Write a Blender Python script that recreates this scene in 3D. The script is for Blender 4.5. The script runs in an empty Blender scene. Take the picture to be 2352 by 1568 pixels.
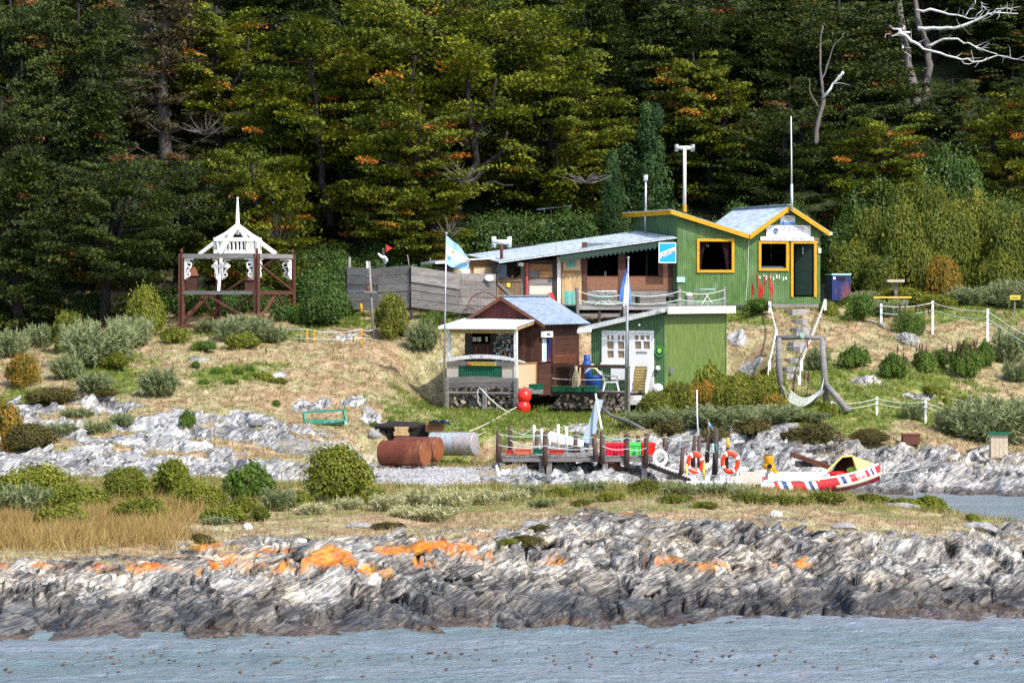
import bpy, math, random
import numpy as np
from mathutils import Vector, Matrix
random.seed(7); RNG = np.random.default_rng(7)
SC = bpy.context.scene
COL = SC.collection
# ------------------------------------------------------------------ camera, sky, sun, exposure
F = 7130.0; CX = 1176.0; YH = 675.0; CH = 6.0      # focal length / centre / horizon in survey pixels, eye height (m)
cam = bpy.data.cameras.new('camera'); camo = bpy.data.objects.new('camera', cam); COL.objects.link(camo)
camo.location = (0, 0, CH); camo.rotation_euler = (math.radians(90), 0, 0)
cam.sensor_width = 36.0; cam.lens = 36.0 * F / 2352.0
cam.shift_y = -(784.0 - YH) / 2352.0
cam.clip_start = 0.5; cam.clip_end = 3000
SC.camera = camo
SUN = Vector((0.47, -0.54, 0.80)).normalized()
world = bpy.data.worlds.new('World'); SC.world = world; world.use_nodes = True
wn = world.node_tree.nodes; wl = world.node_tree.links
sky = wn.new('ShaderNodeTexSky'); sky.sky_type = 'NISHITA'; sky.sun_disc = False
sky.sun_elevation = math.asin(SUN.z); sky.sun_rotation = math.atan2(SUN.x, SUN.y)
sky.air_density = 1.0; sky.dust_density = 2.0; sky.ozone_density = 1.0
wl.new(sky.outputs[0], wn['Background'].inputs[0]); wn['Background'].inputs[1].default_value = 0.15
sl = bpy.data.lights.new('sun', 'SUN'); sl.energy = 3.1; sl.angle = math.radians(1.5); sl.color = (1.0, 0.955, 0.88)
so = bpy.data.objects.new('sun', sl); COL.objects.link(so)
so.rotation_euler = SUN.to_track_quat('Z', 'Y').to_euler(); so.location = (60, -40, 80)
vs = SC.view_settings; vs.view_transform = 'Standard'; vs.look = 'None'; vs.gamma = 1.0; vs.use_curve_mapping = False
vs.exposure = 0.85
SC.cycles.max_bounces = 6; SC.cycles.diffuse_bounces = 3; SC.cycles.glossy_bounces = 3; SC.cycles.transmission_bounces = 4
SC.cycles.transparent_max_bounces = 8; SC.cycles.sample_clamp_indirect = 6.0; SC.cycles.caustics_reflective = False; SC.cycles.caustics_refractive = False
SC.cycles.use_denoising = False
try: SC.cycles.denoising_prefilter = 'FAST'
except Exception: pass

# ------------------------------------------------------------------ survey helpers
def W(px, py, Y):
    return Vector(((px - CX) * Y / F, Y, CH - (py - YH) * Y / F))
def pxm(Y): return F / Y                      # survey pixels per metre at depth Y

class Fr:
    """local frame of a building: origin O, turned by a about Z"""
    def __init__(s, px, py, Y, deg):
        s.O = W(px, py, Y); s.a = math.radians(deg)
        s.ex = Vector((math.cos(s.a), math.sin(s.a), 0)); s.ey = Vector((-math.sin(s.a), math.cos(s.a), 0))
    def hit(s, px, py, yc=0.0):
        d = Vector(((px - CX) / F, 1.0, -(py - YH) / F)); o = Vector((0, 0, CH))
        n = s.ey; p0 = s.O + s.ey * yc
        t = (p0 - o).dot(n) / d.dot(n); p = o + d * t - s.O
        return p.dot(s.ex), p.z
    def hx(s, px, yc=0.0): return s.hit(px, 700, yc)[0]
    def hz(s, px, py, yc=0.0): return s.hit(px, py, yc)[1]
    def loc(s, p):
        q = Vector(p) - s.O
        return Vector((q.dot(s.ex), q.dot(s.ey), q.z))
    def wld(s, p): return s.O + s.ex * p[0] + s.ey * p[1] + Vector((0, 0, p[2]))

# ------------------------------------------------------------------ numpy noise
_P = RNG.permutation(4096)
def _h(ix, iy): return _P[(ix + _P[iy & 4095]) & 4095] / 4095.0
def vnoise(x, y):
    x = np.asarray(x, float); y = np.asarray(y, float)
    ix = np.floor(x).astype(int); iy = np.floor(y).astype(int)
    fx = x - ix; fy = y - iy
    fx = fx * fx * fx * (fx * (fx * 6 - 15) + 10); fy = fy * fy * fy * (fy * (fy * 6 - 15) + 10)
    a = _h(ix, iy); b = _h(ix + 1, iy); c = _h(ix, iy + 1); d = _h(ix + 1, iy + 1)
    return (a + (b - a) * fx) * (1 - fy) + (c + (d - c) * fx) * fy
def fbm(x, y, o=4, g=0.5):
    s = 0; amp = 1; t = 0
    for i in range(o):
        s = s + amp * vnoise(x * 2 ** i + 17.3 * i, y * 2 ** i - 9.1 * i); t += amp; amp *= g
    return s / t
def sstep(a, b, x):
    t = np.clip((x - a) / (b - a + 1e-9), 0, 1); return t * t * (3 - 2 * t)

# ------------------------------------------------------------------ materials
MATS = {}
def nt(name):
    m = bpy.data.materials.new(name); m.use_nodes = True
    t = m.node_tree; return m, t, t.nodes, t.links, t.nodes['Principled BSDF']
def ramp(nodes, stops, interp='LINEAR'):
    r = nodes.new('ShaderNodeValToRGB'); cr = r.color_ramp; cr.interpolation = interp
    while len(cr.elements) > 1: cr.elements.remove(cr.elements[-1])
    cr.elements[0].position = stops[0][0]; cr.elements[0].color = (*stops[0][1], 1)
    for p, c in stops[1:]:
        e = cr.elements.new(p); e.color = (*c, 1)
    return r
def mixc(nodes, links, fac, a, b, mode='MIX'):
    n = nodes.new('ShaderNodeMix'); n.data_type = 'RGBA'; n.blend_type = mode
    for sock, val in ((n.inputs[0], fac), (n.inputs[6], a), (n.inputs[7], b)):
        if isinstance(val, (int, float)): sock.default_value = val
        elif isinstance(val, tuple): sock.default_value = (*val, 1)
        else: links.new(val, sock)
    return n.outputs[2]
def noise(nodes, links, scale, detail=4, rough=0.55, vec=None, dist=0.0):
    n = nodes.new('ShaderNodeTexNoise'); n.inputs['Scale'].default_value = scale
    n.inputs['Detail'].default_value = detail; n.inputs['Roughness'].default_value = rough; n.inputs['Distortion'].default_value = dist
    if vec is not None: links.new(vec, n.inputs['Vector'])
    return n.outputs['Fac']
def mapping(nodes, links, scale=(1, 1, 1), rot=(0, 0, 0), coord='Object'):
    tc = nodes.new('ShaderNodeTexCoord'); mp = nodes.new('ShaderNodeMapping')
    mp.inputs['Scale'].default_value = scale; mp.inputs['Rotation'].default_value = rot
    links.new(tc.outputs[coord], mp.inputs['Vector']); return mp.outputs[0]
def math_(nodes, links, op, a, b=None, clamp=False):
    n = nodes.new('ShaderNodeMath'); n.operation = op; n.use_clamp = clamp
    for i, val in enumerate((a, b)):
        if val is None: continue
        if isinstance(val, (int, float)): n.inputs[i].default_value = val
        else: links.new(val, n.inputs[i])
    return n.outputs[0]
def M(name, col=None, col2=None, rough=0.7, scale=(3, 3, 3), var=0.35, metal=0.0, bump=0.0, objvar=0.0, spec=0.3, fine=None, stain=None, stain_amt=0.0, stain_scale=2.0):
    """weathered paint / timber / metal: two tones mixed by stretched noise, fine grain, optional stains, per-object tone"""
    if name in MATS: return MATS[name]
    m, t, N, L, b = nt(name)
    col2 = col2 or tuple(c * 0.62 for c in col)
    v = mapping(N, L, scale)
    n1 = noise(N, L, 1.0, 5, 0.6, v)
    r = ramp(N, [(0.5 - var, (0, 0, 0)), (0.5 + var, (1, 1, 1))]); L.new(n1, r.inputs[0])
    c = mixc(N, L, r.outputs[0], col2, col)
    if fine:
        v2 = mapping(N, L, fine); n2 = noise(N, L, 1.0, 3, 0.6, v2)
        r2 = ramp(N, [(0.3, (0.62, 0.62, 0.62)), (0.7, (1.15, 1.15, 1.15))]); L.new(n2, r2.inputs[0])
        c = mixc(N, L, 1.0, c, r2.outputs[0], 'MULTIPLY')
    if stain:
        n3 = noise(N, L, stain_scale, 5, 0.65, mapping(N, L, (1, 1, 0.45)))
        r3 = ramp(N, [(0.52, (0, 0, 0)), (0.68, (1, 1, 1))]); L.new(n3, r3.inputs[0])
        f = math_(N, L, 'MULTIPLY', r3.outputs[0], stain_amt); c = mixc(N, L, f, c, stain)
    if objvar:
        oi = N.new('ShaderNodeObjectInfo'); mr = N.new('ShaderNodeMapRange')
        mr.inputs[3].default_value = 1 - objvar; mr.inputs[4].default_value = 1 + objvar
        L.new(oi.outputs['Random'], mr.inputs[0]); c = mixc(N, L, 1.0, c, mr.outputs[0], 'MULTIPLY')
    L.new(c, b.inputs['Base Color']); b.inputs['Roughness'].default_value = rough; b.inputs['Metallic'].default_value = metal
    b.inputs['Specular IOR Level'].default_value = spec
    if bump:
        bp = N.new('ShaderNodeBump'); bp.inputs['Strength'].default_value = 0.6; bp.inputs['Distance'].default_value = bump
        L.new(n1, bp.inputs['Height']); L.new(bp.outputs[0], b.inputs['Normal'])
    MATS[name] = m; return m

# ------------------------------------------------------------------ mesh builder
def rotm(a): return Matrix.Rotation(a, 4, 'Z')
XF = {}                                            # world matrix of every thing (Empty)
class MB:
    def __init__(s): s.v = []; s.f = []
    def add(s, vs, fs):
        k = len(s.v); s.v += [tuple(p) for p in vs]; s.f += [tuple(i + k for i in f) for f in fs]; return s
    def quad(s, a, b, c, d): return s.add([a, b, c, d], [(0, 1, 2, 3)])
    def box(s, a, b):
        x0, y0, z0 = [min(i, j) for i, j in zip(a, b)]; x1, y1, z1 = [max(i, j) for i, j in zip(a, b)]
        return s.add([(x0, y0, z0), (x1, y0, z0), (x1, y1, z0), (x0, y1, z0), (x0, y0, z1), (x1, y0, z1), (x1, y1, z1), (x0, y1, z1)],
                     [(0, 3, 2, 1), (4, 5, 6, 7), (0, 1, 5, 4), (1, 2, 6, 5), (2, 3, 7, 6), (3, 0, 4, 7)])
    def beam(s, p, q, w, h, up=(0, 0, 1), bow=0.0):
        p = Vector(p); q = Vector(q); d = (q - p).normalized(); up = Vector(up)
        if abs(d.dot(up)) > 0.98: up = Vector((0, 1, 0))
        r = d.cross(up).normalized(); u = r.cross(d).normalized()
        a = r * (w / 2); c = u * (h / 2)
        vs = [p - a - c, p + a - c, p + a + c, p - a + c, q - a - c, q + a - c, q + a + c, q - a + c]
        return s.add(vs, [(0, 3, 2, 1), (4, 5, 6, 7), (0, 1, 5, 4), (1, 2, 6, 5), (2, 3, 7, 6), (3, 0, 4, 7)])
    def tube(s, pts, r, n=6, cap=True):
        pts = [Vector(p) for p in pts]; k0 = len(s.v); m = len(pts)
        rs = r if isinstance(r, (list, tuple)) else [r] * m
        prev = None
        for i, p in enumerate(pts):
            d = (pts[min(i + 1, m - 1)] - pts[max(i - 1, 0)]).normalized()
            ref = Vector((0, 0, 1)) if abs(d.z) < 0.9 else Vector((1, 0, 0))
            if prev is not None and prev.cross(d).length > 1e-4: ref = prev
            a = (ref - d * ref.dot(d)).normalized(); b = d.cross(a); prev = a
            for j in range(n):
                t = 2 * math.pi * j / n
                s.v.append(tuple(p + (a * math.cos(t) + b * math.sin(t)) * rs[i]))
        for i in range(m - 1):
            for j in range(n):
                j2 = (j + 1) % n
                s.f.append((k0 + i * n + j, k0 + i * n + j2, k0 + (i + 1) * n + j2, k0 + (i + 1) * n + j))
        if cap:
            s.f.append(tuple(k0 + j for j in reversed(range(n)))); s.f.append(tuple(k0 + (m - 1) * n + j for j in range(n)))
        return s
    def prism(s, poly, y0, y1, ax='xz'):
        n = len(poly)
        def P3(p, y): return (p[0], y, p[1]) if ax == 'xz' else ((y, p[0], p[1]) if ax == 'yz' else (p[0], p[1], y))
        vs = [P3(p, y0) for p in poly] + [P3(p, y1) for p in poly]
        fs = [tuple(range(n)), tuple(reversed(range(n, 2 * n)))]
        fs += [(i, i + n, (i + 1) % n + n, (i + 1) % n) for i in range(n)]
        return s.add(vs, fs)
    def grid(s, P):                                 # P[i][j] points
        k = len(s.v); ni = len(P); nj = len(P[0])
        for row in P: s.v += [tuple(p) for p in row]
        for i in range(ni - 1):
            for j in range(nj - 1):
                a = k + i * nj + j; s.f.append((a, a + 1, a + nj + 1, a + nj))
        return s
    def sphere(s, c, r, nu=14, nv=9, fn=None):
        P = []
        for i in range(nv + 1):
            th = math.pi * i / nv; row = []
            for j in range(nu + 1):
                ph = 2 * math.pi * j / nu
                d = Vector((math.sin(th) * math.cos(ph), math.sin(th) * math.sin(ph), math.cos(th)))
                k = fn(d) if fn else 1.0
                rr = r if isinstance(r, (tuple, list)) else (r, r, r)
                row.append((c[0] + d.x * rr[0] * k, c[1] + d.y * rr[1] * k, c[2] + d.z * rr[2] * k))
            P.append(row)
        return s.grid(P)
    def torus(s, c, R1, r, axis='y', n=24, m=8, el=1.0):
        P = []
        for i in range(n + 1):
            t = 2 * math.pi * i / n; row = []
            for j in range(m + 1):
                u = 2 * math.pi * j / m; rad = R1 + r * math.cos(u)
                a, b, h = rad * math.cos(t), rad * math.sin(t) * el, r * math.sin(u)
                p = (a, h, b) if axis == 'y' else ((a, b, h) if axis == 'z' else (h, a, b))
                row.append((c[0] + p[0], c[1] + p[1], c[2] + p[2]))
            P.append(row)
        return s.grid(P)
    def build(s, name, mat, parent=None, world=False, smooth=False, kind=None, label=None):
        v = s.v
        if parent is not None and world:
            inv = XF[parent.name].inverted(); v = [tuple(inv @ Vector(p)) for p in v]
        org = (0, 0, 0)
        if parent is None:
            a = np.array(v); org = ((a[:, 0].min() + a[:, 0].max()) / 2, (a[:, 1].min() + a[:, 1].max()) / 2, a[:, 2].min())
            v = [tuple(p) for p in (a - np.array(org))]
        me = bpy.data.meshes.new(name); me.from_pydata(v, [], s.f); me.update()
        if smooth: me.polygons.foreach_set('use_smooth', [True] * len(me.polygons))
        if isinstance(mat, str): mat = MATS[mat]
        me.materials.append(mat)
        o = bpy.data.objects.new(name, me); COL.objects.link(o); o.location = org
        if parent is not None: o.parent = parent
        if kind: o['kind'] = kind
        if label: o['label'] = label
        return o
def tag(o, label, cat, group=None):
    o['label'] = label; o['category'] = cat
    if group: o['group'] = group
    return o
def thing(name, label, cat, loc, rz=0.0, group=None):
    o = bpy.data.objects.new(name, None); COL.objects.link(o); o.empty_display_size = 0.3
    o.location = loc; o.rotation_euler = (0, 0, rz); XF[o.name] = Matrix.Translation(Vector(loc)) @ rotm(rz)
    return tag(o, label, cat, group)
def struct(o): o['kind'] = 'structure'; return o
def place_copy(src, loc, rz=0.0, sc=1.0, label=None, group=None, mat=None):
    c = src.copy(); COL.objects.link(c); c.location = loc; c.rotation_euler = (0, 0, rz)
    c.scale = sc if isinstance(sc, (tuple, list)) else (sc, sc, sc)
    if label: c['label'] = label
    if group: c['group'] = group
    for ch in list(src.children):
        k = ch.copy(); COL.objects.link(k); k.parent = c
        for g in list(ch.children):
            d = g.copy(); COL.objects.link(d); d.parent = k
    return c
def npmesh(name, v, f, mat, attrs=None, smooth=False, colors=None, mats=None):
    """v (n,3), f (m,k) arrays"""
    me = bpy.data.meshes.new(name); v = np.asarray(v, np.float32); f = np.asarray(f, np.int32)
    me.vertices.add(len(v)); me.vertices.foreach_set('co', v.ravel())
    k = f.shape[1]; me.loops.add(f.size); me.loops.foreach_set('vertex_index', f.ravel())
    me.polygons.add(len(f)); me.polygons.foreach_set('loop_start', np.arange(0, f.size, k, dtype=np.int32))
    me.polygons.foreach_set('loop_total', np.full(len(f), k, np.int32))
    if smooth: me.polygons.foreach_set('use_smooth', np.ones(len(f), bool))
    for an, (dom, arr) in (attrs or {}).items():
        a = me.attributes.new(an, 'FLOAT', dom); a.data.foreach_set('value', np.asarray(arr, np.float32))
    for an, arr in (colors or {}).items():
        a = me.attributes.new(an, 'FLOAT_COLOR', 'POINT'); a.data.foreach_set('color', np.asarray(arr, np.float32).ravel())
    me.update(); me.validate()
    if mat is not None: me.materials.append(mat)
    return me

# lettering outlines (built-in font), made before the scene is heavy
TXT = {}
def text_outline(s):
    if s in TXT: return TXT[s]
    cu = bpy.data.curves.new('lettering', 'FONT'); cu.body = s; cu.resolution_u = 3; cu.offset = .018
    ob = bpy.data.objects.new('lettering', cu); COL.objects.link(ob); bpy.context.view_layer.update()
    me = bpy.data.meshes.new_from_object(ob.evaluated_get(bpy.context.evaluated_depsgraph_get()))
    v = np.array([tuple(x.co) for x in me.vertices]); f = [tuple(p.vertices) for p in me.polygons]
    bpy.data.objects.remove(ob); bpy.data.curves.remove(cu); bpy.data.meshes.remove(me)
    v = v - v.min(0); TXT[s] = (v, f); return TXT[s]
for s_ in ['UNIDAD POSTAL', 'FIN DEL MUNDO', 'CORREO ARGENTINO', 'ISLA REDONDA', 'CANAL BEAGLE', 'LAS MALVINAS', 'SON ARGENTINAS', 'Quilmes', 'PAIS DE ISLA REDONDA', 'L010-JM', 'REDONDA']: text_outline(s_)
def letter(mb, s, x0, z0, x1, z1, y, skew=0.0):
    """flat lettering in the plane y, filling x0..x1 by z0..z1"""
    v, f = TXT[s]; w, h = v[:, 0].max(), v[:, 1].max()
    P = [(x0 + a[0] / w * (x1 - x0), y, z0 + a[1] / h * (z1 - z0) + skew * (a[0] / w)) for a in v]
    return mb.add(P, f)
def frv(O, deg):
    r = Fr.__new__(Fr); r.O = Vector(O); r.a = math.radians(deg)
    r.ex = Vector((math.cos(r.a), math.sin(r.a), 0)); r.ey = Vector((-math.sin(r.a), math.cos(r.a), 0)); return r
def rb(fr, px0, py0, px1, py1, y, t=.03, mb=None):
    """box whose camera-side face fills the survey rectangle on the plane y, thickness t inwards"""
    mb = mb or MB(); a = fr.hit(px0, py0, y); b = fr.hit(px1, py1, y); c = fr.hit(px0, py1, y); d = fr.hit(px1, py0, y)
    return mb.box((min(a[0], b[0]), y, (b[1] + c[1]) / 2), (max(a[0], b[0]), y + t, (a[1] + d[1]) / 2))
def ribbed(fr_pts, pitch, amp):
    pass
def corr_wall(x0, x1, zb, zt, holes=(), pitch=.083, amp=.013, y=0.0, mb=None):
    """upright ribbed sheet in plane y; zb, zt functions of x; holes = (xa,xb,za,zb)"""
    mb = mb or MB(); n = max(2, int((x1 - x0) / (pitch / 4))); xs = set(np.linspace(x0, x1, n + 1).round(4))
    for h in holes: xs |= {round(h[0], 4), round(h[1], 4)}
    xs = sorted(x for x in xs if x0 - 1e-6 <= x <= x1 + 1e-6)
    f = lambda x: y + amp * math.sin(2 * math.pi * x / pitch)
    for a, b in zip(xs[:-1], xs[1:]):
        m = (a + b) / 2; segs = [(zb(a), zb(b), zt(a), zt(b))]
        for h in holes:
            if h[0] <= m <= h[1]:
                s = segs[0]; segs = [(s[0], s[1], h[2], h[2]), (h[3], h[3], s[2], s[3])]
        for p in segs: mb.quad((a, f(a), p[0]), (b, f(b), p[1]), (b, f(b), p[3]), (a, f(a), p[2]))
    return mb
def corr_roof(A, B, C, D, pitch=.083, amp=.014, n=None):
    """ribbed sheet on the quad A-B (lower edge) to D-C (upper edge); ribs run from lower to upper edge"""
    A, B, C, D = map(Vector, (A, B, C, D)); L = (B - A).length; n = n or max(8, int(L / (pitch / 4)))
    nr = (B - A).cross(D - A).normalized(); nr = nr if nr.z > 0 else -nr; rows = [[], []]
    for i in range(n + 1):
        u = i / n; o = nr * amp * math.sin(2 * math.pi * u * L / pitch)
        rows[0].append(A.lerp(B, u) + o); rows[1].append(D.lerp(C, u) + o)
    mb = MB(); mb.grid(rows); mb.grid([[p - nr * .012 for p in r] for r in reversed(rows)]); return mb
# ------------------------------------------------------------------ terrain
# surveyed profiles: bearing (survey pixel column) -> [(distance, height)]
PROF = {
 0:    [(46,-1.5),(51,-.7),(54,0),(56,.54),(58.5,.87),(61,.93),(66,1.0),(72,1.2),(78,1.3),(84,.95),(88,1.2),(94,1.71),(97,2.1),(101,2.74),(106,3.7),(110,4.2),(116,4.9),(122,6.5)],
 400:  [(46,-1.5),(51.5,-.7),(54.5,0),(57,.64),(59.5,.9),(61,1.0),(66,1.1),(72,1.3),(78,1.35),(84,.9),(88,1.2),(93,1.76),(97,2.26),(101,3.1),(106,4.14),(109,4.62),(112,4.9),(118,5.3),(122,6.6)],
 800:  [(46,-1.5),(52,-.7),(55,0),(57.5,.66),(60,1.16),(64,1.18),(70,1.26),(75,1.35),(82,.75),(86,.81),(92,1.03),(96,1.62),(99,2.04),(103,3.04),(107,4.12),(110,4.7),(112,5.15),(113,5.25),(118,5.4),(122,6.5)],
 1150: [(46,-1.5),(53,-.7),(56,0),(58,.51),(61,1.0),(65,1.21),(70,1.29),(75,1.27),(80,.7),(86,.72),(91,1.05),(95,1.54),(99,1.97),(103,2.32),(106,2.8),(108.5,4.0),(111,5.15),(112.5,5.3),(115,5.4),(119,5.7),(122,6.6)],
 1500: [(46,-1.5),(53.4,-.7),(56.4,0),(58,.26),(60,.74),(63,1.14),(66,1.4),(70,1.43),(74,1.48),(79,.4),(83,.0),(87,.05),(90,.4),(94,1.0),(98,1.74),(101,2.15),(104,2.6),(108,3.0),(111,4.3),(113,5.0),(119,5.7),(122,6.6)],
 1750: [(46,-1.5),(53.8,-.7),(56.8,0),(60,.57),(63,1.0),(66,1.33),(70,1.36),(74,1.38),(79,.1),(82,-.4),(90,-.4),(93,.1),(95,1.1),(97,1.71),(100,2.14),(104,2.72),(108,3.8),(112,5.1),(114,5.6),(119,5.8),(122,6.8)],
 2000: [(46,-1.5),(54.4,-.7),(57.4,0),(60,.57),(63,1.0),(66,1.19),(70,1.2),(74,1.18),(79,.1),(82,-.5),(91,-.4),(93.5,0),(96,.82),(99,1.49),(102,2.2),(106,3.18),(110,4.23),(114,5.25),(117,5.7),(121,6.25),(124,7.5)],
 2352: [(46,-1.5),(55.2,-.7),(58.2,0),(61,.57),(64,.88),(67,.93),(70,.85),(73,.3),(75,-.3),(90,-.4),(92.5,0),(95,.74),(98,.98),(101,1.25),(104,1.84),(108,2.9),(112,4.2),(116,5.4),(120,6.1),(124,7.6)],
}
for k in PROF:
    y, z = PROF[k][-1]; PROF[k] += [(150, z + (150 - y) * .50), (175, z + (150 - y) * .50 + 13), (400, z + (150 - y) * .5 + 45)]
PROF[-900] = PROF[0]; PROF[3200] = PROF[2352]
_pc = sorted(PROF)
def lerp_tab(tab, x):
    k = sorted(tab); return np.interp(x, k, [tab[i] for i in k])
NC = 540; PXA, PXB = -420.0, 2772.0
PXC = np.linspace(PXA, PXB, NC)
YR = np.concatenate([np.arange(48, 53.5, .3), np.arange(53.5, 69, .055), np.arange(69, 79, .09), np.arange(79, 121, .125), np.arange(121, 180, .6), np.arange(180, 401, 8)])
NR = len(YR)
colz = np.array([np.interp(YR, [a for a, b in PROF[k]], [b for a, b in PROF[k]]) for k in _pc])   # (cols, NR)
ZB = np.empty((NR, NC))
for i in range(NR): ZB[i] = np.interp(PXC, _pc, colz[:, i])
def smooth_rows(Z, win):
    out = Z.copy()
    for i in range(NR):
        a = np.searchsorted(YR, YR[i] - win); b = np.searchsorted(YR, YR[i] + win) + 1
        out[i] = Z[a:b].mean(0)
    return out
ZB = smooth_rows(ZB, .8)
kk = 25; ker = np.hanning(2 * kk + 1); ker /= ker.sum()
ZB = np.apply_along_axis(lambda r: np.convolve(np.pad(r, kk, mode='edge'), ker, 'valid'), 1, ZB)
PXG, YG = np.meshgrid(PXC, YR); XG = (PXG - CX) * YG / F
# ground-cover areas (world places, read off the survey bearings)
n_lo = fbm(XG * .35, YG * .35, 4); n_md = fbm(XG * 1.1 + 40, YG * 1.1, 4); n_hi = fbm(XG * 3.7, YG * 3.7 + 11, 4)
Ytop = lerp_tab({-400: 59.5, 0: 59.3, 200: 59.8, 400: 60.2, 640: 62.2, 760: 61.6, 900: 62.4, 1080: 62.4, 1200: 63.6, 1330: 65.3, 1500: 65.0, 1800: 65.0, 1950: 64.3, 2150: 65, 2352: 68.5, 2800: 70}, PXG)
front = sstep(1.1, -.5, YG - Ytop - (n_lo - .5) * 3.2 - (n_md - .5) * 3.0)
Yb0 = lerp_tab({-400: 83, 850: 84, 1000: 93.5, 1140: 86, 1550: 88, 1600: 82, 2800: 82}, PXG)
Yb1 = lerp_tab({-400: 95.5, 0: 95.2, 250: 95.0, 330: 97.0, 430: 97.2, 470: 94.6, 560: 95.6, 640: 97.2, 740: 96, 860: 94.8, 960: 92, 1140: 93.4, 1400: 95, 1550: 96.5, 1650: 99.2, 1750: 99.8, 1850: 98.4, 1950: 98, 2100: 98.3, 2352: 97.4, 2800: 97}, PXG)
back = sstep(-.6, .6, YG - Yb0) * sstep(.8, -.4, YG - Yb1 - (n_lo - .5) * 2.4 - (n_md - .5) * 2.4)
PYG = YH + F * (CH - ZB) / YG
def blob(px, py, rx, ry, nz=.7):
    d = np.sqrt(((PXG - px) / rx) ** 2 + ((PYG - py) / ry) ** 2)
    return sstep(1.15, .75, d + (n_md - .5) * nz * 2)
onland = YG > 84
crop = np.zeros_like(ZB)
for b in [(540, 966, 92, 17), (400, 962, 70, 20), (60, 940, 95, 14), (235, 928, 80, 20), (712, 925, 44, 16), (815, 922, 30, 16), (640, 995, 60, 9), (855, 962, 20, 18), (880, 985, 40, 14), (60, 985, 120, 22),
          (800, 775, 50, 6), (645, 860, 22, 7), (470, 830, 30, 6), (1690, 770, 24, 8), (1720, 800, 26, 7), (1700, 830, 22, 7), (2120, 905, 40, 8), (1990, 875, 30, 7), (2250, 1005, 60, 9), (1330, 985, 40, 12), (1640, 995, 80, 22)]:
    crop = np.maximum(crop, blob(*b) * onland)
back = back * (1 - .9 * sstep(.54, .62, fbm(XG * .5 + 90, YG * .8, 4)) * sstep(88, 91, YG) * (PXG < 1200))
rock = np.clip(np.maximum(np.maximum(front, back), crop), 0, 1)
gravel = blob(985, 1080, 165, 42, .3) * (YG > 82) * (YG < 97)
gravel = np.maximum(gravel, blob(760, 1020, 170, 14, .8) * (YG > 90) * (YG < 98) * .5)
rock = rock * (1 - gravel)
land = (YG > 78)
green = np.zeros_like(ZB)
for b in [(1130, 935, 230, 90), (1330, 960, 160, 50), (1010, 745, 80, 30), (540, 858, 125, 26), (1950, 940, 300, 55), (2060, 890, 220, 60), (1880, 860, 90, 40), (2200, 960, 200, 40), (2150, 700, 320, 40), (1720, 720, 60, 30), (250, 860, 100, 50), (90, 915, 90, 30), (600, 770, 200, 14), (780, 740, 100, 25), (1640, 900, 130, 60)]:
    green = np.maximum(green, blob(*b, .9) * land)
green = np.clip(green * (.55 + n_md * .7) + (n_hi - .55) * .5, 0, 1) * land
spitgreen = sstep(.50, .62, n_lo * .5 + n_md * .5) * (YG > 66) * (YG < 80) * .7
green = np.maximum(green, spitgreen); green *= (1 - rock)
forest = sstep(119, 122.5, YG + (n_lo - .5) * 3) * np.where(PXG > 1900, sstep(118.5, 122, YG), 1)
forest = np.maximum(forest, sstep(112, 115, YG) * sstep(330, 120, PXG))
# relief: dipping slate beds, ledges and joints on rock; hummocks on turf
YS = YG * .38                                                # the beds run away from the shore: longer in depth than across
wx = (fbm(XG * .28 + 5, YS * .5, 3) - .5) * .9; wy = (fbm(XG * .8 - 8, YS * 1.2, 3) - .5) * .22
dip = lerp_tab({-420: .25, 300: .30, 700: .5, 1000: .42, 1500: .50, 2352: .46, 2800: .46}, PXG)
s = XG * .90 - (YG - 60) * dip + wx + wy
def saw(t, up=.75):
    f = t - np.floor(t); return np.where(f < up, f / up, (1 - f) / (1 - up))
amp = .25 + 1.1 * fbm(XG * .55 + 70, YS * .8, 3)
big = fbm(XG * .42 + 31, YS * .75 + 4, 3)
beds = (saw(s / 1.3, .86) - .5) * .26 + (saw(s / .5 + wy * .5, .84) - .5) * .15 + (saw(s / .2 + big, .8) - .5) * .075
crack = np.abs(fbm(XG * .8 - 3, YS * 1.6 + 21, 4) - .5); s3 = XG * .5 + YG * .42 + wx * .5; jn = np.abs(((s3 / 1.7 + n_lo * 2.2) % 1) - .5)
crack = -sstep(.03, .0, crack) * .26 - sstep(.045, .0, jn) * .18 * sstep(.45, .6, vnoise(XG * .9, YS * 2))
low = sstep(.75, .25, ZB)                                     # rounded and worn near the tide line
rel = beds * amp * .8 * (1 - .75 * low) + (big - .5) * .42 * (1 - .4 * low) + crack + (n_hi - .5) * .07
def cells(x, y):
    ix, iy = np.floor(x).astype(int), np.floor(y).astype(int); d1 = np.full(x.shape, 9.); d2 = d1.copy(); val = np.zeros_like(x); tx = np.zeros_like(x)
    for a_ in (-1, 0, 1):
        for b_ in (-1, 0, 1):
            cx_, cy_ = ix + a_, iy + b_; d = np.hypot(cx_ + _h(cx_, cy_) - x, cy_ + _h(cx_ + 911, cy_ + 37) - y); m = d < d1
            d2 = np.where(m, d1, np.minimum(d2, d)); val = np.where(m, _h(cx_ + 313, cy_ + 71), val); tx = np.where(m, x - cx_, tx); d1 = np.where(m, d, d1)
    return val, d2 - d1, tx
cv, ce, ctx = cells(XG * .85 + YG * .25 + wx, YG * .36 - XG * .1 + wy * 2); cv2, ce2, _c = cells(XG * 2.4 + YG * .7 + wx * 2, YG * 1.0 + 50)
rel = rel + ((cv - .5) * .22 + (cv2 - .5) * .07 - sstep(.07, .0, ce) * .13 - sstep(.08, 0, ce2) * .035) * (1 - .55 * low)
edge_dn = sstep(0, .5, ZB + .35)
rel_b = rel * np.where(YG > 80, 1.05, .35 + .65 * sstep(-.2, 2.6, Ytop - YG))
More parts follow.
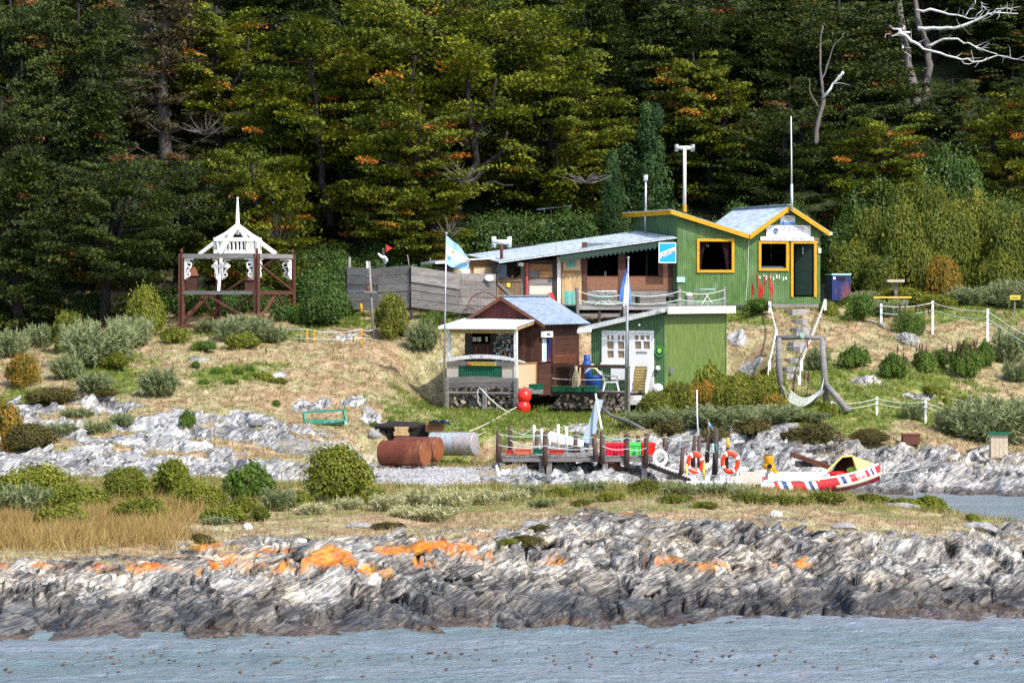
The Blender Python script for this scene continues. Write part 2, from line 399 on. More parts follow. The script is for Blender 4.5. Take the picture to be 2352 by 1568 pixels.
ZG = ZB + rock * rel_b * edge_dn + (1 - rock) * ((n_md - .5) * .20 + (n_hi - .5) * .05) * (1 - .75 * gravel)
# ledges of the sea-facing rock
st = .42; zz = ZG / st + (big - .5) * 4; fl = np.floor(zz); ff = zz - fl
zt = (fl + sstep(.3, .7, ff) - (big - .5) * 4) * st
ZG = ZG + (zt - ZG) * .55 * rock * (ZB > -.1)
# hollow the channel and the dug-out bank
ZG = np.where((YG > 79) & (YG < 91) & (PXG > 1580), np.minimum(ZG, np.maximum(ZB, -.3)), ZG)
# floors levelled for the buildings
def level(px0, px1, y0, y1, z, soft=.8):
    global ZG
    m = sstep(-soft, 0, (PXG - px0) * YG / F) * sstep(-soft, 0, (px1 - PXG) * YG / F) * sstep(-soft, 0, YG - y0) * sstep(-soft, 0, y1 - YG)
    ZG = ZG + (np.minimum(ZG, z) - ZG) * m
level(1130, 1900, 113.2, 121, 5.45, 1.2)
level(1290, 1680, 110.4, 113.2, 5.0, 1.2)
level(1335, 1660, 104.0, 108.5, 2.55, 2.2)
level(1240, 1460, 100.6, 104.5, 2.0, 1.6)
level(1015, 1335, 102.2, 106.5, 2.12, 1.8)
level(905, 965, 94.5, 96.4, 1.15, .25)
level(850, 1120, 87.5, 95.4, .83, .8)
PYZ = YH + F * (CH - ZG) / YG
# lichen on the front rocks
lich = np.zeros_like(ZB)
for px, py, rx, ry, a in [(470, 1245, 45, 26, 1), (300, 1300, 160, 14, .75), (560, 1285, 130, 24, .75), (640, 1265, 80, 14, .8), (760, 1278, 70, 30, 1.2), (845, 1308, 26, 14, 1.2), (900, 1262, 60, 18, .85), (1035, 1258, 75, 22, 1.1), (980, 1290, 50, 16, .7), (420, 1310, 160, 14, .7), (180, 1305, 120, 12, .6), (60, 1300, 100, 14, .65), (640, 1300, 90, 16, .8), (1290, 1290, 80, 10, .62), (1560, 1288, 130, 12, .62), (1640, 1303, 60, 14, .66), (1820, 1296, 110, 9, .6), (1450, 1282, 60, 8, .55), (1110, 1275, 40, 14, .6), (2060, 1160, 40, 10, .7), (1440, 1180, 30, 8, .6), (1290, 1180, 30, 8, .5), (1580, 1178, 40, 6, .5)]:
    d = np.sqrt(((PXG - px) / rx) ** 2 + ((PYZ - py) / ry) ** 2)
    lich = np.maximum(lich, a * sstep(1.35, .4, d))
for px, py, rx, ry, a in [(395, 1065, 30, 12, .6), (310, 1060, 30, 10, .5), (700, 1060, 40, 10, .4)]:
    d = np.sqrt(((PXG - px) / rx) ** 2 + ((PYZ - py) / ry) ** 2); lich = np.maximum(lich, a * .5 * sstep(1.35, .4, d) * (YG > 80))
lich *= (YG < 72) | (YG > 80)
lich = np.clip(sstep(.54, .95, lich * .9 + (n_hi - .5) * 1.3 + (n_md - .5) * .8 + .15 * lich) * (lich > .05), 0, 1)
wet = sstep(.62, .28, ZG + (n_md - .5) * .38) * (YG < 70) + sstep(.25, .05, ZG + (n_md - .5) * .2) * (YG >= 70)
algae = sstep(.13, .05, ZG + (n_md - .5) * .22) * sstep(.42, .6, n_lo * .6 + n_hi * .4 + .12)
pale = sstep(80, 84, YG) * (1 - sstep(0, 1, (PXG - 1650) / 250) * .45)          # bleached rock of the inner bay
tall = np.zeros_like(ZB)

v = np.stack([XG, YG, ZG], -1).reshape(-1, 3)
colA = np.stack([rock, lich, green, gravel], -1).reshape(-1, 4)
colB = np.stack([wet, algae, forest, pale], -1).reshape(-1, 4)
def slab(i0, i1):
    idx = np.arange(NR * NC).reshape(NR, NC)[i0:i1]
    a = idx[:-1, :-1]; b = idx[:-1, 1:]; c = idx[1:, 1:]; d = idx[1:, :-1]
    f = np.stack([a, b, c, d], -1).reshape(-1, 4); lo = i0 * NC
    sl_ = slice(i0 * NC, i1 * NC); return v[sl_], f - lo, colA[sl_], colB[sl_]
def ground_mat():
    m, t, N, L, b = nt('shore_ground')
    A = N.new('ShaderNodeAttribute'); A.attribute_name = 'ga'; sa = N.new('ShaderNodeSeparateColor'); L.new(A.outputs['Color'], sa.inputs[0])
    B = N.new('ShaderNodeAttribute'); B.attribute_name = 'gb'; sb = N.new('ShaderNodeSeparateColor'); L.new(B.outputs['Color'], sb.inputs[0])
    rockf, lichf, greenf, gravf = sa.outputs[0], sa.outputs[1], sa.outputs[2], A.outputs['Alpha']
    wetf, algf, forf, palef = sb.outputs[0], sb.outputs[1], sb.outputs[2], B.outputs['Alpha']
    # slate: stretched along the beds
    vo = mapping(N, L, (1, 1, 1))
    fold = N.new('ShaderNodeTexNoise'); fold.inputs['Scale'].default_value = .38; fold.inputs['Detail'].default_value = 2; L.new(vo, fold.inputs['Vector'])
    def vm(op, a_, b_=None, s_=None):
        n_ = N.new('ShaderNodeVectorMath'); n_.operation = op
        for i_, q_ in enumerate((a_, b_)):
            if q_ is None: continue
            if isinstance(q_, tuple): n_.inputs[i_].default_value = q_
            else: L.new(q_, n_.inputs[i_])
        if s_ is not None: n_.inputs['Scale'].default_value = s_
        return n_
    pw = vm('ADD', vo, vm('SCALE', vm('SUBTRACT', fold.outputs['Color'], (.5, .5, .5)).outputs[0], None, .7).outputs[0]).outputs[0]
    def bedvec(f1, f2, fn_):
        cb_ = N.new('ShaderNodeCombineXYZ')
        for i_, (e_, f_) in enumerate((((.78, .33, .52), f1), ((-.25, .93, -.2), f2), ((-.57, .10, .82), fn_))): L.new(vm('DOT_PRODUCT', pw, tuple(c_ * f_ for c_ in e_)).outputs['Value'], cb_.inputs[i_])
        return cb_.outputs[0]
    wr2 = N.new('ShaderNodeTexNoise'); wr2.inputs['Scale'].default_value = 1.9; wr2.inputs['Detail'].default_value = 2; L.new(vo, wr2.inputs['Vector'])
    pv = vm('ADD', pw, vm('SCALE', vm('SUBTRACT', wr2.outputs['Color'], (.5, .5, .5)).outputs[0], None, .8).outputs[0]).outputs[0]
    vo1 = N.new('ShaderNodeTexVoronoi'); vo1.inputs['Scale'].default_value = 1.0; L.new(vm('MULTIPLY', pv, (.95, .36, 1.75)).outputs[0], vo1.inputs['Vector'])
    vo2 = N.new('ShaderNodeTexVoronoi'); vo2.feature = 'DISTANCE_TO_EDGE'; vo2.inputs['Scale'].default_value = 1.0; L.new(vm('MULTIPLY', pv, (.95, .36, 1.75)).outputs[0], vo2.inputs['Vector'])
    pw = vm('ADD', pw, vm('SCALE', vo1.outputs['Color'], None, 1.7).outputs[0]).outputs[0]
    rf_ = noise(N, L, 1.0, 4, .72, bedvec(2.3, 2.6, 20.0)); rb_ = noise(N, L, 1.0, 3, .6, bedvec(.8, .8, 3.2), .3)
    r1 = math_(N, L, 'ADD', math_(N, L, 'MULTIPLY', rf_, .56), math_(N, L, 'MULTIPLY', rb_, .44))
    sv = N.new('ShaderNodeSeparateColor'); L.new(vo1.outputs['Color'], sv.inputs[0]); r1 = math_(N, L, 'ADD', r1, math_(N, L, 'MULTIPLY', math_(N, L, 'SUBTRACT', sv.outputs[1], .5), .075))
    ck = N.new('ShaderNodeMapRange'); ck.inputs[1].default_value = 0; ck.inputs[2].default_value = .03; ck.inputs[3].default_value = .07; ck.inputs[4].default_value = 0; L.new(vo2.outputs['Distance'], ck.inputs[0]); r1 = math_(N, L, 'SUBTRACT', r1, ck.outputs[0])
    r2 = noise(N, L, 9.0, 3, 0.65, vo); r3 = noise(N, L, .8, 2, .6, vo)
    rr = ramp(N, [(.36, (.014, .014, .016)), (.42, (.065, .066, .070)), (.48, (.165, .167, .171)), (.54, (.29, .29, .288)), (.61, (.56, .55, .52))]); L.new(r1, rr.inputs[0])  # bed tones; their wide contrast also paints in lit ledges and dark crevices
    r2r = ramp(N, [(.32, (.42, .42, .43)), (.5, (.95, .95, .95)), (.68, (1.35, 1.33, 1.28))]); L.new(r2, r2r.inputs[0])
    rc = mixc(N, L, .55, rr.outputs[0], r2r.outputs[0], 'MULTIPLY')
    r3r = ramp(N, [(.40, (1.12, 1.0, .84)), (.60, (1.0, .99, .96))]); L.new(r3, r3r.inputs[0])
    rc = mixc(N, L, 1.0, rc, r3r.outputs[0], 'MULTIPLY')
    pr = ramp(N, [(.37, (.045, .048, .056)), (.45, (.19, .195, .205)), (.53, (.38, .385, .39)), (.63, (.64, .64, .62))]); L.new(r1, pr.inputs[0])
    pc = mixc(N, L, .5, pr.outputs[0], r2r.outputs[0], 'MULTIPLY')
    pf = math_(N, L, 'MULTIPLY', palef, .85); rc = mixc(N, L, pf, rc, pc)
    # lichen
    ln = noise(N, L, 5.0, 3, .65, vo)
    lr = ramp(N, [(.36, (.42, .085, .002)), (.5, (.52, .16, .002)), (.62, (.58, .28, .003))]); L.new(ln, lr.inputs[0])
    lg = noise(N, L, 24, 3, .8, bedvec(9, 9, 26)); lgr = ramp(N, [(.36, (0, 0, 0)), (.50, (1, 1, 1))]); L.new(lg, lgr.inputs[0])
    lf = math_(N, L, 'MULTIPLY', lichf, lgr.outputs[0]); rc = mixc(N, L, lf, rc, lr.outputs[0])
    # tide band
    wr = ramp(N, [(.40, (.010, .010, .012)), (.50, (.034, .034, .037)), (.62, (.10, .097, .092))]); L.new(r1, wr.inputs[0])
    wf = math_(N, L, 'MULTIPLY', wetf, .86); rc = mixc(N, L, wf, rc, wr.outputs[0])
    ac = ramp(N, [(.4, (.055, .028, .014)), (.6, (.20, .115, .05))]); L.new(r2, ac.inputs[0])
    rc = mixc(N, L, math_(N, L, 'MULTIPLY', algf, .32), rc, ac.outputs[0])
    # turf
    g1 = noise(N, L, 2.2, 4, .7, vo); g2 = noise(N, L, 16.0, 3, .75, vo); g3 = noise(N, L, .55, 2, .6, vo)
    dry = ramp(N, [(.30, (.14, .105, .066)), (.46, (.27, .212, .132)), (.58, (.375, .305, .195)), (.72, (.48, .42, .30))]); L.new(g1, dry.inputs[0])
    warm = ramp(N, [(.44, (1.08, .96, .92)), (.56, (.93, 1.03, .86))]); L.new(g3, warm.inputs[0])
    dc = mixc(N, L, 1.0, dry.outputs[0], warm.outputs[0], 'MULTIPLY')
    gr = ramp(N, [(.30, (.042, .076, .010)), (.48, (.105, .155, .020)), (.62, (.18, .215, .032)), (.75, (.27, .28, .07))]); L.new(g1, gr.inputs[0])
    tc_ = mixc(N, L, greenf, dc, gr.outputs[0])
    g2r = ramp(N, [(.32, (.5, .48, .44)), (.52, (1, 1, 1)), (.7, (1.35, 1.33, 1.3))]); L.new(g2, g2r.inputs[0])
    tc_ = mixc(N, L, .85, tc_, g2r.outputs[0], 'MULTIPLY')
    gv = noise(N, L, 22, 2, .8, vo); gvr = ramp(N, [(.3, (.24, .24, .25)), (.5, (.42, .42, .42)), (.7, (.56, .555, .54))]); L.new(gv, gvr.inputs[0])
    tc_ = mixc(N, L, gravf, tc_, gvr.outputs[0])
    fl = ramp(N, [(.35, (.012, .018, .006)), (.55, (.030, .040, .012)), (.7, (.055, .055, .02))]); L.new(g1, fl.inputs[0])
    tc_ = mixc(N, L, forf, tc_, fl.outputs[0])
    rs = ramp(N, [(.38, (0, 0, 0)), (.62, (1, 1, 1))])
    rm = math_(N, L, 'ADD', rockf, math_(N, L, 'MULTIPLY', math_(N, L, 'SUBTRACT', g2, .5), .9)); L.new(rm, rs.inputs[0])
    c = mixc(N, L, rs.outputs[0], tc_, rc); L.new(c, b.inputs['Base Color'])
    ro = N.new('ShaderNodeMapRange'); L.new(wetf, ro.inputs[0]); ro.inputs[3].default_value = .88; ro.inputs[4].default_value = .5; L.new(ro.outputs[0], b.inputs['Roughness'])
    b.inputs['Specular IOR Level'].default_value = .25
    hb = math_(N, L, 'ADD', math_(N, L, 'MULTIPLY', r1, 2.0), math_(N, L, 'MULTIPLY', r2, .25))
    hg = math_(N, L, 'ADD', math_(N, L, 'MULTIPLY', g2, .5), math_(N, L, 'MULTIPLY', g1, .5))
    mh = N.new('ShaderNodeMix'); mh.data_type = 'FLOAT'; L.new(rs.outputs[0], mh.inputs[0]); L.new(hg, mh.inputs[2]); L.new(hb, mh.inputs[3])
    bp = N.new('ShaderNodeBump'); bp.inputs['Strength'].default_value = .8; bp.inputs['Distance'].default_value = .05
    L.new(mh.outputs[0], bp.inputs['Height']); L.new(bp.outputs[0], b.inputs['Normal'])
    return m
GM = ground_mat()
i79 = int(np.searchsorted(YR, 79.0)); i121 = int(np.searchsorted(YR, 121.0))
for nm, i0, i1 in (('rock_shore', 0, i79 + 1), ('bay_terrain', i79, i121 + 1), ('forest_hill', i121, NR)):
    vv, ff_, ca, cb = slab(i0, i1)
    me = npmesh(nm, vv, ff_, GM, smooth=(nm != 'rock_shore'), colors={'ga': ca, 'gb': cb})
    o = bpy.data.objects.new(nm, me); COL.objects.link(o); struct(o)
def ground(x, y):
    px = CX + F * x / y
    j = np.clip((px - PXA) / (PXB - PXA) * (NC - 1), 0, NC - 1.001); i = np.clip(np.interp(y, YR, np.arange(NR)), 0, NR - 1.001)
    i0 = np.floor(i).astype(int); j0 = np.floor(j).astype(int); fi = i - i0; fj = j - j0
    return (ZG[i0, j0] * (1 - fj) + ZG[i0, j0 + 1] * fj) * (1 - fi) + (ZG[i0 + 1, j0] * (1 - fj) + ZG[i0 + 1, j0 + 1] * fj) * fi
def gz(x, y): return float(ground(np.float64(x), np.float64(y)))
def gpt(px, Y, dz=0.0):
    x = (px - CX) * Y / F; return Vector((x, Y, gz(x, Y) + dz))
_ys = np.concatenate([np.arange(50, 79, .1), np.arange(79, 122, .15), np.arange(122, 200, .5)])
def ghit(px, py, ymin=50.0):
    """first ground point met by the sight line through (px,py) beyond ymin"""
    ys = _ys[_ys >= ymin]; xs = (px - CX) * ys / F; z = ground(xs, ys); ray = CH - (py - YH) * ys / F
    k = np.nonzero(ray <= z)[0]; k = k[0] if len(k) else int(np.argmin(ray - z))
    return Vector((float(xs[k]), float(ys[k]), float(z[k])))
# ------------------------------------------------------------------ water
def water_mat():
    m, t, N, L, b = nt('channel_water')
    vo = mapping(N, L, (1, 1, 1)); n1 = noise(N, L, .16, 4, .6, mapping(N, L, (.5, 2.2, 1)))
    cr = ramp(N, [(.38, (.14, .19, .205)), (.5, (.165, .208, .235)), (.62, (.205, .232, .272))]); L.new(n1, cr.inputs[0])
    L.new(cr.outputs[0], b.inputs['Base Color']); b.inputs['Roughness'].default_value = .22; b.inputs['IOR'].default_value = 1.33
    w1 = noise(N, L, 1.0, 5, .65, mapping(N, L, (1.5, 2.6, 1))); w2 = noise(N, L, 1.0, 3, .6, mapping(N, L, (6, 9, 1)))
    h = math_(N, L, 'ADD', w1, math_(N, L, 'MULTIPLY', w2, .3))
    bp = N.new('ShaderNodeBump'); bp.inputs['Strength'].default_value = 1.0; bp.inputs['Distance'].default_value = .22
    L.new(h, bp.inputs['Height']); L.new(bp.outputs[0], b.inputs['Normal']); return m
WM = water_mat()
def wave_sheet(px0, px1, y0, y1, nx, ny):
    pxs = np.linspace(px0, px1, nx); ys = np.linspace(y0, y1, ny); P, Y = np.meshgrid(pxs, ys); X = (P - CX) * Y / F
    Z = (fbm(X * 1.1, Y * 1.9, 4, .55) - .5) * .16 + (vnoise(X * .25, Y * .4) - .5) * .06
    idx = np.arange(nx * ny).reshape(ny, nx); f = np.stack([idx[:-1, :-1], idx[:-1, 1:], idx[1:, 1:], idx[1:, :-1]], -1).reshape(-1, 4)
    return np.stack([X, Y, Z], -1).reshape(-1, 3), f
wv, wf_ = wave_sheet(-420, 2772, 40, 60, 420, 170)
o = bpy.data.objects.new('water', npmesh('water', wv, wf_, WM, smooth=True)); COL.objects.link(o); struct(o)
wv, wf_ = wave_sheet(1540, 2772, 71, 95, 120, 90); wv[:, 2] *= .35
o = bpy.data.objects.new('lagoon_water', npmesh('lagoon_water', wv, wf_, WM, smooth=True)); COL.objects.link(o); struct(o)
mb = MB(); mb.quad((-900, -300, -.06), (900, -300, -.06), (900, 39.9, -.06), (-900, 39.9, -.06))
mb.quad((-900, 39.9, -.75), (900, 39.9, -.75), (900, 1500, -.75), (-900, 1500, -.75))
struct(mb.build('sea_water', WM))
# ------------------------------------------------------------------ foliage
def leaf_mat(name, stops, trans=.25, hue=.12, rough=.6):
    m, t, N, L, b = nt(name)
    A = N.new('ShaderNodeAttribute'); A.attribute_name = 'tint'
    r = ramp(N, stops); L.new(A.outputs['Fac'], r.inputs[0])
    oi = N.new('ShaderNodeObjectInfo'); mr = N.new('ShaderNodeMapRange'); mr.inputs[3].default_value = 1 - hue; mr.inputs[4].default_value = 1 + hue
    L.new(oi.outputs['Random'], mr.inputs[0]); c = mixc(N, L, 1.0, r.outputs[0], mr.outputs[0], 'MULTIPLY')
    L.new(c, b.inputs['Base Color']); b.inputs['Roughness'].default_value = rough; b.inputs['Specular IOR Level'].default_value = .22
    tr = N.new('ShaderNodeBsdfTranslucent'); L.new(c, tr.inputs[0])
    mx = N.new('ShaderNodeMixShader'); mx.inputs[0].default_value = trans
    L.new(b.outputs[0], mx.inputs[1]); L.new(tr.outputs[0], mx.inputs[2]); L.new(mx.outputs[0], N['Material Output'].inputs['Surface'])
    MATS[name] = m; return m
OR = (.62, .17, .03)
leaf_mat('beech_leaf', [(0, (.036, .054, .006)), (.4, (.092, .118, .009)), (.75, (.170, .192, .011)), (.92, (.25, .245, .014)), (.95, (.34, .10, .02)), (1, (.52, .19, .024))])
leaf_mat('dark_leaf', [(0, (.018, .034, .008)), (.5, (.042, .062, .010)), (.9, (.080, .096, .013)), (.96, (.12, .07, .015)), (1, (.24, .08, .02))])
leaf_mat('brown_leaf', [(0, (.03, .028, .014)), (.5, (.075, .062, .028)), (.9, (.13, .10, .04)), (1, (.22, .10, .03))])
leaf_mat('poplar_leaf', [(0, (.018, .045, .008)), (.5, (.045, .092, .014)), (1, (.10, .155, .03))], trans=.2, rough=.45)
leaf_mat('upright_leaf', [(0, (.012, .034, .010)), (.5, (.030, .070, .018)), (1, (.07, .125, .03))], trans=.2)
leaf_mat('olive_leaf', [(0, (.070, .092, .011)), (.5, (.155, .180, .017)), (.9, (.26, .27, .035)), (1, (.33, .28, .035))])
leaf_mat('yellow_leaf', [(0, (.055, .072, .010)), (.5, (.125, .145, .016)), (.9, (.22, .225, .03)), (1, (.32, .22, .03))])
leaf_mat('green_leaf', [(0, (.036, .075, .010)), (.5, (.085, .15, .018)), (1, (.16, .23, .04))])
leaf_mat('grey_leaf', [(0, (.10, .125, .045)), (.5, (.20, .235, .10)), (1, (.36, .39, .22))], trans=.25)
leaf_mat('mound_leaf', [(0, (.042, .062, .009)), (.5, (.098, .124, .013)), (.9, (.19, .20, .024)), (1, (.26, .19, .024))])
leaf_mat('autumn_leaf', [(0, (.09, .085, .014)), (.45, (.18, .15, .02)), (.75, (.34, .18, .02)), (1, (.48, .17, .02))])
leaf_mat('heath_leaf', [(0, (.045, .04, .012)), (.5, (.10, .085, .022)), (1, (.17, .145, .04))])
leaf_mat('pale_leaf', [(0, (.26, .26, .10)), (.5, (.44, .43, .22)), (1, (.64, .61, .40))], trans=.2)
leaf_mat('white_leaf', [(0, (.35, .37, .34)), (1, (.7, .71, .68))], trans=.15)
leaf_mat('straw_blade', [(0, (.22, .155, .075)), (.5, (.38, .285, .14)), (1, (.54, .45, .27))], trans=.3)
leaf_mat('gold_blade', [(0, (.22, .15, .05)), (.5, (.38, .26, .085)), (1, (.52, .40, .17))], trans=.3)
leaf_mat('green_blade', [(0, (.06, .11, .012)), (.5, (.15, .20, .025)), (1, (.30, .31, .06))], trans=.3)
leaf_mat('mixed_blade', [(0, (.12, .12, .02)), (.5, (.26, .24, .055)), (1, (.44, .39, .15))], trans=.3)
def bark(name, c, c2): return M(name, c, c2, .9, (4, 4, 1.2), .25, bump=.02, fine=(18, 18, 5))
bark('bark_dark', (.030, .025, .023), (.015, .013, .012)); bark('bark_mid', (.20, .175, .165), (.10, .09, .085)); bark('bark_grey', (.15, .135, .125), (.075, .068, .062)); bark('bark_white', (.78, .76, .74), (.50, .48, .47))

def kites(c, nrm, size, tint, ar=1.0, rng=RNG):
    """one kite-shaped leaf per row"""
    n = len(c); r = rng.normal(size=(n, 3)); nrm = nrm / (np.linalg.norm(nrm, axis=1, keepdims=True) + 1e-9)
    t = r - (r * nrm).sum(1, keepdims=True) * nrm; t /= np.linalg.norm(t, axis=1, keepdims=True) + 1e-9
    b = np.cross(nrm, t); s = size[:, None]
    v = np.stack([c - t * s * .5, c + b * s * .36 / ar + t * s * .05, c + t * s * .5 + nrm * s * .12, c - b * s * .36 / ar + t * s * .05], 1).reshape(-1, 3)
    return v, np.arange(4 * n).reshape(n, 4), np.repeat(tint, 4)
def strands(c, d, L, w, tint, rng=RNG):
    """one narrow triangle per row: base c, direction d"""
    n = len(c); r = rng.normal(size=(n, 3)); dn = d / (np.linalg.norm(d, axis=1, keepdims=True) + 1e-9)
    t = np.cross(dn, r); t /= np.linalg.norm(t, axis=1, keepdims=True) + 1e-9
    v = np.stack([c - t * w[:, None] / 2, c + t * w[:, None] / 2, c + dn * L[:, None]], 1).reshape(-1, 3)
    return v, np.arange(3 * n).reshape(n, 3), np.repeat(tint, 3)
def polyline(p0, p1, bend, n, rng):
    p0 = np.array(p0, float); p1 = np.array(p1, float); L = np.linalg.norm(p1 - p0); pts = []
    off = rng.normal(size=3) * bend * L; off2 = rng.normal(size=3) * bend * .6 * L
    for i in range(n + 1):
        t = i / n; pts.append(p0 + (p1 - p0) * t + off * math.sin(math.pi * t) * .5 + off2 * math.sin(2 * math.pi * t) * .3)
    return pts
def make_tree(seed, H, Wd, style, nlimb, plates, per, leaf, base=.25, orange=.03, mat='beech_leaf', bk='bark_dark', lean=.05):
    rng = np.random.default_rng(seed); mb = MB()
    top = np.array([rng.normal() * lean * H, rng.normal() * lean * H, H * .93])
    tr = polyline((0, 0, -.5), top, .05, 8, rng); r0 = .028 * H
    mb.tube(tr, [r0 * (1.25 - 1.1 * i / 8) + .02 for i in range(9)], 7)
    forks = []
    if style == 'beech':
        for k in range(3):
            i = rng.integers(2, 4); a = rng.uniform(0, 6.28); e = tr[i] + np.array([math.cos(a) * Wd * .22, math.sin(a) * Wd * .22, H * .42])
            pl = polyline(tr[i], e, .10, 6, rng); mb.tube(pl, [r0 * .6 * (1.1 - .14 * q) for q in range(7)], 5); forks.append(pl)
    cs, ns, ti, sz = [], [], [], []
    for k in range(nlimb):
        u = base + (1 - base) * ((k + rng.uniform(0, 1)) / nlimb); a = k * 2.39996 + rng.normal() * .4
        if style == 'beech':
            prof = math.sqrt(max(.04, 1 - ((u - .52) / .58) ** 2)) * rng.uniform(.65, 1.12); rise = rng.uniform(.0, .35) * Wd * .25
            stem = tr if (not forks or rng.random() < .45) else forks[rng.integers(0, len(forks))]
        else:
            prof = (1 - ((u - base) / (1 - base)) ** 1.3) * .95 * rng.uniform(.75, 1.1) + .1; rise = -rng.uniform(.0, .12) * Wd * .5; stem = tr
        j = min(len(stem) - 1, max(1, int(u * (len(stem) - 1) * .95))); p0 = stem[j]
        R = Wd / 2 * prof; hz = u * H if style != 'beech' else max(p0[2], u * H * .92)
        p1 = np.array([math.cos(a) * R, math.sin(a) * R, 0]) + np.array([top[0] * u, top[1] * u, hz + rise])
        pl = polyline(p0, p1, .07, 4, rng); mb.tube(pl, [max(.012, .010 * H * (1 - .8 * q / 4) * .5) for q in range(5)], 4, cap=False)
        for q in range(plates):
            t = rng.uniform(.30, 1.02) if style == 'beech' else rng.uniform(.15, 1.02)
            c = np.array(pl[0]) * (1 - t) + np.array(pl[-1]) * t + rng.normal(size=3) * np.array([.28, .28, .14]) * Wd * .10
            rp = rng.uniform(.5, 1.0) * Wd * .082 * (1.25 if style == 'beech' else 1.0) + .12; nl = int(per * rng.uniform(.7, 1.3))
            ang = rng.uniform(0, 6.28, nl); rad = np.sqrt(rng.uniform(0, 1, nl)) * rp
            # fan-shaped spray, elongated outward
            dx = np.cos(ang) * rad * 1.35; dy = np.sin(ang) * rad * .85; ca, sa = math.cos(a), math.sin(a)
            P = np.stack([c[0] + dx * ca - dy * sa, c[1] + dx * sa + dy * ca, c[2] - (rad / rp) ** 2 * rp * .20 + rng.normal(size=nl) * rp * .085 + dx * (.10 if style == 'beech' else -.12)], 1)
            o_ = np.stack([np.cos(ang) * .5, np.sin(ang) * .5, np.full(nl, .85)], 1) + rng.normal(size=(nl, 3)) * .45
            isor = rng.random() < orange; tb = rng.uniform(.15, .8)
            tt = np.clip(tb + rng.normal(size=nl) * .12, 0, .91) if not isor else np.clip(.97 + rng.normal(size=nl) * .03, .93, 1)
            cs.append(P); ns.append(o_); ti.append(tt); sz.append(leaf * rng.uniform(.7, 1.35, nl))
    v, f, t = kites(np.concatenate(cs), np.concatenate(ns), np.concatenate(sz), np.concatenate(ti), rng=rng)
    # bare twigs inside the crown
    for k in range(int(nlimb * .8)):
        stem = tr if not forks else ([tr] + forks)[rng.integers(0, len(forks) + 1)]
        p = stem[rng.integers(2, len(stem))]; d = rng.normal(size=3) * np.array([1, 1, .5]); d /= np.linalg.norm(d)
        mb.tube(polyline(p, p + d * Wd * rng.uniform(.1, .28), .12, 3, rng), [.025, .018, .012, .006], 3, cap=False)
    return (mb, v, f, t, mat, bk)
TREES = {}
def reg_tree(key, *a, **k):
    mb, v, f, t, mat, bk = make_tree(*a, **k)
    cm = npmesh('crown', v, f, MATS[mat], attrs={'tint': ('POINT', t)})
    tm = bpy.data.meshes.new('trunk'); tm.from_pydata([tuple(p) for p in mb.v], [], mb.f); tm.materials.append(MATS[bk]); tm.update()
    tm.polygons.foreach_set('use_smooth', [True] * len(tm.polygons))
    TREES[key] = (tm, cm, k.get('H', a[1]), a[2])
reg_tree('beech_a', 11, 10.0, 11.0, 'beech', 74, 7, 105, .17, .12, .025)
reg_tree('beech_b', 12, 10.0, 9.0, 'beech', 66, 7, 95, .165, .10, .025)
reg_tree('beech_c', 13, 8.0, 6.5, 'beech', 56, 6, 90, .145, .10, .045)
reg_tree('beech_d', 17, 6.0, 5.6, 'beech', 52, 6, 80, .12, .08, .045)
reg_tree('dark_a', 14, 9.0, 6.0, 'cone', 76, 6, 70, .145, .04, .012, mat='dark_leaf')
reg_tree('dark_b', 15, 9.0, 7.5, 'beech', 60, 6, 85, .155, .06, .02, mat='dark_leaf')
reg_tree('brown_a', 16, 9.0, 5.5, 'cone', 56, 5, 55, .12, .05, .03, mat='brown_leaf', bk='bark_grey')
# upright leafy crown (poplar-like)
def make_upright(seed, H, Wd, n, leaf):
    rng = np.random.default_rng(seed); mb = MB(); mb.tube(polyline((0, 0, -.4), (0, 0, H * .9), .02, 5, rng), [.12, .11, .09, .07, .04, .02], 6)
    lob = [(rng.normal() * Wd * .24 * (1.15 - i / 30), rng.normal() * Wd * .24 * (1.15 - i / 30), H * (.12 + .8 * i / 26), Wd * .25 * (1.1 - .75 * i / 26) * rng.uniform(.8, 1.2)) for i in range(27)]
    cs, ns, ti = [], [], []
    for x, y, z, r in lob:
        m = n // 27; d = rng.normal(size=(m, 3)); d /= np.linalg.norm(d, axis=1, keepdims=True)
        rad = r * rng.uniform(.55, 1.08, m) ** .7; cs.append(np.array([x, y, z]) + d * rad[:, None] * np.array([1, 1, 1.5])); ns.append(d + rng.normal(size=(m, 3)) * .5)
        ti.append(np.clip(rng.uniform(.2, .8) + rng.normal(size=m) * .15, 0, 1))
    v, f, t = kites(np.concatenate(cs), np.concatenate(ns), leaf * rng.uniform(.7, 1.3, 27 * (n // 27)), np.concatenate(ti), rng=rng)
    cm = npmesh('crown', v, f, MATS['upright_leaf'], attrs={'tint': ('POINT', t)})
    tm = bpy.data.meshes.new('trunk'); tm.from_pydata([tuple(p) for p in mb.v], [], mb.f); tm.materials.append(MATS['bark_grey']); tm.update()
    return tm, cm, H, Wd
TREES['upright'] = make_upright(21, 7.0, 3.6, 16000, .12)
def put_tree(key, name, label, px, Y, top_py, w_px, rz=None, group='trees on the wooded hillside', dz=-.1):
    tm, cm, H0, W0 = TREES[key]; p = gpt(px, Y, dz)
    h = (CH - (top_py - YH) * Y / F) - p.z; w = w_px * Y / F
    t = thing(name, label, 'tree', p, rz if rz is not None else random.uniform(0, 6.28), group); t.scale = (w / W0, w / W0, h / H0)
    for nm, me in (('trunk', tm), ('crown', cm)):
        o = bpy.data.objects.new(nm, me); COL.objects.link(o); o.parent = t
    return t
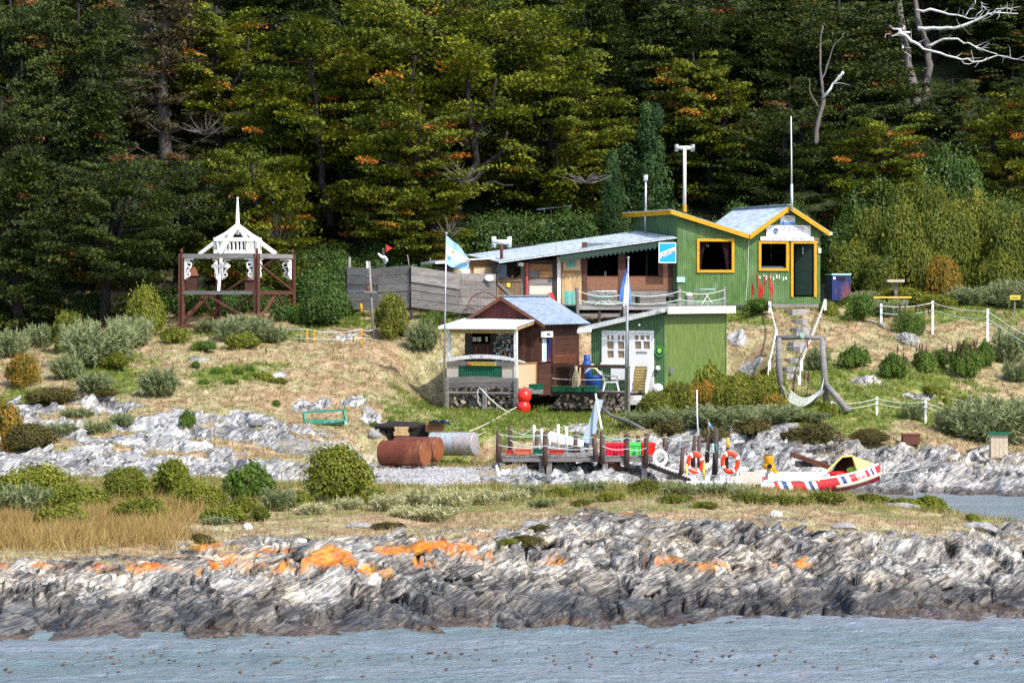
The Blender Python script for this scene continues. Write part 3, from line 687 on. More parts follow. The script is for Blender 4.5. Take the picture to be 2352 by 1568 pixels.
# (variety, name, label, bearing, distance, top, width)
NEAR = [
 ('beech_a', 'beech_tree', 'tallest olive beech with dark forked limbs, its crown over the middle of the wood', 1060, 128, -70, 640),
 ('beech_b', 'beech_tree', 'broad yellow-olive beech rising behind the leaning dark trunk above the plank fence', 800, 125, 10, 480),
 ('beech_b', 'beech_tree', 'olive beech with a sloping shoulder of foliage above the long cafe roof', 1265, 126, 105, 380),
 ('beech_c', 'beech_tree', 'lower olive beech with orange sprays above the brown kiosk and striped flag', 905, 121.5, 215, 330),
 ('beech_c', 'beech_tree', 'low beech with many orange sprays just behind the plank fence', 975, 120.3, 395, 250),
 ('beech_d', 'beech_tree', 'small bright olive beech directly behind the white roof frame', 590, 117.5, 305, 330),
 ('beech_c', 'beech_tree', 'orange-flecked beech above and behind the small beech at the white roof frame', 655, 125, 165, 290),
 ('dark_b', 'beech_tree', 'wide dark brownish beech left of the white roof frame', 240, 112.8, 330, 350),
 ('dark_a', 'beech_tree', 'dark drooping beech at the left edge of the picture above the grey shrubs', 40, 113.5, 320, 300),
 ('dark_b', 'beech_tree', 'dark green beech between the wide brownish beech and the white roof frame', 400, 117.5, 330, 300),
 ('dark_a', 'beech_tree', 'dark layered beech above the wide brownish beech on the left', 200, 121, 170, 330),
 ('dark_b', 'beech_tree', 'dark beech in the second row at the far left edge', 20, 121, 190, 300),
 ('upright', 'poplar_tree', 'pale leafy hanging tree in the top left corner', 60, 133, -130, 230),
 ('dark_a', 'beech_tree', 'grey-green conical beech beside the pale leafy tree in the top left', 245, 134, -70, 250),
 ('brown_a', 'beech_tree', 'half-bare brown beech with dead twigs in the upper left', 410, 133, -60, 230),
 ('dark_a', 'beech_tree', 'blackish-green beech in the gap left of the tallest beech', 540, 138, -40, 230),
 ('upright', 'poplar_tree', 'upright blue-green leafy tree behind the thin steel chimney', 1490, 122.5, 228, 165),
 ('upright', 'poplar_tree', 'narrow leafy tree between the cafe roof and the upright blue-green tree', 1405, 122, 340, 110),
 ('beech_c', 'beech_tree', 'olive beech behind the tall white chimney', 1650, 127, 90, 300),
 ('dark_b', 'beech_tree', 'dark olive beech right behind the metal gable roof', 1780, 124.5, 215, 330),
 ('dark_b', 'beech_tree', 'dark olive beech showing a pale forked trunk right of the radio mast', 1890, 129, 20, 330),
 ('beech_c', 'beech_tree', 'spreading olive beech below the pale dead tree', 1985, 124, 250, 260),
 ('dark_b', 'beech_tree', 'dark beech with orange sprays in the top centre right', 1555, 137, -60, 320),
 ('beech_c', 'beech_tree', 'sunlit olive beech with orange sprays above the green post hut', 1730, 135, -40, 320),
 ('beech_c', 'beech_tree', 'olive beech at the right edge above the yellow-green bushes', 2290, 124.5, 180, 280),
 ('dark_b', 'beech_tree', 'dark green beech below the dead tree and above the big bushes', 2150, 125, 300, 240),
 ('dark_b', 'beech_tree', 'low dark beech left of the foot of the pale dead tree', 2020, 131, 150, 200),
 ('dark_b', 'beech_tree', 'low dark beech right of the foot of the pale dead tree', 2205, 131.5, 165, 190),
 ('dark_a', 'beech_tree', 'dark beech under the long white branches at the right edge', 2310, 130, 170, 200),
 ('dark_a', 'beech_tree', 'dark beech in the top right corner behind the dead branches', 2335, 138.5, -60, 280),
]
for kx in NEAR: put_tree(*kx)
far = []
for r_, (Y, n) in enumerate(((130, 18), (140, 17), (149, 16), (159, 15))):
    for i in range(n):
        px = -190 + (i + .5 + random.uniform(-.3, .3)) * 2900 / n; far.append((px, Y + random.uniform(-2.2, 2.2), r_))
FW = ['lower', 'middle', 'upper', 'topmost']; ORD = ['first', 'second', 'third', 'fourth', 'fifth', 'sixth', 'seventh', 'eighth', 'ninth']; CNT = {}
far.sort()
for k, (px, Y, r_) in enumerate(far):
    if r_ == 0 and 1980 < px < 2450: continue
    if r_ == 0 and (930 < px < 1200): continue
    Y = max(Y, 137.5) if 1950 < px < 2480 else Y
    b_ = gpt(px, Y); hpx = random.uniform(7.5, 10) * F / Y; basepy = YH + F * (CH - b_.z) / Y
    key = 'dark_b' if abs(px - 2110) < 220 else random.choice(['dark_a', 'dark_b', 'dark_b', 'beech_b', 'dark_a', 'brown_a', 'beech_c'])
    tn = {'dark_a': 'dark layered', 'dark_b': 'dark spreading', 'beech_b': 'olive spreading', 'brown_a': 'brownish thin-leaved', 'beech_c': 'olive'}[key]
    side = 'behind the white roof frame' if px < 750 else ('behind the tallest beech' if px < 1450 else ('behind the green post hut' if px < 1950 else 'behind the pale dead tree'))
    q_ = CNT[(tn, r_, side)] = CNT.get((tn, r_, side), -1) + 1
    put_tree(key, 'beech_tree', f'{ORD[q_]} {tn} beech from the left in the {FW[r_]} row {side}', px, Y, basepy - hpx, random.uniform(4.6, 7.2) * F / Y)

# dead trees -------------------------------------------------------------
def dead_tree(label, base, limbs, mat, Y, name='dead_tree'):
    """limbs: list of (part name, [(px,py),...], r0, r1, depth offset at the end, material)"""
    t = thing(name, label, 'tree', base, 0, None)
    for nm, pts, r0, r1, dd, mt in limbs:
        n = len(pts); P = []
        for i, (px, py) in enumerate(pts):
            P.append(W(px, py, Y + dd * i / max(1, n - 1)))
        # subdivide with wobble
        Q = [P[0]]; R = [r0]
        for i in range(n - 1):
            for s_ in (1, 2, 3):
                u = s_ / 3; q = P[i].lerp(P[i + 1], u) + Vector((random.gauss(0, .035), random.gauss(0, .05), random.gauss(0, .035))) * (1 if s_ < 3 else .4)
                Q.append(q); R.append(r0 + (r1 - r0) * (i + u) / (n - 1))
        mb = MB(); mb.tube(Q, [r_ * random.uniform(.86, 1.14) for r_ in R], 7)
        if nm == 'branch' and mt == 'bark_white':
            for q_ in range(len(Q) // 2):
                i_ = random.randrange(len(Q) // 3, len(Q)); d_ = Vector((random.uniform(-.2, 1), random.uniform(-.6, .2), random.uniform(-.3, .9))).normalized() * random.uniform(.25, .7)
                mb.tube(polyline(Q[i_], Q[i_] + d_, .12, 3, np.random.default_rng(q_ + i_)), [min(.02, R[i_]), .014, .009, .004], 4, cap=False)
        mb.build(nm, mt, t, world=True, smooth=True)
    return t
YD = 134.0
dead_tree('tall dead tree with white bare branches reaching right at the top right', gpt(2112, YD), [
 ('trunk', [(2114, 300), (2108, 250), (2095, 190), (2080, 120), (2072, 60), (2062, -10), (2060, -60)], .27, .12, .0, 'bark_mid'),
 ('stem', [(2118, 265), (2127, 215), (2134, 150), (2130, 100), (2112, 60), (2102, 0), (2100, -50)], .19, .09, .4, 'bark_mid'),
 ('branch', [(2076, 62), (2068, 75), (2080, 82), (2100, 98), (2140, 118), (2195, 133), (2235, 143), (2290, 128), (2335, 138)], .11, .02, -1.2, 'bark_white'),
 ('branch', [(2108, 66), (2160, 67), (2210, 60), (2262, 38), (2285, 30), (2340, 32)], .10, .02, -1.5, 'bark_white'),
 ('branch', [(2104, 24), (2150, 26), (2200, 36), (2240, 42)], .075, .02, -.8, 'bark_white'),
 ('branch', [(2128, 108), (2160, 92), (2200, 90), (2240, 108), (2290, 125)], .07, .02, -1.0, 'bark_white'),
 ('branch', [(2090, 75), (2050, 82), (2035, 78)], .05, .015, -.5, 'bark_white'),
 ('branch', [(2072, 75), (2045, 60), (2030, 45)], .05, .012, -.4, 'bark_white'),
 ('branch', [(2080, 82), (2072, 112), (2092, 132)], .06, .015, -.5, 'bark_white'),
 ('branch', [(2240, 42), (2255, 22), (2252, 5)], .035, .01, -.3, 'bark_white'),
 ('branch', [(2258, 40), (2290, 22), (2320, 20)], .03, .01, -.3, 'bark_white'),
 ('branch', [(2215, 38), (2235, 18), (2240, 0)], .03, .01, -.2, 'bark_white'),
 ('branch', [(2285, 30), (2310, 18), (2345, 16)], .03, .008, -.3, 'bark_white'),
 ('branch', [(2195, 133), (2225, 148), (2260, 140)], .03, .01, -.3, 'bark_white'),
 ('root', [(2120, 285), (2150, 282), (2180, 278)], .10, .03, -.5, 'bark_grey'),
], 'bark_grey', YD)
dead_tree('pale forked bare trunk standing in the dark beeches right of the radio mast', gpt(1880, 123.6), [
 ('trunk', [(1872, 330), (1876, 300), (1890, 240), (1888, 190), (1884, 130), (1890, 60)], .11, .03, .2, 'bark_mid'),
 ('branch', [(1888, 205), (1900, 150), (1915, 105), (1940, 75)], .045, .012, .1, 'bark_mid'),
 ('branch', [(1878, 245), (1862, 215), (1858, 180)], .05, .015, .1, 'bark_grey'),
 ('branch', [(1890, 225), (1912, 195), (1938, 165)], .06, .045, -.3, 'bark_white'),
], 'bark_grey', 123.0, name='bare_tree')
dead_tree('dark leaning trunk curving up left of the tallest beech', gpt(760, 123), [
 ('trunk', [(760, 520), (748, 450), (735, 340), (724, 250), (715, 160), (705, 90)], .17, .06, .5, 'bark_dark'),
 ('branch', [(735, 340), (715, 300), (700, 250)], .06, .02, -.2, 'bark_dark')], 'bark_dark', 122.8, name='leaning_tree')
dead_tree('dark thick forked trunk seen through the tallest beech', gpt(1080, 123.6), [
 ('trunk', [(1050, 560), (1045, 500), (1060, 440), (1095, 380), (1085, 300), (1075, 220), (1080, 140)], .24, .10, .4, 'bark_dark'),
 ('branch', [(1060, 440), (1110, 390), (1150, 350), (1165, 300)], .13, .05, .1, 'bark_dark'),
 ('branch', [(1088, 310), (1130, 250), (1140, 180)], .09, .04, .1, 'bark_dark'),
 ('branch', [(1050, 470), (1120, 420), (1180, 425)], .10, .04, -.2, 'bark_dark')], 'bark_dark', 123.6, name='leaning_tree')
dead_tree('dark slanting twin trunk in the left half of the tallest beech', gpt(910, 123.2), [
 ('trunk', [(895, 480), (905, 420), (925, 330), (945, 220), (955, 130)], .17, .06, .3, 'bark_dark'),
 ('branch', [(912, 400), (890, 350), (880, 300)], .07, .02, .1, 'bark_grey'),
 ('branch', [(920, 350), (960, 300), (990, 250)], .07, .02, .1, 'bark_dark')], 'bark_dark', 123.2, name='leaning_tree')
def twig_snag(label, px, py, Y, w, h, n, mat='bark_grey'):
    rng = random.Random(int(px)); c = W(px, py, Y); t = thing('bare_shrub', label, 'shrub', c)
    mb = MB()
    for i in range(n):
        a = rng.uniform(-1.3, 1.3); L = rng.uniform(.4, 1.0); e = c + Vector((math.sin(a) * w * L, rng.uniform(-.5, .3), math.cos(a) * h * L))
        mb.tube(polyline(c, e, .14, 4, np.random.default_rng(i + int(px))), [.03, .024, .018, .012, .006], 3, cap=False)
    mb.build('branches', mat, t, world=True)
twig_snag('grey bare twiggy shrub in the shade left of the orange sprays above the kiosk flag', 1055, 420, 119.6, 1.1, 1.0, 26)
twig_snag('grey bare twigs low in the wood above the long cafe roof', 1345, 420, 120.0, 1.3, .5, 26)
twig_snag('pale bare twigs behind the left end of the plank fence', 640, 560, 116.6, .8, 1.6, 22)
twig_snag('pale bare twigs in the shade above the brown kiosk', 1030, 545, 119.0, .7, 1.1, 20)
twig_snag('grey bare brush on the bright patch in the upper left wood', 470, 310, 125, 1.4, 1.0, 30)
# ------------------------------------------------------------------ materials of the buildings
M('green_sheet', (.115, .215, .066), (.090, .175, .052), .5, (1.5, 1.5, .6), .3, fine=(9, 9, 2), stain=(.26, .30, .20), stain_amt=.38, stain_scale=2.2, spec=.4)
M('green_sheet_sunlit', (.135, .20, .046), (.115, .172, .040), .5, (1.2, 1.2, .5), .3, fine=(9, 9, 2), spec=.4)  # sheet green with the sunlight of the shed's right face in its colour
M('green_sheet_shade', (.082, .180, .072), (.062, .145, .058), .5, (1.2, 1.2, .5), .3, fine=(9, 9, 2), spec=.4)  # same sheet green darkened and cooled: shade is put into the colour
M('green_panel', (.005, .115, .062), (.004, .085, .045), .55, (3, 3, 1), .3)
M('yellow_paint', (.68, .36, .012), (.54, .27, .008), .5, (4, 4, 4), .35, fine=(30, 30, 30), stain=(.30, .17, .05), stain_amt=.4, stain_scale=3)
M('white_paint', (.86, .86, .84), (.70, .70, .68), .5, (3, 3, 3), .3, fine=(20, 20, 6), stain=(.45, .42, .38), stain_amt=.25)
M('white_clean', (.88, .88, .87), (.82, .82, .82), .45, (3, 3, 3), .3)
M('zinc_roof', (.46, .55, .63), (.39, .475, .55), .38, (1.2, .5, 1.2), .3, metal=.12, fine=(8, 2, 8), stain=(.40, .36, .33), stain_amt=.3)
M('zinc_pale', (.68, .76, .80), (.59, .67, .71), .4, (1.2, .5, 1.2), .3, metal=.08, fine=(8, 2, 8))
M('zinc_grey', (.27, .335, .43), (.225, .285, .375), .42, (1.5, .6, 1.5), .3, metal=.1, fine=(10, 3, 10))
M('grey_timber', (.29, .275, .265), (.13, .122, .12), .85, (1.2, 4, 9), .3, objvar=.22, fine=(3, 20, 38), bump=.01)
M('dark_timber', (.075, .065, .06), (.035, .03, .028), .85, (1.2, 4, 9), .3, objvar=.25, fine=(3, 20, 38))
M('brown_timber', (.115, .050, .034), (.06, .026, .019), .75, (2, 2, 5), .3, objvar=.25, fine=(3, 12, 30))
M('red_timber', (.16, .035, .028), (.075, .02, .017), .7, (5, 5, 1), .3, objvar=.35, fine=(30, 12, 2))
M('rust_timber', (.23, .085, .045), (.12, .05, .03), .75, (2, 4, 6), .3, objvar=.25, fine=(3, 12, 30))
M('tan_timber', (.60, .42, .22), (.42, .27, .12), .75, (7, 4, 1.2), .3, objvar=.18, fine=(28, 12, 3))
M('orange_timber', (.40, .20, .075), (.24, .12, .05), .75, (1.3, 4, 6), .3, objvar=.2, fine=(3, 12, 28))
M('gate_timber', (.25, .165, .095), (.15, .10, .06), .8, (6, 4, 1.2), .3, objvar=.25, fine=(28, 12, 3))
M('ply', (.62, .52, .40), (.48, .39, .30), .8, (3, 3, 3), .35, fine=(22, 22, 22))
M('ply_warm', (.66, .50, .30), (.55, .42, .29), .8, (3, 3, 3), .35, fine=(22, 22, 22))
M('chipboard', (.30, .15, .085), (.13, .055, .035), .8, (24, 24, 24), .2, fine=(50, 50, 50))
M('osb_pale', (.70, .62, .52), (.55, .49, .42), .8, (10, 10, 10), .3, fine=(30, 30, 30))
M('dark_room', (.016, .015, .016), (.010, .010, .011), .9)  # near-black: the darkness of openings is in the colour
M('dim_wall', (.013, .013, .014), (.009, .009, .010), .9)  # near-black so rooms stay dark despite leaking light; shade is in the colour
M('trim_dark_green', (.022, .05, .036), (.015, .035, .026), .7)
M('red_paint', (.52, .045, .035), (.40, .03, .025), .55)
M('steel', (.50, .50, .50), (.36, .36, .37), .4, metal=.7, fine=(20, 20, 4))
M('white_pipe', (.80, .79, .74), (.64, .62, .55), .5, (3, 3, 1.5), .3)
M('rust', (.155, .055, .034), (.075, .032, .024), .8, (5, 5, 2), .3, fine=(30, 30, 12), objvar=.15)
M('blue_plastic', (.014, .075, .34), (.011, .055, .25), .4)
M('sky_blue', (.36, .62, .84), (.31, .56, .78), .7)
M('flag_white', (.86, .87, .90), (.78, .80, .84), .7)
M('flag_blue', (.10, .30, .80), (.07, .23, .66), .7)
M('ink', (.06, .06, .10), (.05, .05, .09), .6); M('ink_blue', (.07, .08, .22), (.06, .07, .20), .6)
M('sign_blue', (.012, .33, .78), (.010, .28, .70), .35); M('sign_orange', (.85, .42, .05), (.8, .36, .05), .5)
M('sign_yellow', (.78, .58, .05), (.70, .52, .05), .5); M('sun_gold', (.70, .45, .05), (.6, .4, .05), .5)
M('rope_white', (.62, .63, .60), (.48, .50, .47), .8); M('rope_teal', (.30, .52, .44), (.40, .58, .50), .8); M('rope_cream', (.58, .52, .36), (.45, .40, .28), .85)
M('teal_paint', (.10, .33, .28), (.16, .38, .32), .6, (6, 6, 6), .25); M('teal_pale', (.38, .62, .57), (.30, .52, .48), .6)
M('bench_green', (.04, .27, .19), (.03, .20, .14), .6, stain=(.4, .5, .45), stain_amt=.4, stain_scale=5)
M('curtain', (.16, .045, .07), (.10, .03, .05), .8, (14, 14, 1), .3)
M('log_end', (.40, .33, .25), (.26, .21, .16), .85, (8, 8, 8), .3, objvar=.35)
M('log_bark', (.22, .19, .165), (.085, .072, .062), .9, (6, 6, 6), .3, objvar=.45, bump=.01)
def glass_mat():
    m, t, N, L, b = nt('window_glass'); tr = N.new('ShaderNodeBsdfTransparent'); tr.inputs[0].default_value = (.62, .65, .66, 1)
    L.new(tr.outputs[0], N['Material Output'].inputs['Surface']); MATS['window_glass'] = m
glass_mat()
BULGE = random.Random(3)
def interp1(tab): 
    xs = [a for a, b in tab]; zs = [b for a, b in tab]
    return lambda x: float(np.interp(x, xs, zs))
def wframe(fr, t, px0, py0, px1, py1, w, y, mat, name='window', depth=.07, glass=True, parent_is_thing=True):
    """frame of four bars + pane as sub-part, outer survey rectangle, bar width in metres"""
    x0, z1 = fr.hit(px0, py0, y); x1, z0 = fr.hit(px1, py1, y); mb = MB()
    mb.box((x0, y, z1 - w), (x1, y + depth, z1)); mb.box((x0, y, z0), (x1, y + depth, z0 + w))
    mb.box((x0, y + .002, z0 + w), (x0 + w, y + depth, z1 - w)); mb.box((x1 - w, y + .002, z0 + w), (x1, y + depth, z1 - w))
    o = mb.build(name, mat, t)
    if glass: MB().box((x0 + w * .8, y + depth * .6, z0 + w * .8), (x1 - w * .8, y + depth * .6 + .008, z1 - w * .8)).build('pane', 'window_glass', o)
    return o, (x0, x1, z0, z1)
def boards(fr, t, px0, py0, px1, py1, n, y, mat, name='plank', th=.025, horiz=False, gap=.006, jit=.008, tops=None):
    """n separate boards filling the survey rectangle"""
    x0, z1 = fr.hit(px0, py0, y); x1, z0 = fr.hit(px1, py1, y)
    for i in range(n):
        j = BULGE.uniform(-jit, jit)
        if horiz:
            a = z1 + (z0 - z1) * i / n; b = z1 + (z0 - z1) * (i + 1) / n
            MB().box((x0, y + j, b + gap), (x1, y + th + j, a)).build(name, mat, t)
        else:
            a = x0 + (x1 - x0) * i / n; b = x0 + (x1 - x0) * (i + 1) / n; zt = z1 if tops is None else None
            if tops is None: MB().box((a + gap, y + j, z0), (b, y + th + j, z1)).build(name, mat, t)
            else:
                za, zb_ = tops(a), tops(b)
                MB().prism([(a + gap, z0), (b, z0), (b, zb_), (a + gap, za)], y + j, y + th + j).build(name, mat, t)

# ------------------------------------------------------------------ post hut (upper green building)
U = Fr(1556, 695, 114.0, 18.0)
hut = thing('post_hut', 'green corrugated post hut with yellow trimmed windows and metal gable roof', 'hut', U.O, U.a)
xV, xA, xR = U.hx(1720), U.hx(1814), U.hx(1885)
zt_f = interp1([(0, U.hz(1556, 491)), (xV, U.hz(1720, 543)), (xA, U.hz(1814, 480)), (xR, U.hz(1885, 526))])
hole = lambda a, b, c, d: (U.hx(a), U.hx(c), U.hz((a + c) / 2, d), U.hz((a + c) / 2, b))
h1, h2, h3 = hole(1605, 553, 1682, 621), hole(1747, 558, 1808, 617), hole(1822, 559, 1870, 682)
corr_wall(0, xR, lambda x: -.25, zt_f, [h1, h2, h3]).build('front_wall', 'green_sheet', hut, smooth=True)
zH = zt_f(0); D = 4.7
# side walls are ribbed too
def side_sheet(x, y0, y1, z0, zt, mat, nm, parent):
    mb = corr_wall(y0, y1, lambda v_: z0, zt); mb.v = [(x - p[1], p[0], p[2]) for p in mb.v]; return mb.build(nm, mat, parent, smooth=True)
side_sheet(-.0, 0, D, -.25, lambda v_: zH - .02, 'green_sheet_shade', 'side_wall', hut)  # left wall takes the green with shade painted in
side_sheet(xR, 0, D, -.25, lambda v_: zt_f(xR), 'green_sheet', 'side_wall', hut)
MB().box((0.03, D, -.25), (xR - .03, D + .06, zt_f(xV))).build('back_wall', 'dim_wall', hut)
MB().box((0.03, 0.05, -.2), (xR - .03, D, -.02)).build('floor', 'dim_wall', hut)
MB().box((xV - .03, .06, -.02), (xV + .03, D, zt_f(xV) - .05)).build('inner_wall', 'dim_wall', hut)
pA = U.hit(1541, 481, -.25); pV = U.hit(1721, 538, -.25); pP = U.hit(1814, 471, -.3); pE = U.hit(1905, 531, -.3)
corr_roof((pA[0], -.25, pA[1]), (pA[0], D + .2, pA[1]), (pV[0], D + .2, pV[1] + .0), (pV[0], -.25, pV[1])).build('roof', 'zinc_roof', hut)
corr_roof((pV[0], -.3, pV[1]), (pV[0], D + .4, pV[1]), (pP[0], D + .4, pP[1]), (pP[0], -.3, pP[1])).build('roof', 'zinc_roof', hut)
corr_roof((pE[0], -.3, pE[1]), (pE[0], D + .4, pE[1]), (pP[0], D + .4, pP[1]), (pP[0], -.3, pP[1])).build('roof', 'zinc_roof', hut)
MB().beam((pP[0], -.3, pP[1] + .02), (pP[0], D + .4, pP[1] + .02), .22, .03).build('ridge_cap', 'zinc_pale', hut)
def fascia(p, q, y, h, nm='fascia', mat='yellow_paint', th=.04):
    MB().prism([(p[0], p[1] - h), (q[0], q[1] - h), (q[0], q[1] - .012), (p[0], p[1] - .012)], y, y + th).build(nm, mat, hut)
fascia(pA, pV, -.29, .17); fascia(pV, pP, -.35, .19); fascia(pP, pE, -.35, .19)
MB().box((pA[0] - .03, -.25, pA[1] - .19), (pA[0] + .01, D + .2, pA[1] - .015)).build('fascia', 'yellow_paint', hut)
MB().box((pE[0] - .04, -.31, pE[1] - .14), (pE[0] + .12, D + .4, pE[1] - .03)).build('gutter', 'zinc_pale', hut)
for (a, b, c, d) in ((1601, 548, 1687, 626), (1743, 553, 1812, 622)):
    wo, (x0, x1, z0, z1) = wframe(U, hut, a, b, c, d, .10, -.06, 'yellow_paint', depth=.10)
    if a < 1700:
        for s_, e_ in ((x0 + .11, 1), (x1 - .11, -1)):
            mb = MB(); rows = []
            for i in range(7):
                u = i / 6; wd = (.20 + .18 * (1 - u)) * e_ * (1 - .5 * math.sin(u * 2.2) * .6); zc = z1 - .1 + (z0 - z1 + .22) * u
                rows.append([(s_ + wd * k / 6, .14 + .03 * math.sin(k * 2.4), zc) for k in range(7)])
            mb.grid(rows).build('curtain', 'curtain', wo, smooth=True)
        MB().box((x0 + .5, .3, z1 - .3), (x0 + .62, .34, z1 - .2)).build('hanging_ornament', 'white_clean', wo)
    else: MB().box((x0 + .12, .1, z0 + .1), (x1 - .12, .3, z0 + .17)).build('window_shelf', 'sky_blue', wo)
# doorway: three bars, open inner door
x0, z1 = U.hit(1817, 553, -.06); x1, z0 = U.hit(1876, 682, -.06); w_ = .10; mb = MB()
mb.box((x0, -.06, z1 - w_), (x1, .04, z1)); mb.box((x0, -.058, z0), (x0 + w_, .04, z1 - w_)); mb.box((x1 - w_, -.058, z0), (x1, .04, z1 - w_))
dr = mb.build('door', 'yellow_paint', hut)
MB().beam((x1 - w_ - .02, .06, (z0 + z1) / 2), (x1 - w_ - .50, .55, (z0 + z1) / 2), .04, z1 - z0 - .12).build('door_leaf', 'trim_dark_green', dr)
mb = MB()
for i in range(6): mb.box((x1 - .42 + .05 * i, .3, z1 - .22 - .02 * (i % 3)), (x1 - .39 + .05 * i, .31, z1 - .5 - .11 * ((i * 7) % 3)))
mb.build('hanging_chimes', 'steel', dr)
MB().box((x0 + .14, 1.1, 0), (x0 + .36, 1.35, .52)).build('inner_counter', 'white_paint', dr)
MB().box((x0 + .15, 1.08, .52), (x0 + .35, 1.3, .72)).build('counter_box', 'sign_yellow', dr)
# peeling marks and conduit
for k in range(9):
    xx = U.hx(1745 + k * 7.4 + BULGE.uniform(-2, 2)); zz = U.hz(1760, 634 + BULGE.uniform(-3, 3)); hh = BULGE.uniform(.04, .16)
    MB().box((xx, -.021, zz - hh), (xx + BULGE.uniform(.02, .05), -.017, zz)).build('paint_scar', 'white_clean', hut)
MB().tube([(xV + .0, -.03, U.hz(1718, 552)), (xV - .03, -.03, U.hz(1717, 580)), (xV - .06, -.03, U.hz(1714, 640)), (xV - .14, -.03, U.hz(1708, 690))], .008, 5).build('cable', 'white_clean', hut)
rb(U, 1880, 570, 1886, 581, -.05, .03).build('switch_box', 'white_clean', hut)
rb(U, 1617 - 62, 636, 1573, 648, -.06, .05).build('junction_box', 'teal_pale', hut)
MB().sphere((pP[0] - .03, -.2, pP[1] - .22), .08, 8, 6).build('gable_lamp', 'steel', hut)
# door-step boards
for k, (a, b, yy) in enumerate(((1757, 1893, -.22), (1752, 1899, -.45), (1750, 1902, -.68))):
    xa, xb = U.hx(a, yy), U.hx(b, yy); MB().box((xa, yy - .2, -.12 - .03 * k), (xb, yy + .01, -.06 - .03 * k)).build('step_board', 'grey_timber', hut)
for k, (a, b, yy) in enumerate(((1655, 1725, -.2), (1665, 1718, -.42))):
    xa, xb = U.hx(a, yy), U.hx(b, yy); MB().box((xa, yy - .18, -.14 - .05 * k), (xb, yy + .01, -.09 - .05 * k)).build('step_board', 'dark_timber', hut)
# chimneys and mast stand on the roofs
def stack(px, py0, py1, Y, r, mat, label, cap, cat='chimney', name='chimney'):
    a, b = W(px, py1, Y), W(px, py0, Y); t = thing(name, label, cat, a); mb = MB(); mb.tube([a, b], r, 10).build('flue', mat, t, world=True, smooth=True)
    if cap == 'T':
        MB().tube([b + Vector((-.26, 0, -.06)), b + Vector((.26, 0, -.06))], r * 1.15, 10).build('cowl', mat, t, world=True, smooth=True)
        for s_ in (-1, 1): MB().tube([b + Vector((s_ * .30, 0, -.20)), b + Vector((s_ * .30, 0, .07))], r * 1.35, 10).build('cowl_arm', 'steel', t, world=True, smooth=True)
    elif cap == 'H':
        MB().tube([b + Vector((-.30, 0, -.0)), b + Vector((.30, 0, 0))], .09, 10).build('cowl', 'zinc_pale', t, world=True, smooth=True)
        for s_ in (-1, 1): MB().tube([b + Vector((s_ * .28, 0, -.2)), b + Vector((s_ * .28, 0, .2))], .085, 10).build('cowl_arm', 'zinc_pale', t, world=True, smooth=True)
    else:
        MB().tube([b + Vector((0, 0, -.22)), b + Vector((0, 0, .0))], r * 1.9, 10).build('cowl', 'zinc_pale', t, world=True, smooth=True)
        MB().tube([b + Vector((0, 0, .0)), b + Vector((0, 0, .02))], r * 2.2, 10).build('rain_cap', 'steel', t, world=True, smooth=True)
    return t
YU = 116.0
c1 = stack(1572.6, 336, 484, YU, .062, 'white_pipe', 'tall white chimney with a T cowl on the yellow edged roof', 'T')
MB().tube([W(1572.6, 487, YU), W(1572.6, 470, YU)], .075, 10).build('collar', 'yellow_paint', c1, world=True)
stack(1483, 402, 536, 116.2, .045, 'steel', 'thin steel chimney pipe with a boxy cap on the long cafe roof', 'box')
stack(1152, 556, 600, 112.6, .06, 'rust', 'short rusty chimney with a white H cowl at the low end of the cafe roof', 'H')
t = thing('radio_mast', 'thin white radio mast on the ridge of the gable roof', 'mast', W(1819, 480, 114.9))
MB().tube([W(1819, 484, 114.9), W(1818.5, 423, 114.9)], .045, 8).build('mast_base', 'zinc_pale', t, world=True, smooth=True)
MB().tube([W(1818.5, 424, 114.9), W(1817, 268, 114.9)], [.028, .018], 6).build('whip', 'white_clean', t, world=True, smooth=True)
MB().tube([W(1818, 420, 114.9), W(1812, 445, 115.3), W(1803, 470, 116.5)], .008, 4).build('guy_wire', 'dark_timber', t, world=True)
# signs on the gable
def sign(name, label, fr, px0, py0, px1, py1, y, mat, th=.025):
    x0, z1 = fr.hit(px0, py0, y); x1, z0 = fr.hit(px1, py1, y); t = thing(name, label, 'sign', fr.wld((x0, y, z0)), fr.a)
    MB().box((0, 0, 0), (x1 - x0, th, z1 - z0)).build('board', mat, t); return t, x1 - x0, z1 - z0
sg, w, h = sign('sign', 'white post office sign with a round crest over the yellow door', U, 1760.5, 517, 1862, 544, -.06, 'white_clean')
for s_, x0, x1, z0, z1 in (('UNIDAD POSTAL', .31, .86, .72, .90), ('FIN DEL MUNDO', .35, .82, .50, .66), ('CORREO ARGENTINO', .35, .86, .36, .44)):
    letter(MB(), s_, w * x0, h * z0, w * x1, h * z1, -.004).build('lettering', 'ink_blue', sg)
def disc(cx, cz, r, y, n=20, a0=0, a1=2 * math.pi):
    pts = [(cx + r * math.cos(a0 + (a1 - a0) * i / n), y, cz + r * math.sin(a0 + (a1 - a0) * i / n)) for i in range(n + (0 if a1 - a0 > 6.2 else 1))]
    mb = MB(); mb.add(pts, [tuple(range(len(pts)))]); return mb
cr = disc(w * .21, h * .48, h * .28, -.004).build('crest', 'ink_blue', sg)
disc(w * .185, h * .46, h * .13, -.006).build('crest_sea', 'sign_blue', cr); disc(w * .235, h * .38, h * .15, -.008, a0=-1.8, a1=1.6).build('crest_flame', 'sign_orange', cr)
MB().box((w * .30, -.004, h * .10), (w * .72, -.002, h * .125)).build('rule', 'sky_blue', sg)
sg, w, h = sign('sign', 'long white strip sign with blue capitals just above the yellow door', U, 1747, 543.5, 1869, 553, -.10, 'white_clean')
letter(MB(), 'ISLA REDONDA', w * .09, h * .2, w * .47, h * .78, -.004).build('lettering', 'ink_blue', sg)
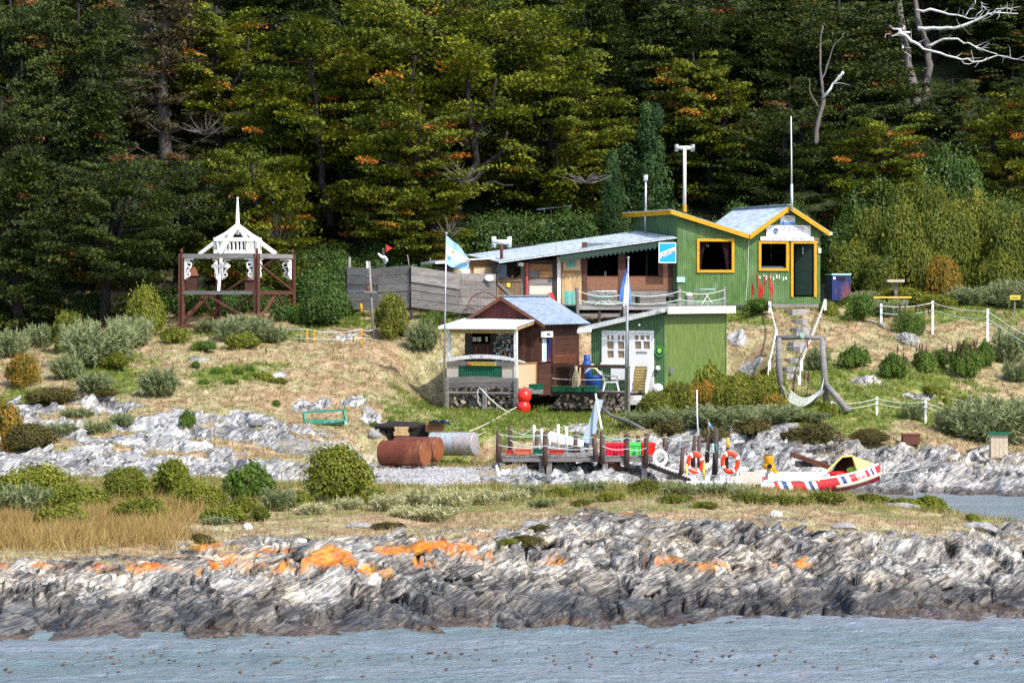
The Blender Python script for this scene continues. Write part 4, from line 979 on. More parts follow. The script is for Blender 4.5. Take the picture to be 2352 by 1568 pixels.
letter(MB(), 'CANAL BEAGLE', w * .54, h * .2, w * .93, h * .78, -.004).build('lettering', 'ink_blue', sg)
disc(w * .965, h * .5, h * .24, -.004).build('green_ring', 'teal_pale', sg)
sg, w, h = sign('sign', 'small sky blue and white sign high under the gable peak', U, 1792, 495, 1826, 516, -.06, 'sky_blue')
MB().box((0.01, -.004, h * .32), (w - .01, -.002, h * .97)).build('white_field', 'flag_white', sg)
MB().box((0.01, -.004, .005), (w - .01, -.002, h * .30)).build('blue_field', 'flag_blue', sg)
letter(MB(), 'LAS MALVINAS', w * .3, h * .72, w * .93, h * .9, -.007).build('lettering', 'ink', sg); letter(MB(), 'SON ARGENTINAS', w * .3, h * .44, w * .93, h * .62, -.007).build('lettering', 'ink', sg)
sg, w, h = sign('sign', 'tiny cream notice at the right end of the strip sign', U, 1869, 546, 1880, 558, -.05, 'ply_warm')
MB().box((w * .15, -.004, h * .5), (w * .85, -.002, h * .6)).build('print', 'ink', sg)

# ------------------------------------------------------------------ cafe (long low building)
YC = .5
cafe = thing('cafe_hut', 'long low timber cafe under a sloping pale metal roof', 'hut', U.O, U.a)
cx = lambda p, y=YC: U.hx(p, y)
cz = lambda p, q, y=YC: U.hz(p, q, y)
# roof sheet: front edge lower, back edge raised
ra = U.hit(1146, 601, -.15); rbp = U.hit(1556, 544, -.15); rr_ = .30
corr_roof((ra[0], -.15, ra[1]), (rbp[0] - .03, -.15, rbp[1]), (rbp[0] - .03, 3.9, rbp[1] + rr_), (ra[0], 3.9, ra[1] + rr_), pitch=.11, amp=.014).build('roof', 'zinc_pale', cafe)
MB().prism([(ra[0], ra[1] - .05), (rbp[0] - .03, rbp[1] - .05), (rbp[0] - .03, rbp[1] - .018), (ra[0], ra[1] - .018)], -.16, -.12).build('roof_edge', 'zinc_pale', cafe)
# scalloped valance, each tongue a part
for k in range(26):
    u0 = .34 + .645 * k / 26; u1 = .34 + .645 * (k + 1) / 26
    xa, xb = ra[0] + (rbp[0] - ra[0]) * u0, ra[0] + (rbp[0] - ra[0]) * u1; za, zb_ = ra[1] + (rbp[1] - ra[1]) * u0 - .05, ra[1] + (rbp[1] - ra[1]) * u1 - .05
    hh = .30; MB().prism([(xa, za), (xa, za - hh * .72), ((xa + xb) / 2, (za + zb_) / 2 - hh), (xb - .004, zb_ - hh * .72), (xb - .004, zb_)], -.10, -.075).build('valance_tongue', 'trim_dark_green', cafe)
MB().box((cx(1512), YC, cz(1530, 690)), (cx(1556), YC + .05, cz(1530, 552))).build('end_wall', 'brown_timber', cafe)
boards(U, cafe, 1512, 604, 1553, 637, 3, YC - .03, 'brown_timber', horiz=True)
boards(U, cafe, 1340, 637, 1552, 666, 1, YC - .03, 'chipboard', 'panel'); 
boards(U, cafe, 1340, 667, 1552, 698, 3, YC - .02, 'grey_timber', horiz=True)
for a, b, mt in ((1338, 1349, 'brown_timber'), (1420, 1437, 'brown_timber')): rb(U, a, 556, b, 690, YC - .05, .07).build('post', mt, cafe)
MB().box((cx(1340), YC - .03, cz(1430, 640)), (cx(1512), YC + .05, cz(1430, 636))).build('window_sill', 'rust_timber', cafe)
for a, b in ((1349, 1421), (1437, 1512)):
    f_ = rb(U, a, 558, b, 637, YC + .03, .006).build('window', 'window_glass', cafe)
    rb(U, a, 634, b, 637.5, YC - .01, .03).build('sash', 'rust_timber', f_)
rb(U, 1484, 560, 1487, 636, YC + .01, .03).build('mullion', 'dim_wall', cafe)
rb(U, 1388, 623, 1393, 637, YC + .08, .04).build('candle', 'white_paint', cafe)
# room behind
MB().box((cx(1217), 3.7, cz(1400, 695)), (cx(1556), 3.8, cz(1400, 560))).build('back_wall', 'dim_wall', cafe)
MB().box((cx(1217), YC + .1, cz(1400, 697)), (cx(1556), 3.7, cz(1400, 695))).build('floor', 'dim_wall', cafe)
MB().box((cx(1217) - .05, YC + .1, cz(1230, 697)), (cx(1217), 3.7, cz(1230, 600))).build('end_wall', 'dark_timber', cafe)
# door with boards and orange window
dr = rb(U, 1288, 586, 1337, 708, YC, .03).build('door', 'orange_timber', cafe)
x0, z1 = U.hit(1290, 628, YC - .02); x1, z0 = U.hit(1336, 706, YC - .02)
for k in range(6):
    MB().box((x0 + (x1 - x0) * k / 6 + .004, YC - .03 + BULGE.uniform(0, .008), z0), (x0 + (x1 - x0) * (k + 1) / 6, YC - .002, z1)).build('plank', 'tan_timber', dr)
x0, z1 = U.hit(1294, 594, YC - .03); x1, z0 = U.hit(1333, 621, YC - .03); MB().box((x0, YC - .04, z0), (x1, YC - .002, z1)).build('door_panel', 'ply_warm', dr)
MB().add([(x0 + .12, YC - .046, z1 - .07), (x1 - .2, YC - .046, z1 - .06), (x1 - .17, YC - .046, z0 + .18), (x0 + .12, YC - .046, z0 + .08)], [(0, 1, 2, 3)]).build('door_pane', 'teal_paint', dr)
rb(U, 1280, 590, 1288, 716, YC - .06, .10).build('post', 'white_paint', cafe)
rb(U, 1270, 594, 1280, 712, YC - .02, .10).build('post', 'dark_timber', cafe)
for py0, py1, mt in ((597, 606, 'dark_timber'), (606.5, 621, 'orange_timber'), (621.5, 639, 'grey_timber'), (640, 655.5, 'grey_timber'), (656, 676, 'osb_pale'), (676.5, 700, 'grey_timber')):
    rb(U, 1216, py0, 1270, py1, YC + BULGE.uniform(0, .03), .06).build('plank', mt, cafe)
rb(U, 1239, 623, 1269, 637, YC - .02, .02).build('patch_board', 'orange_timber', cafe)
rb(U, 1197, 603, 1215, 690, YC + .05, .08).build('post', 'grey_timber', cafe)
rb(U, 1208, 603, 1213, 678, YC - .10, .06).build('down_pipe', 'red_paint', cafe)
rb(U, 1192, 603, 1203, 611, YC - .2, .18).build('beam_end', 'white_paint', cafe)
sg, w, h = sign('beer_sign', 'blue and white square beer sign hanging at the end of the cafe front', U, 1513, 556.8, 1553, 604, -.18, 'white_clean')
MB().box((.025, -.004, .03), (w - .025, -.002, h - .03)).build('blue_field', 'sign_blue', sg)
MB().add([(.025, -.007, h * .22), (w - .025, -.007, h * .55), (w - .025, -.007, h * .80), (.025, -.007, h * .47)], [(0, 1, 2, 3)]).build('white_band', 'white_clean', sg)
letter(MB(), 'Quilmes', w * .08, h * .24, w * .95, h * .47, -.011, skew=h * .26).build('lettering', 'ink', sg)
MB().sphere(U.wld((cx(1397, .1), .1, cz(1397, 577, .1))), .07, 8, 6).build('lamp', 'white_clean', cafe, world=True)
# gate beside the cafe
gt = thing('garden_gate', 'brown picket gate with a diagonal brace between plank fence and cafe', 'gate', U.O, U.a)
x0, z0 = U.hit(1140, 690, YC); x1 = cx(1197)
for k in range(10):
    xa = x0 + (x1 - x0) * k / 10; xb = x0 + (x1 - x0) * (k + 1) / 10; zt_ = cz(1165, 637 + BULGE.uniform(-5, 6))
    MB().prism([(xa + .006, z0), (xb - .004, z0), (xb - .004, zt_), ((xa + xb) / 2, zt_ + .06), (xa + .006, zt_)], YC, YC + .02).build('picket', 'gate_timber', gt)
MB().beam((x0, YC - .025, cz(1165, 645)), (x1, YC - .025, cz(1165, 643)), .035, .09).build('rail', 'gate_timber', gt)
MB().beam((x0 + .05, YC - .03, cz(1165, 650)), (x1 - .28, YC - .03, cz(1165, 684)), .03, .10).build('brace', 'grey_timber', gt)
rb(U, 1164, 650, 1172, 659, YC - .05, .015).build('latch_plate', 'sign_yellow', gt)
for a, b in ((1133, 1141), ): rb(U, a, 600, b, 694, YC, .1).build('gate_post', 'dark_timber', gt)
mb = corr_wall(cx(1141), cx(1172), lambda x: cz(1160, 640, .8), lambda x: cz(1160, 607, .8), pitch=.12, amp=.03, y=.8); mb.build('screen_sheet', 'zinc_grey', gt, smooth=True)
rb(U, 1141, 600, 1197, 660, 1.4, .05).build('back_board', 'dark_timber', gt)
# low store behind fence
st_ = thing('store_shed', 'low tan store with a thin flat roof behind the plank fence', 'shed', U.O, U.a)
YS_ = 1.2
rb(U, 1048, 604, 1142, 690, YS_, .06).build('wall', 'orange_timber', st_)
for a, b, c, d, mt, nm in ((1088, 613, 1136, 632, 'ply_warm', 'shutter'), (1059, 613, 1080, 640, 'zinc_pale', 'ribbed_patch'), (1043, 608, 1060, 660, 'tan_timber', 'board'), (1004, 612, 1050, 660, 'dark_timber', 'board')): rb(U, a, b, c, d, YS_ - .04, .03).build(nm, mt, st_)
p_, q_ = U.hit(1036, 600, YS_ - .3), U.hit(1150, 594, YS_ - .3)
MB().prism([(p_[0], p_[1]), (q_[0], q_[1]), (q_[0], q_[1] + .05), (p_[0], p_[1] + .05)], YS_ - .3, YS_ + 2.5).build('roof', 'zinc_pale', st_)
p_, q_ = U.hit(1000, 606, YS_ - .4), U.hit(1052, 604, YS_ - .4)
MB().prism([(p_[0], p_[1]), (q_[0], q_[1]), (q_[0], q_[1] + .10), (p_[0], p_[1] + .08)], YS_ - .4, YS_ + 1.5).build('roof', 'zinc_pale', st_)
rb(U, 1048, 596, 1142, 606, YS_ - .03, .05).build('fascia', 'orange_timber', st_)
# hidden hut in the trees
ht = thing('wood_hut', 'half hidden dark hut with a thin pale roof among the trees', 'hut', W(1275, 534, 126)); 
MB().box(W(1252, 540, 126), W(1310, 487, 128)).build('wall', 'dark_timber', ht, world=True); mb = MB(); a = W(1232, 483, 125.6); b = W(1312, 474, 125.6)
mb.beam(a, b, 2.2, .05, up=(0, 0, 1)); mb.build('roof', 'zinc_grey', ht, world=True); MB().box(W(1283, 513, 125.9), W(1292, 492, 125.95)).build('window', 'zinc_grey', ht, world=True)

# ------------------------------------------------------------------ terrace deck, rope rail, furniture
deck = thing('terrace_deck', 'weathered raised deck with boards in front of the cafe', 'deck', U.O, U.a)
zd = U.hz(1500, 700, -1.5); xa, xb = U.hx(1322, -2.2), U.hx(1664, -2.2)
for k in range(12):
    yy = -2.3 + k * .22; MB().box((xa, yy, zd - .04), (xb, yy + .205, zd + BULGE.uniform(0, .008))).build('plank', 'grey_timber', deck)
MB().box((xa, -2.36, zd - .17), (xb, -2.305, zd + .0)).build('rim_board', 'grey_timber', deck)
for p_ in (1325, 1375, 1425, 1475): 
    xx = U.hx(p_, -2.2); MB().box((xx - .05, -2.3, zd - 1.0), (xx + .05, -2.2, zd - .04)).build('leg', 'dark_timber', deck)
MB().box((xa, -2.28, zd - .42), (U.hx(1460, -2.2), -2.24, zd - .30)).build('rail_board', 'grey_timber', deck)
rail = thing('rope_rail', 'rope railing with grey posts along the front of the cafe deck', 'railing', U.O, U.a)
posts = []
for p_, top in ((1325, 661), (1432, 668), (1559, 661), (1661, 658)):
    xx = U.hx(p_, -2.3); zt_ = U.hz(p_, top, -2.3); posts.append((xx, zt_)); MB().beam((xx, -2.38, zd - .75), (xx + BULGE.uniform(-.02, .02), -2.38, zt_), .10, .10).build('post', 'grey_timber', rail)
def sag(a, b, s_, n=8): 
    a, b = Vector(a), Vector(b); return [a.lerp(b, i / n) - Vector((0, 0, s_ * 4 * (i / n) * (1 - i / n))) for i in range(n + 1)]
for (a, b) in zip(posts[:-1], posts[1:]):
    for dz_, s_ in ((.12, .13), (.42, .10)):
        MB().tube(sag((a[0], -2.43, a[1] - dz_), (b[0], -2.43, b[1] - dz_), s_), .015, 5).build('rope', 'rope_white', rail)
    # netting under the ropes
    mb = MB()
    for i in range(26):
        xq = a[0] + (b[0] - a[0]) * i / 26
        for s_ in (-1, 1): mb.tube([(xq, -2.42, zd + .02), (xq + s_ * .22, -2.42, a[1] - .45)], .0022, 3, cap=False)
    mb.build('netting', 'rope_teal', rail)
MB().tube(sag((cx(1290), YC - 1.2, cz(1290, 667, -.7)), (posts[0][0], -2.43, posts[0][1] - .1), .05), .015, 5).build('rope', 'rope_white', rail)
def table(label, px, py_top, yy, wd, hgt, mat, legm):
    x, z = U.hit(px, py_top, yy); t = thing('folding_table', label, 'table', U.wld((x, yy, zd)), U.a)
    P_ = [(wd / 2 * math.cos(i * math.pi / 8), .38 * math.sin(i * math.pi / 8)) for i in range(16)]
    MB().prism(P_, z - zd - .035, z - zd, ax='xy').build('table_top', mat, t)
    for s_ in (-1, 1):
        for q in (-1, 1): MB().tube([(q * wd * .22 - q * wd * .02, s_ * .2, z - zd - .03), (-q * wd * .28, s_ * .26, .0)], .016, 5).build('leg', legm, t)
table('round pale green folding table at the right end of the deck', 1619, 663, -1.6, .80, .7, 'teal_pale', 'white_paint')
table('white folding table behind the rope rail in front of the wooden cafe door', 1386, 667, -1.5, 1.0, .7, 'white_paint', 'white_paint')
table('green folding table with splayed white legs at the left end of the deck', 1377, 681, -1.95, .95, .5, 'teal_paint', 'white_paint')
t = thing('litter_bin', 'small grey bin with a white top beside the pale green table', 'bin', U.wld((U.hx(1583, -1.8), -1.8, zd)), U.a)
MB().box((-.12, -.1, 0), (.12, .1, .32)).build('bin_body', 'grey_timber', t); MB().sphere((0, 0, .36), (.13, .11, .09), 8, 6).build('bin_top', 'white_paint', t)
t = thing('deck_bench', 'low pale bench standing against the cafe wall on the deck', 'bench', U.wld((U.hx(1500, -.5), -.5, zd)), U.a)
MB().box((-.75, -.18, .30), (.75, .18, .35)).build('seat', 'grey_timber', t)
for s_ in (-.6, .6): MB().box((s_ - .04, -.15, 0), (s_ + .04, .15, .30)).build('leg', 'trim_dark_green', t)
# green curtain cloth by door, red kayak nose, blue drum
mb = MB(); rows = []
for i in range(8):
    u = i / 7; rows.append([(cx(1292 + 10 * u + k * (34 - 10 * u) / 8, -.2), -.2 + .04 * math.sin(k * 1.7 + u * 2), cz(1300, 668 + 50 * u, -.2)) for k in range(9)])
o = mb.grid(rows); o.v = [tuple(U.wld(p)) for p in o.v]; o = o.build('shade_net', 'teal_paint', smooth=True); tag(o, 'green net cloth hanging over the foot of the wooden cafe door', 'net')
mb = MB(); A_ = [U.wld((cx(a, -.3), -.3, cz(a, b, -.3))) for a, b in ((1249, 685), (1270, 672), (1278, 695), (1262, 694))]; B_ = [p + U.ey * .35 for p in A_]
mb.add(A_ + B_, [(0, 1, 2, 3), (7, 6, 5, 4), (0, 4, 5, 1), (1, 5, 6, 2), (2, 6, 7, 3), (3, 7, 4, 0)]); tag(mb.build('red_tank', 'red_paint'), 'red angular fuel can beside the white post of the cafe', 'can')
dx, dz_ = U.hit(1925, 690, .6); t = thing('drum_bin', 'rust streaked dark blue square bin at the right of the post hut', 'bin', U.wld((dx, .6, dz_ - .05)), U.a)
M('drum_blue', (.015, .028, .13), (.010, .018, .085), .5, (3, 3, 3), .3, stain=(.28, .075, .04), stain_amt=.8, stain_scale=1.7)
MB().box((-.38, -.3, .05), (.38, .3, 1.0)).build('bin_body', 'drum_blue', t); MB().box((-.40, -.32, 1.0), (.40, .32, 1.06)).build('lid', 'teal_pale', t); MB().box((-.16, -.315, .80), (.16, -.301, .93)).build('slot', 'dark_room', t); MB().box((-.33, -.312, .84), (-.25, -.301, .94)).build('label_plate', 'white_clean', t)
for p_ in range(4):
    yy = .2; x0, z0 = U.hit(1888, 652 + p_ * 11, yy + 1.0); MB().box((x0, 1.2, z0 - .16), (U.hx(1905, 1.2), 1.24, z0)).build('plank', 'grey_timber', hut)
# ------------------------------------------------------------------ kiosk (brown hut with porch)
K = Fr(1237, 905, 104.6, -25.0); KS = frv(K.O, 65.0)
kio = thing('kiosk', 'dark brown timber kiosk with a grey metal gable roof and open porch', 'kiosk', K.O, K.a)
kx = lambda p, y=0: K.hx(p, y)
kz = lambda p, q, y=0: K.hz(p, q, y)
kl = kx(1067); kd = KS.hx(1330); kzt = kz(1237, 745); kap = kz(1152, 684); kap_x = kx(1152)
# front wall below the gable: dark boards around a hatch
for a, b, c, d, mt in ((1067, 732, 1084, 905, 'dark_timber'), (1126, 732, 1133, 905, 'dark_timber'), (1178, 732, 1237, 905, 'brown_timber'), (1084, 790, 1126, 905, 'brown_timber'), (1133, 832, 1178, 905, 'dark_timber'), (1084, 732, 1126, 764, 'dark_timber'), (1133, 732, 1178, 764, 'dark_timber')):
    n = max(1, int((c - a) / 9)); boards(K, kio, a, b, c, d, n, 0.0, mt)
gt_f = interp1([(kl, kz(1067, 733)), (kap_x, kap), (kx(1237), kz(1237, 745))])
x0, x1 = kl + .02, kx(1237) - .02; zg = kz(1150, 734)
for i in range(17):
    a = x0 + (x1 - x0) * i / 17; b = x0 + (x1 - x0) * (i + 1) / 17; za, zb_ = max(gt_f(a), zg + .01), max(gt_f(b), zg + .01)
    MB().prism([(a + .005, zg), (b, zg), (b, zb_ - .02), (a + .005, za - .02)], -.03 - BULGE.uniform(0, .012), -.002).build('gable_plank', 'red_timber', kio)
boards_side = []
for i in range(13):
    z0 = kz(1237, 905) - .05 + (kzt - kz(1237, 905) + .05) * i / 13; z1 = kz(1237, 905) - .05 + (kzt - kz(1237, 905) + .05) * (i + 1) / 13; j = BULGE.uniform(0, .012)
    MB().box((-.03 + j, 0.02, z0 + .006), (0 + j, kd, z1)).build('plank', 'brown_timber', kio)
MB().box((kl, .03, -.1), (kl + .03, kd, kzt)).build('side_wall', 'brown_timber', kio); MB().box((kl, kd, -.1), (-.03, kd + .04, kzt)).build('back_wall', 'dark_timber', kio)
MB().box((kl, .04, -.1), (-.04, kd, -.04)).build('floor', 'dark_timber', kio)
# roof
rf = K.hit(1150.4, 680, -.22); re = K.hit(1251, 745, -.22); lx = rf[0] - (re[0] - rf[0])
rfb = KS.hx(1346); yb = kd + .25
corr_roof((re[0], -.22, re[1]), (re[0], yb, re[1]), (rf[0], yb, rf[1]), (rf[0], -.22, rf[1])).build('roof', 'zinc_grey', kio)
corr_roof((lx, -.22, re[1]), (lx, yb, re[1]), (rf[0], yb, rf[1]), (rf[0], -.22, rf[1])).build('roof', 'zinc_grey', kio)
MB().beam((rf[0], -.24, rf[1] + .015), (rf[0], yb, rf[1] + .015), .24, .02).build('ridge_cap', 'zinc_roof', kio)
for ex_ in (re[0], lx): MB().prism([(rf[0], rf[1] - .13), (ex_, re[1] - .12), (ex_, re[1] - .015), (rf[0], rf[1] - .015)], -.26, -.22).build('barge_board', 'rust_timber', kio)
# porch
yP = -1.7
pf = K.hit(1008, 749, -1.95); pf2 = K.hit(1186, 750, -1.95); pb = K.hit(1067, 731, -.03); pb2 = K.hit(1234, 733, -.03)
corr_roof((pf[0], -1.95, pf[1]), (pf2[0], -1.95, pf2[1]), (pb2[0], -.03, pb2[1]), (pb[0], -.03, pb[1]), pitch=.10, amp=.014).build('porch_roof', 'zinc_pale', kio)
MB().beam((pf[0], -1.98, pf[1] - .045), (pf2[0], -1.98, pf2[1] - .045), .06, .09).build('gutter', 'white_clean', kio)
MB().beam((pf2[0] - .06, -1.93, pf2[1] - .09), (pb2[0] - .06, -.05, pb2[1] - .09), .05, .10).build('porch_rafter', 'tan_timber', kio)
MB().box((kx(1028, yP), yP, kz(1100, 765, yP)), (kx(1186, yP), yP + .08, kz(1100, 756, yP))).build('porch_beam', 'tan_timber', kio)
for p_, b_, mt in ((1030, 838, 'white_paint'), (1183.5, 942, 'white_paint')): rb(K, p_ - 3.5, 757, p_ + 3.5, b_, yP - .03, .09).build('porch_post', mt, kio)
rb(K, 1026, 838, 1054, 870, yP, .03).build('panel', 'osb_pale', kio); rb(K, 1153, 838, 1181, 870, yP, .03).build('panel', 'osb_pale', kio)
corr_wall(kx(1053.5, yP), kx(1154, yP), lambda x: kz(1100, 868, yP), lambda x: kz(1100, 840.5, yP), pitch=.07, amp=.01, y=yP - .01).build('counter_sheet', 'green_panel', kio, smooth=True)
rb(K, 1026, 830.5, 1182, 840, yP - .04, .10).build('counter_rail', 'grey_timber', kio)
sp0 = .0
MB().box((-.08, yP + .05, kz(1200, 890, -.8)), (-.05, -.05, kz(1200, 836, -.8))).build('side_panel', 'ply_warm', kio)
MB().box((-.09, yP + .05, kz(1200, 836, -.8)), (-.04, -.05, kz(1200, 832, -.8))).build('side_rail', 'orange_timber', kio)
MB().box((-.10, -.12, kz(1230, 888, 0)), (-.03, -.05, kz(1230, 834, 0))).build('side_post', 'orange_timber', kio)
for i in range(6):
    yy = yP + .02 + i * .28; MB().box((kx(1026, yP), yy, kz(1100, 896, yP)), (.1, yy + .27, kz(1100, 892, yP))).build('deck_plank', 'grey_timber', kio)
# hatch interior: postcards, small window
cols_ = [('card_%d' % i, c) for i, c in enumerate([(.65, .66, .68), (.20, .30, .42), (.45, .20, .18), (.22, .36, .26), (.62, .52, .26), (.72, .74, .72), (.34, .46, .58), (.12, .14, .2)])]
for n_, c_ in cols_: M(n_, c_, tuple(q * .8 for q in c_), .5)
pbd = rb(K, 1133, 764, 1178, 834, .06, .03).build('card_board', 'dark_timber', kio)
for i in range(9):
    for j in range(11):
        if BULGE.random() < .18: continue
        px = 1134.5 + i * 4.9 + BULGE.uniform(-1, 1); py = 766 + j * 6.1 + BULGE.uniform(-1.5, 1.5); a = K.hit(px, py, .055); w_ = BULGE.uniform(.045, .075); h_ = BULGE.uniform(.05, .09)
        MB().box((a[0], .05 + BULGE.uniform(0, .006), a[1] - h_), (a[0] + w_, .058, a[1])).build('card', BULGE.choice(cols_)[0], pbd)
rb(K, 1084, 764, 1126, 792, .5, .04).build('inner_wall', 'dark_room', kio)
for a, b, c, d in ((1085, 774, 1094, 784), (1096, 774, 1105, 784), (1115, 773, 1120, 784)): rb(K, a, b, c, d, .04, .01).build('pane', 'card_0', kio)
for a in (1091, 1118): rb(K, a, 795, a + 4, 832, -.06, .04).build('inner_post', 'rust_timber', kio)
# side wall fittings (plane x=0)
def sb(px0, py0, px1, py1, out=.03, th=.03):
    a = KS.hit(px0, py0, -out); b = KS.hit(px1, py1, -out); mb = MB(); mb.box((out, a[0], b[1]), (out - th, b[0], a[1])); return mb
dr = sb(1245, 764, 1271, 832).build('door', 'dark_room', kio)
sb(1246, 772, 1255, 830, .05, .015).build('white_curtain', 'flag_white', dr); sb(1255, 772, 1265, 830, .05, .015).build('blue_curtain', 'drum_blue', dr)
for i in range(5): sb(1247 + BULGE.uniform(0, 3), 774 + i * 11, 1253, 780 + i * 11, .06, .008).build('blue_mark', 'sky_blue', dr)
sb(1242, 756, 1245, 834, .06, .05).build('door_post', 'brown_timber', kio); sb(1270, 756, 1273, 834, .06, .05).build('door_post', 'rust_timber', kio)
sgn = thing('sign', 'small white lit box sign over the blue curtained door of the kiosk', 'sign', K.wld((0, 0, 0)), K.a)
sb(1250, 761, 1270, 774, .22, .12).build('board', 'white_clean', sgn); sb(1256, 765, 1264, 770, .224, .004).build('print', 'ink_blue', sgn)
for i in range(4): sb(1273, 815 + i * 6, 1324, 820.6 + i * 6, .035, .03).build('plank', 'rust_timber', kio)
# curved white board, yellow notice, bench front, posts
crv = thing('curved_board', 'long white bowed board fixed across the front of the kiosk porch', 'board', K.wld((kx(1105, -2.1), -2.1, kz(1105, 830, -2.1))), K.a)
o0 = Vector((kx(1105, -2.1), -2.1, kz(1105, 830, -2.1))); up_, dn_ = [], []
for i in range(17):
    u = -1 + i / 8; px = 1104 + u * 101; c = 818.5 + 13.5 * u * u; th = 4.6 * (1 - .75 * abs(u) ** 3)
    a = K.hit(px, c - th, -2.1); b = K.hit(px, c + th, -2.1); up_.append((a[0] - o0.x, a[1] - o0.z)); dn_.append((b[0] - o0.x, b[1] - o0.z))
MB().prism(dn_ + up_[::-1], 0, .05).build('board', 'white_paint', crv)
for p_ in (1079, 1083, 1103, 1107): a = K.hit(p_, 819, -2.1); MB().box((a[0] - o0.x, -.004, a[1] - o0.z - .03), (a[0] - o0.x + .025, 0, a[1] - o0.z + .03)).build('mark', 'ink', crv)
sg, w, h = sign('sign', 'yellow name strip with an orange emblem on the kiosk counter', K, 1074, 831, 1139, 839.5, yP - .08, 'sign_yellow', .02)
letter(MB(), 'PAIS DE ISLA REDONDA', w * .17, h * .3, w * .98, h * .85, -.004).build('lettering', 'ink', sg)
em = MB().box((.01, -.004, .01), (w * .14, -.002, h - .01)).build('emblem', 'red_paint', sg); MB().add([(w * .03, -.007, h * .85), (w * .12, -.007, h * .85), (w * .075, -.007, h * .1)], [(0, 1, 2)]).build('emblem_wedge', 'sign_orange', em)
rk = thing('wood_rack', 'grey weathered bench-like log rack under the kiosk porch', 'rack', K.wld((0, -2.0, 0)), K.a)
def rkb(mb): mb.v = [(p[0], p[1] + 2.0, p[2]) for p in mb.v]; return mb
ptop = [(1021, 868), (1040, 866), (1065, 864.5), (1090, 863.5), (1115, 864), (1140, 866), (1162, 867.5), (1180, 868)]
T_ = [K.hit(a, b, -2.0) for a, b in ptop]; B_ = [K.hit(a, 879, -2.0) for a, b in ptop]; rkb(MB().prism(B_ + T_[::-1], -2.0, -1.95)).build('plank', 'grey_timber', rk)
T_ = [K.hit(a, 879.8, -2.0) for a, b in ptop]; B_ = [K.hit(a, 889.5 - 1.5 * math.sin((a - 1021) / 160 * 3.14), -2.0) for a, b in ptop]; rkb(MB().prism(B_ + T_[::-1], -2.01, -1.96)).build('plank', 'grey_timber', rk)
rkb(rb(K, 1026, 899, 1181, 904, -2.0, .06)).build('rail', 'grey_timber', rk)
for a, b, c, d in ((1019.5, 866, 1028, 936), (1108, 889, 1115.5, 944), (1180, 868, 1188, 944)): rkb(rb(K, a, b, c, d, -2.08, .1)).build('post', 'grey_timber', rk)
# firewood: every log a part
def log_mesh(nm, seed, r=.055, L=.5, split=False):
    rng = random.Random(seed); n = 8 if not split else 5; mb = MB(); P0, P1 = [], []
    for i in range(n):
        t = 2 * math.pi * i / n; q = r * rng.uniform(.75, 1.15) * (1 if not split else rng.uniform(.6, 1.3)); P0.append((q * math.cos(t), -L / 2, q * math.sin(t))); P1.append((q * math.cos(t) * .95, L / 2, q * math.sin(t) * .95))
    mb.add(P0 + P1, [(i, (i + 1) % n, (i + 1) % n + n, i + n) for i in range(n)] + [tuple(reversed(range(n))), tuple(range(n, 2 * n))])
    me = bpy.data.meshes.new(nm); me.from_pydata([tuple(p) for p in mb.v], [], mb.f); me.materials.append(MATS['log_bark']); me.materials.append(MATS['log_end']); me.update()
    for p in me.polygons: p.material_index = 1 if p.index >= n else 0
    return me
LOGS = [log_mesh('log', i, split=i > 3) for i in range(8)]
def stack_logs(label, fr, px0, px1, py0, py1, y, n, tilt=.25, group=None, scale=1.0):
    x0, z1 = fr.hit(px0, py0, y); x1, z0 = fr.hit(px1, py1, y); t = thing('firewood_stack', label, 'firewood', fr.wld(((x0 + x1) / 2, y, z0)), fr.a); cxm = (x0 + x1) / 2
    rows = max(2, int((z1 - z0) / (.088 * scale))); per = max(1, n // rows); rng = random.Random(n)
    for r_ in range(rows):
        for c in range(per):
            o = bpy.data.objects.new('log', LOGS[rng.randrange(8)]); COL.objects.link(o); o.parent = t
            xx = x0 + (x1 - x0) * (c + .5 + .5 * (r_ % 2) + rng.uniform(-.25, .25)) / (per + .5) - cxm
            o.location = (xx, rng.uniform(-.08, .10) + .2, (z1 - z0) * (r_ + .5) / rows + rng.uniform(-.02, .02))
            k = rng.uniform(.75, 1.3) * scale; o.scale = (k, 1, k); o.rotation_euler = (rng.uniform(-.1, .1), rng.uniform(0, 6.28), rng.gauss(0, tilt))
    return t
stack_logs('grey split firewood heaped under the kiosk porch', K, 1030, 1178, 905, 942, -1.9, 70, .8)
stack_logs('short row of grey firewood on the shelf under the porch bench', K, 1032, 1176, 890.5, 898.5, -1.85, 24, 1.0)
# kiosk side deck edge and green box
MB().box(K.wld((-.05, -1.5, kz(1215, 903, -.8))), K.wld((.30, -.3, kz(1215, 895, -.8)))).build('side_step', 'grey_timber', kio, world=True)
bx = thing('green_box', 'small green wooden box on the step beside the kiosk porch', 'box', K.wld((.12, -.45, kz(1225, 893, -.4))), K.a)
MB().box((-.16, -.22, 0), (.16, .22, .14)).build('box_body', 'green_panel', bx); MB().box((-.175, -.235, .14), (.175, .235, .17)).build('lid', 'green_panel', bx)
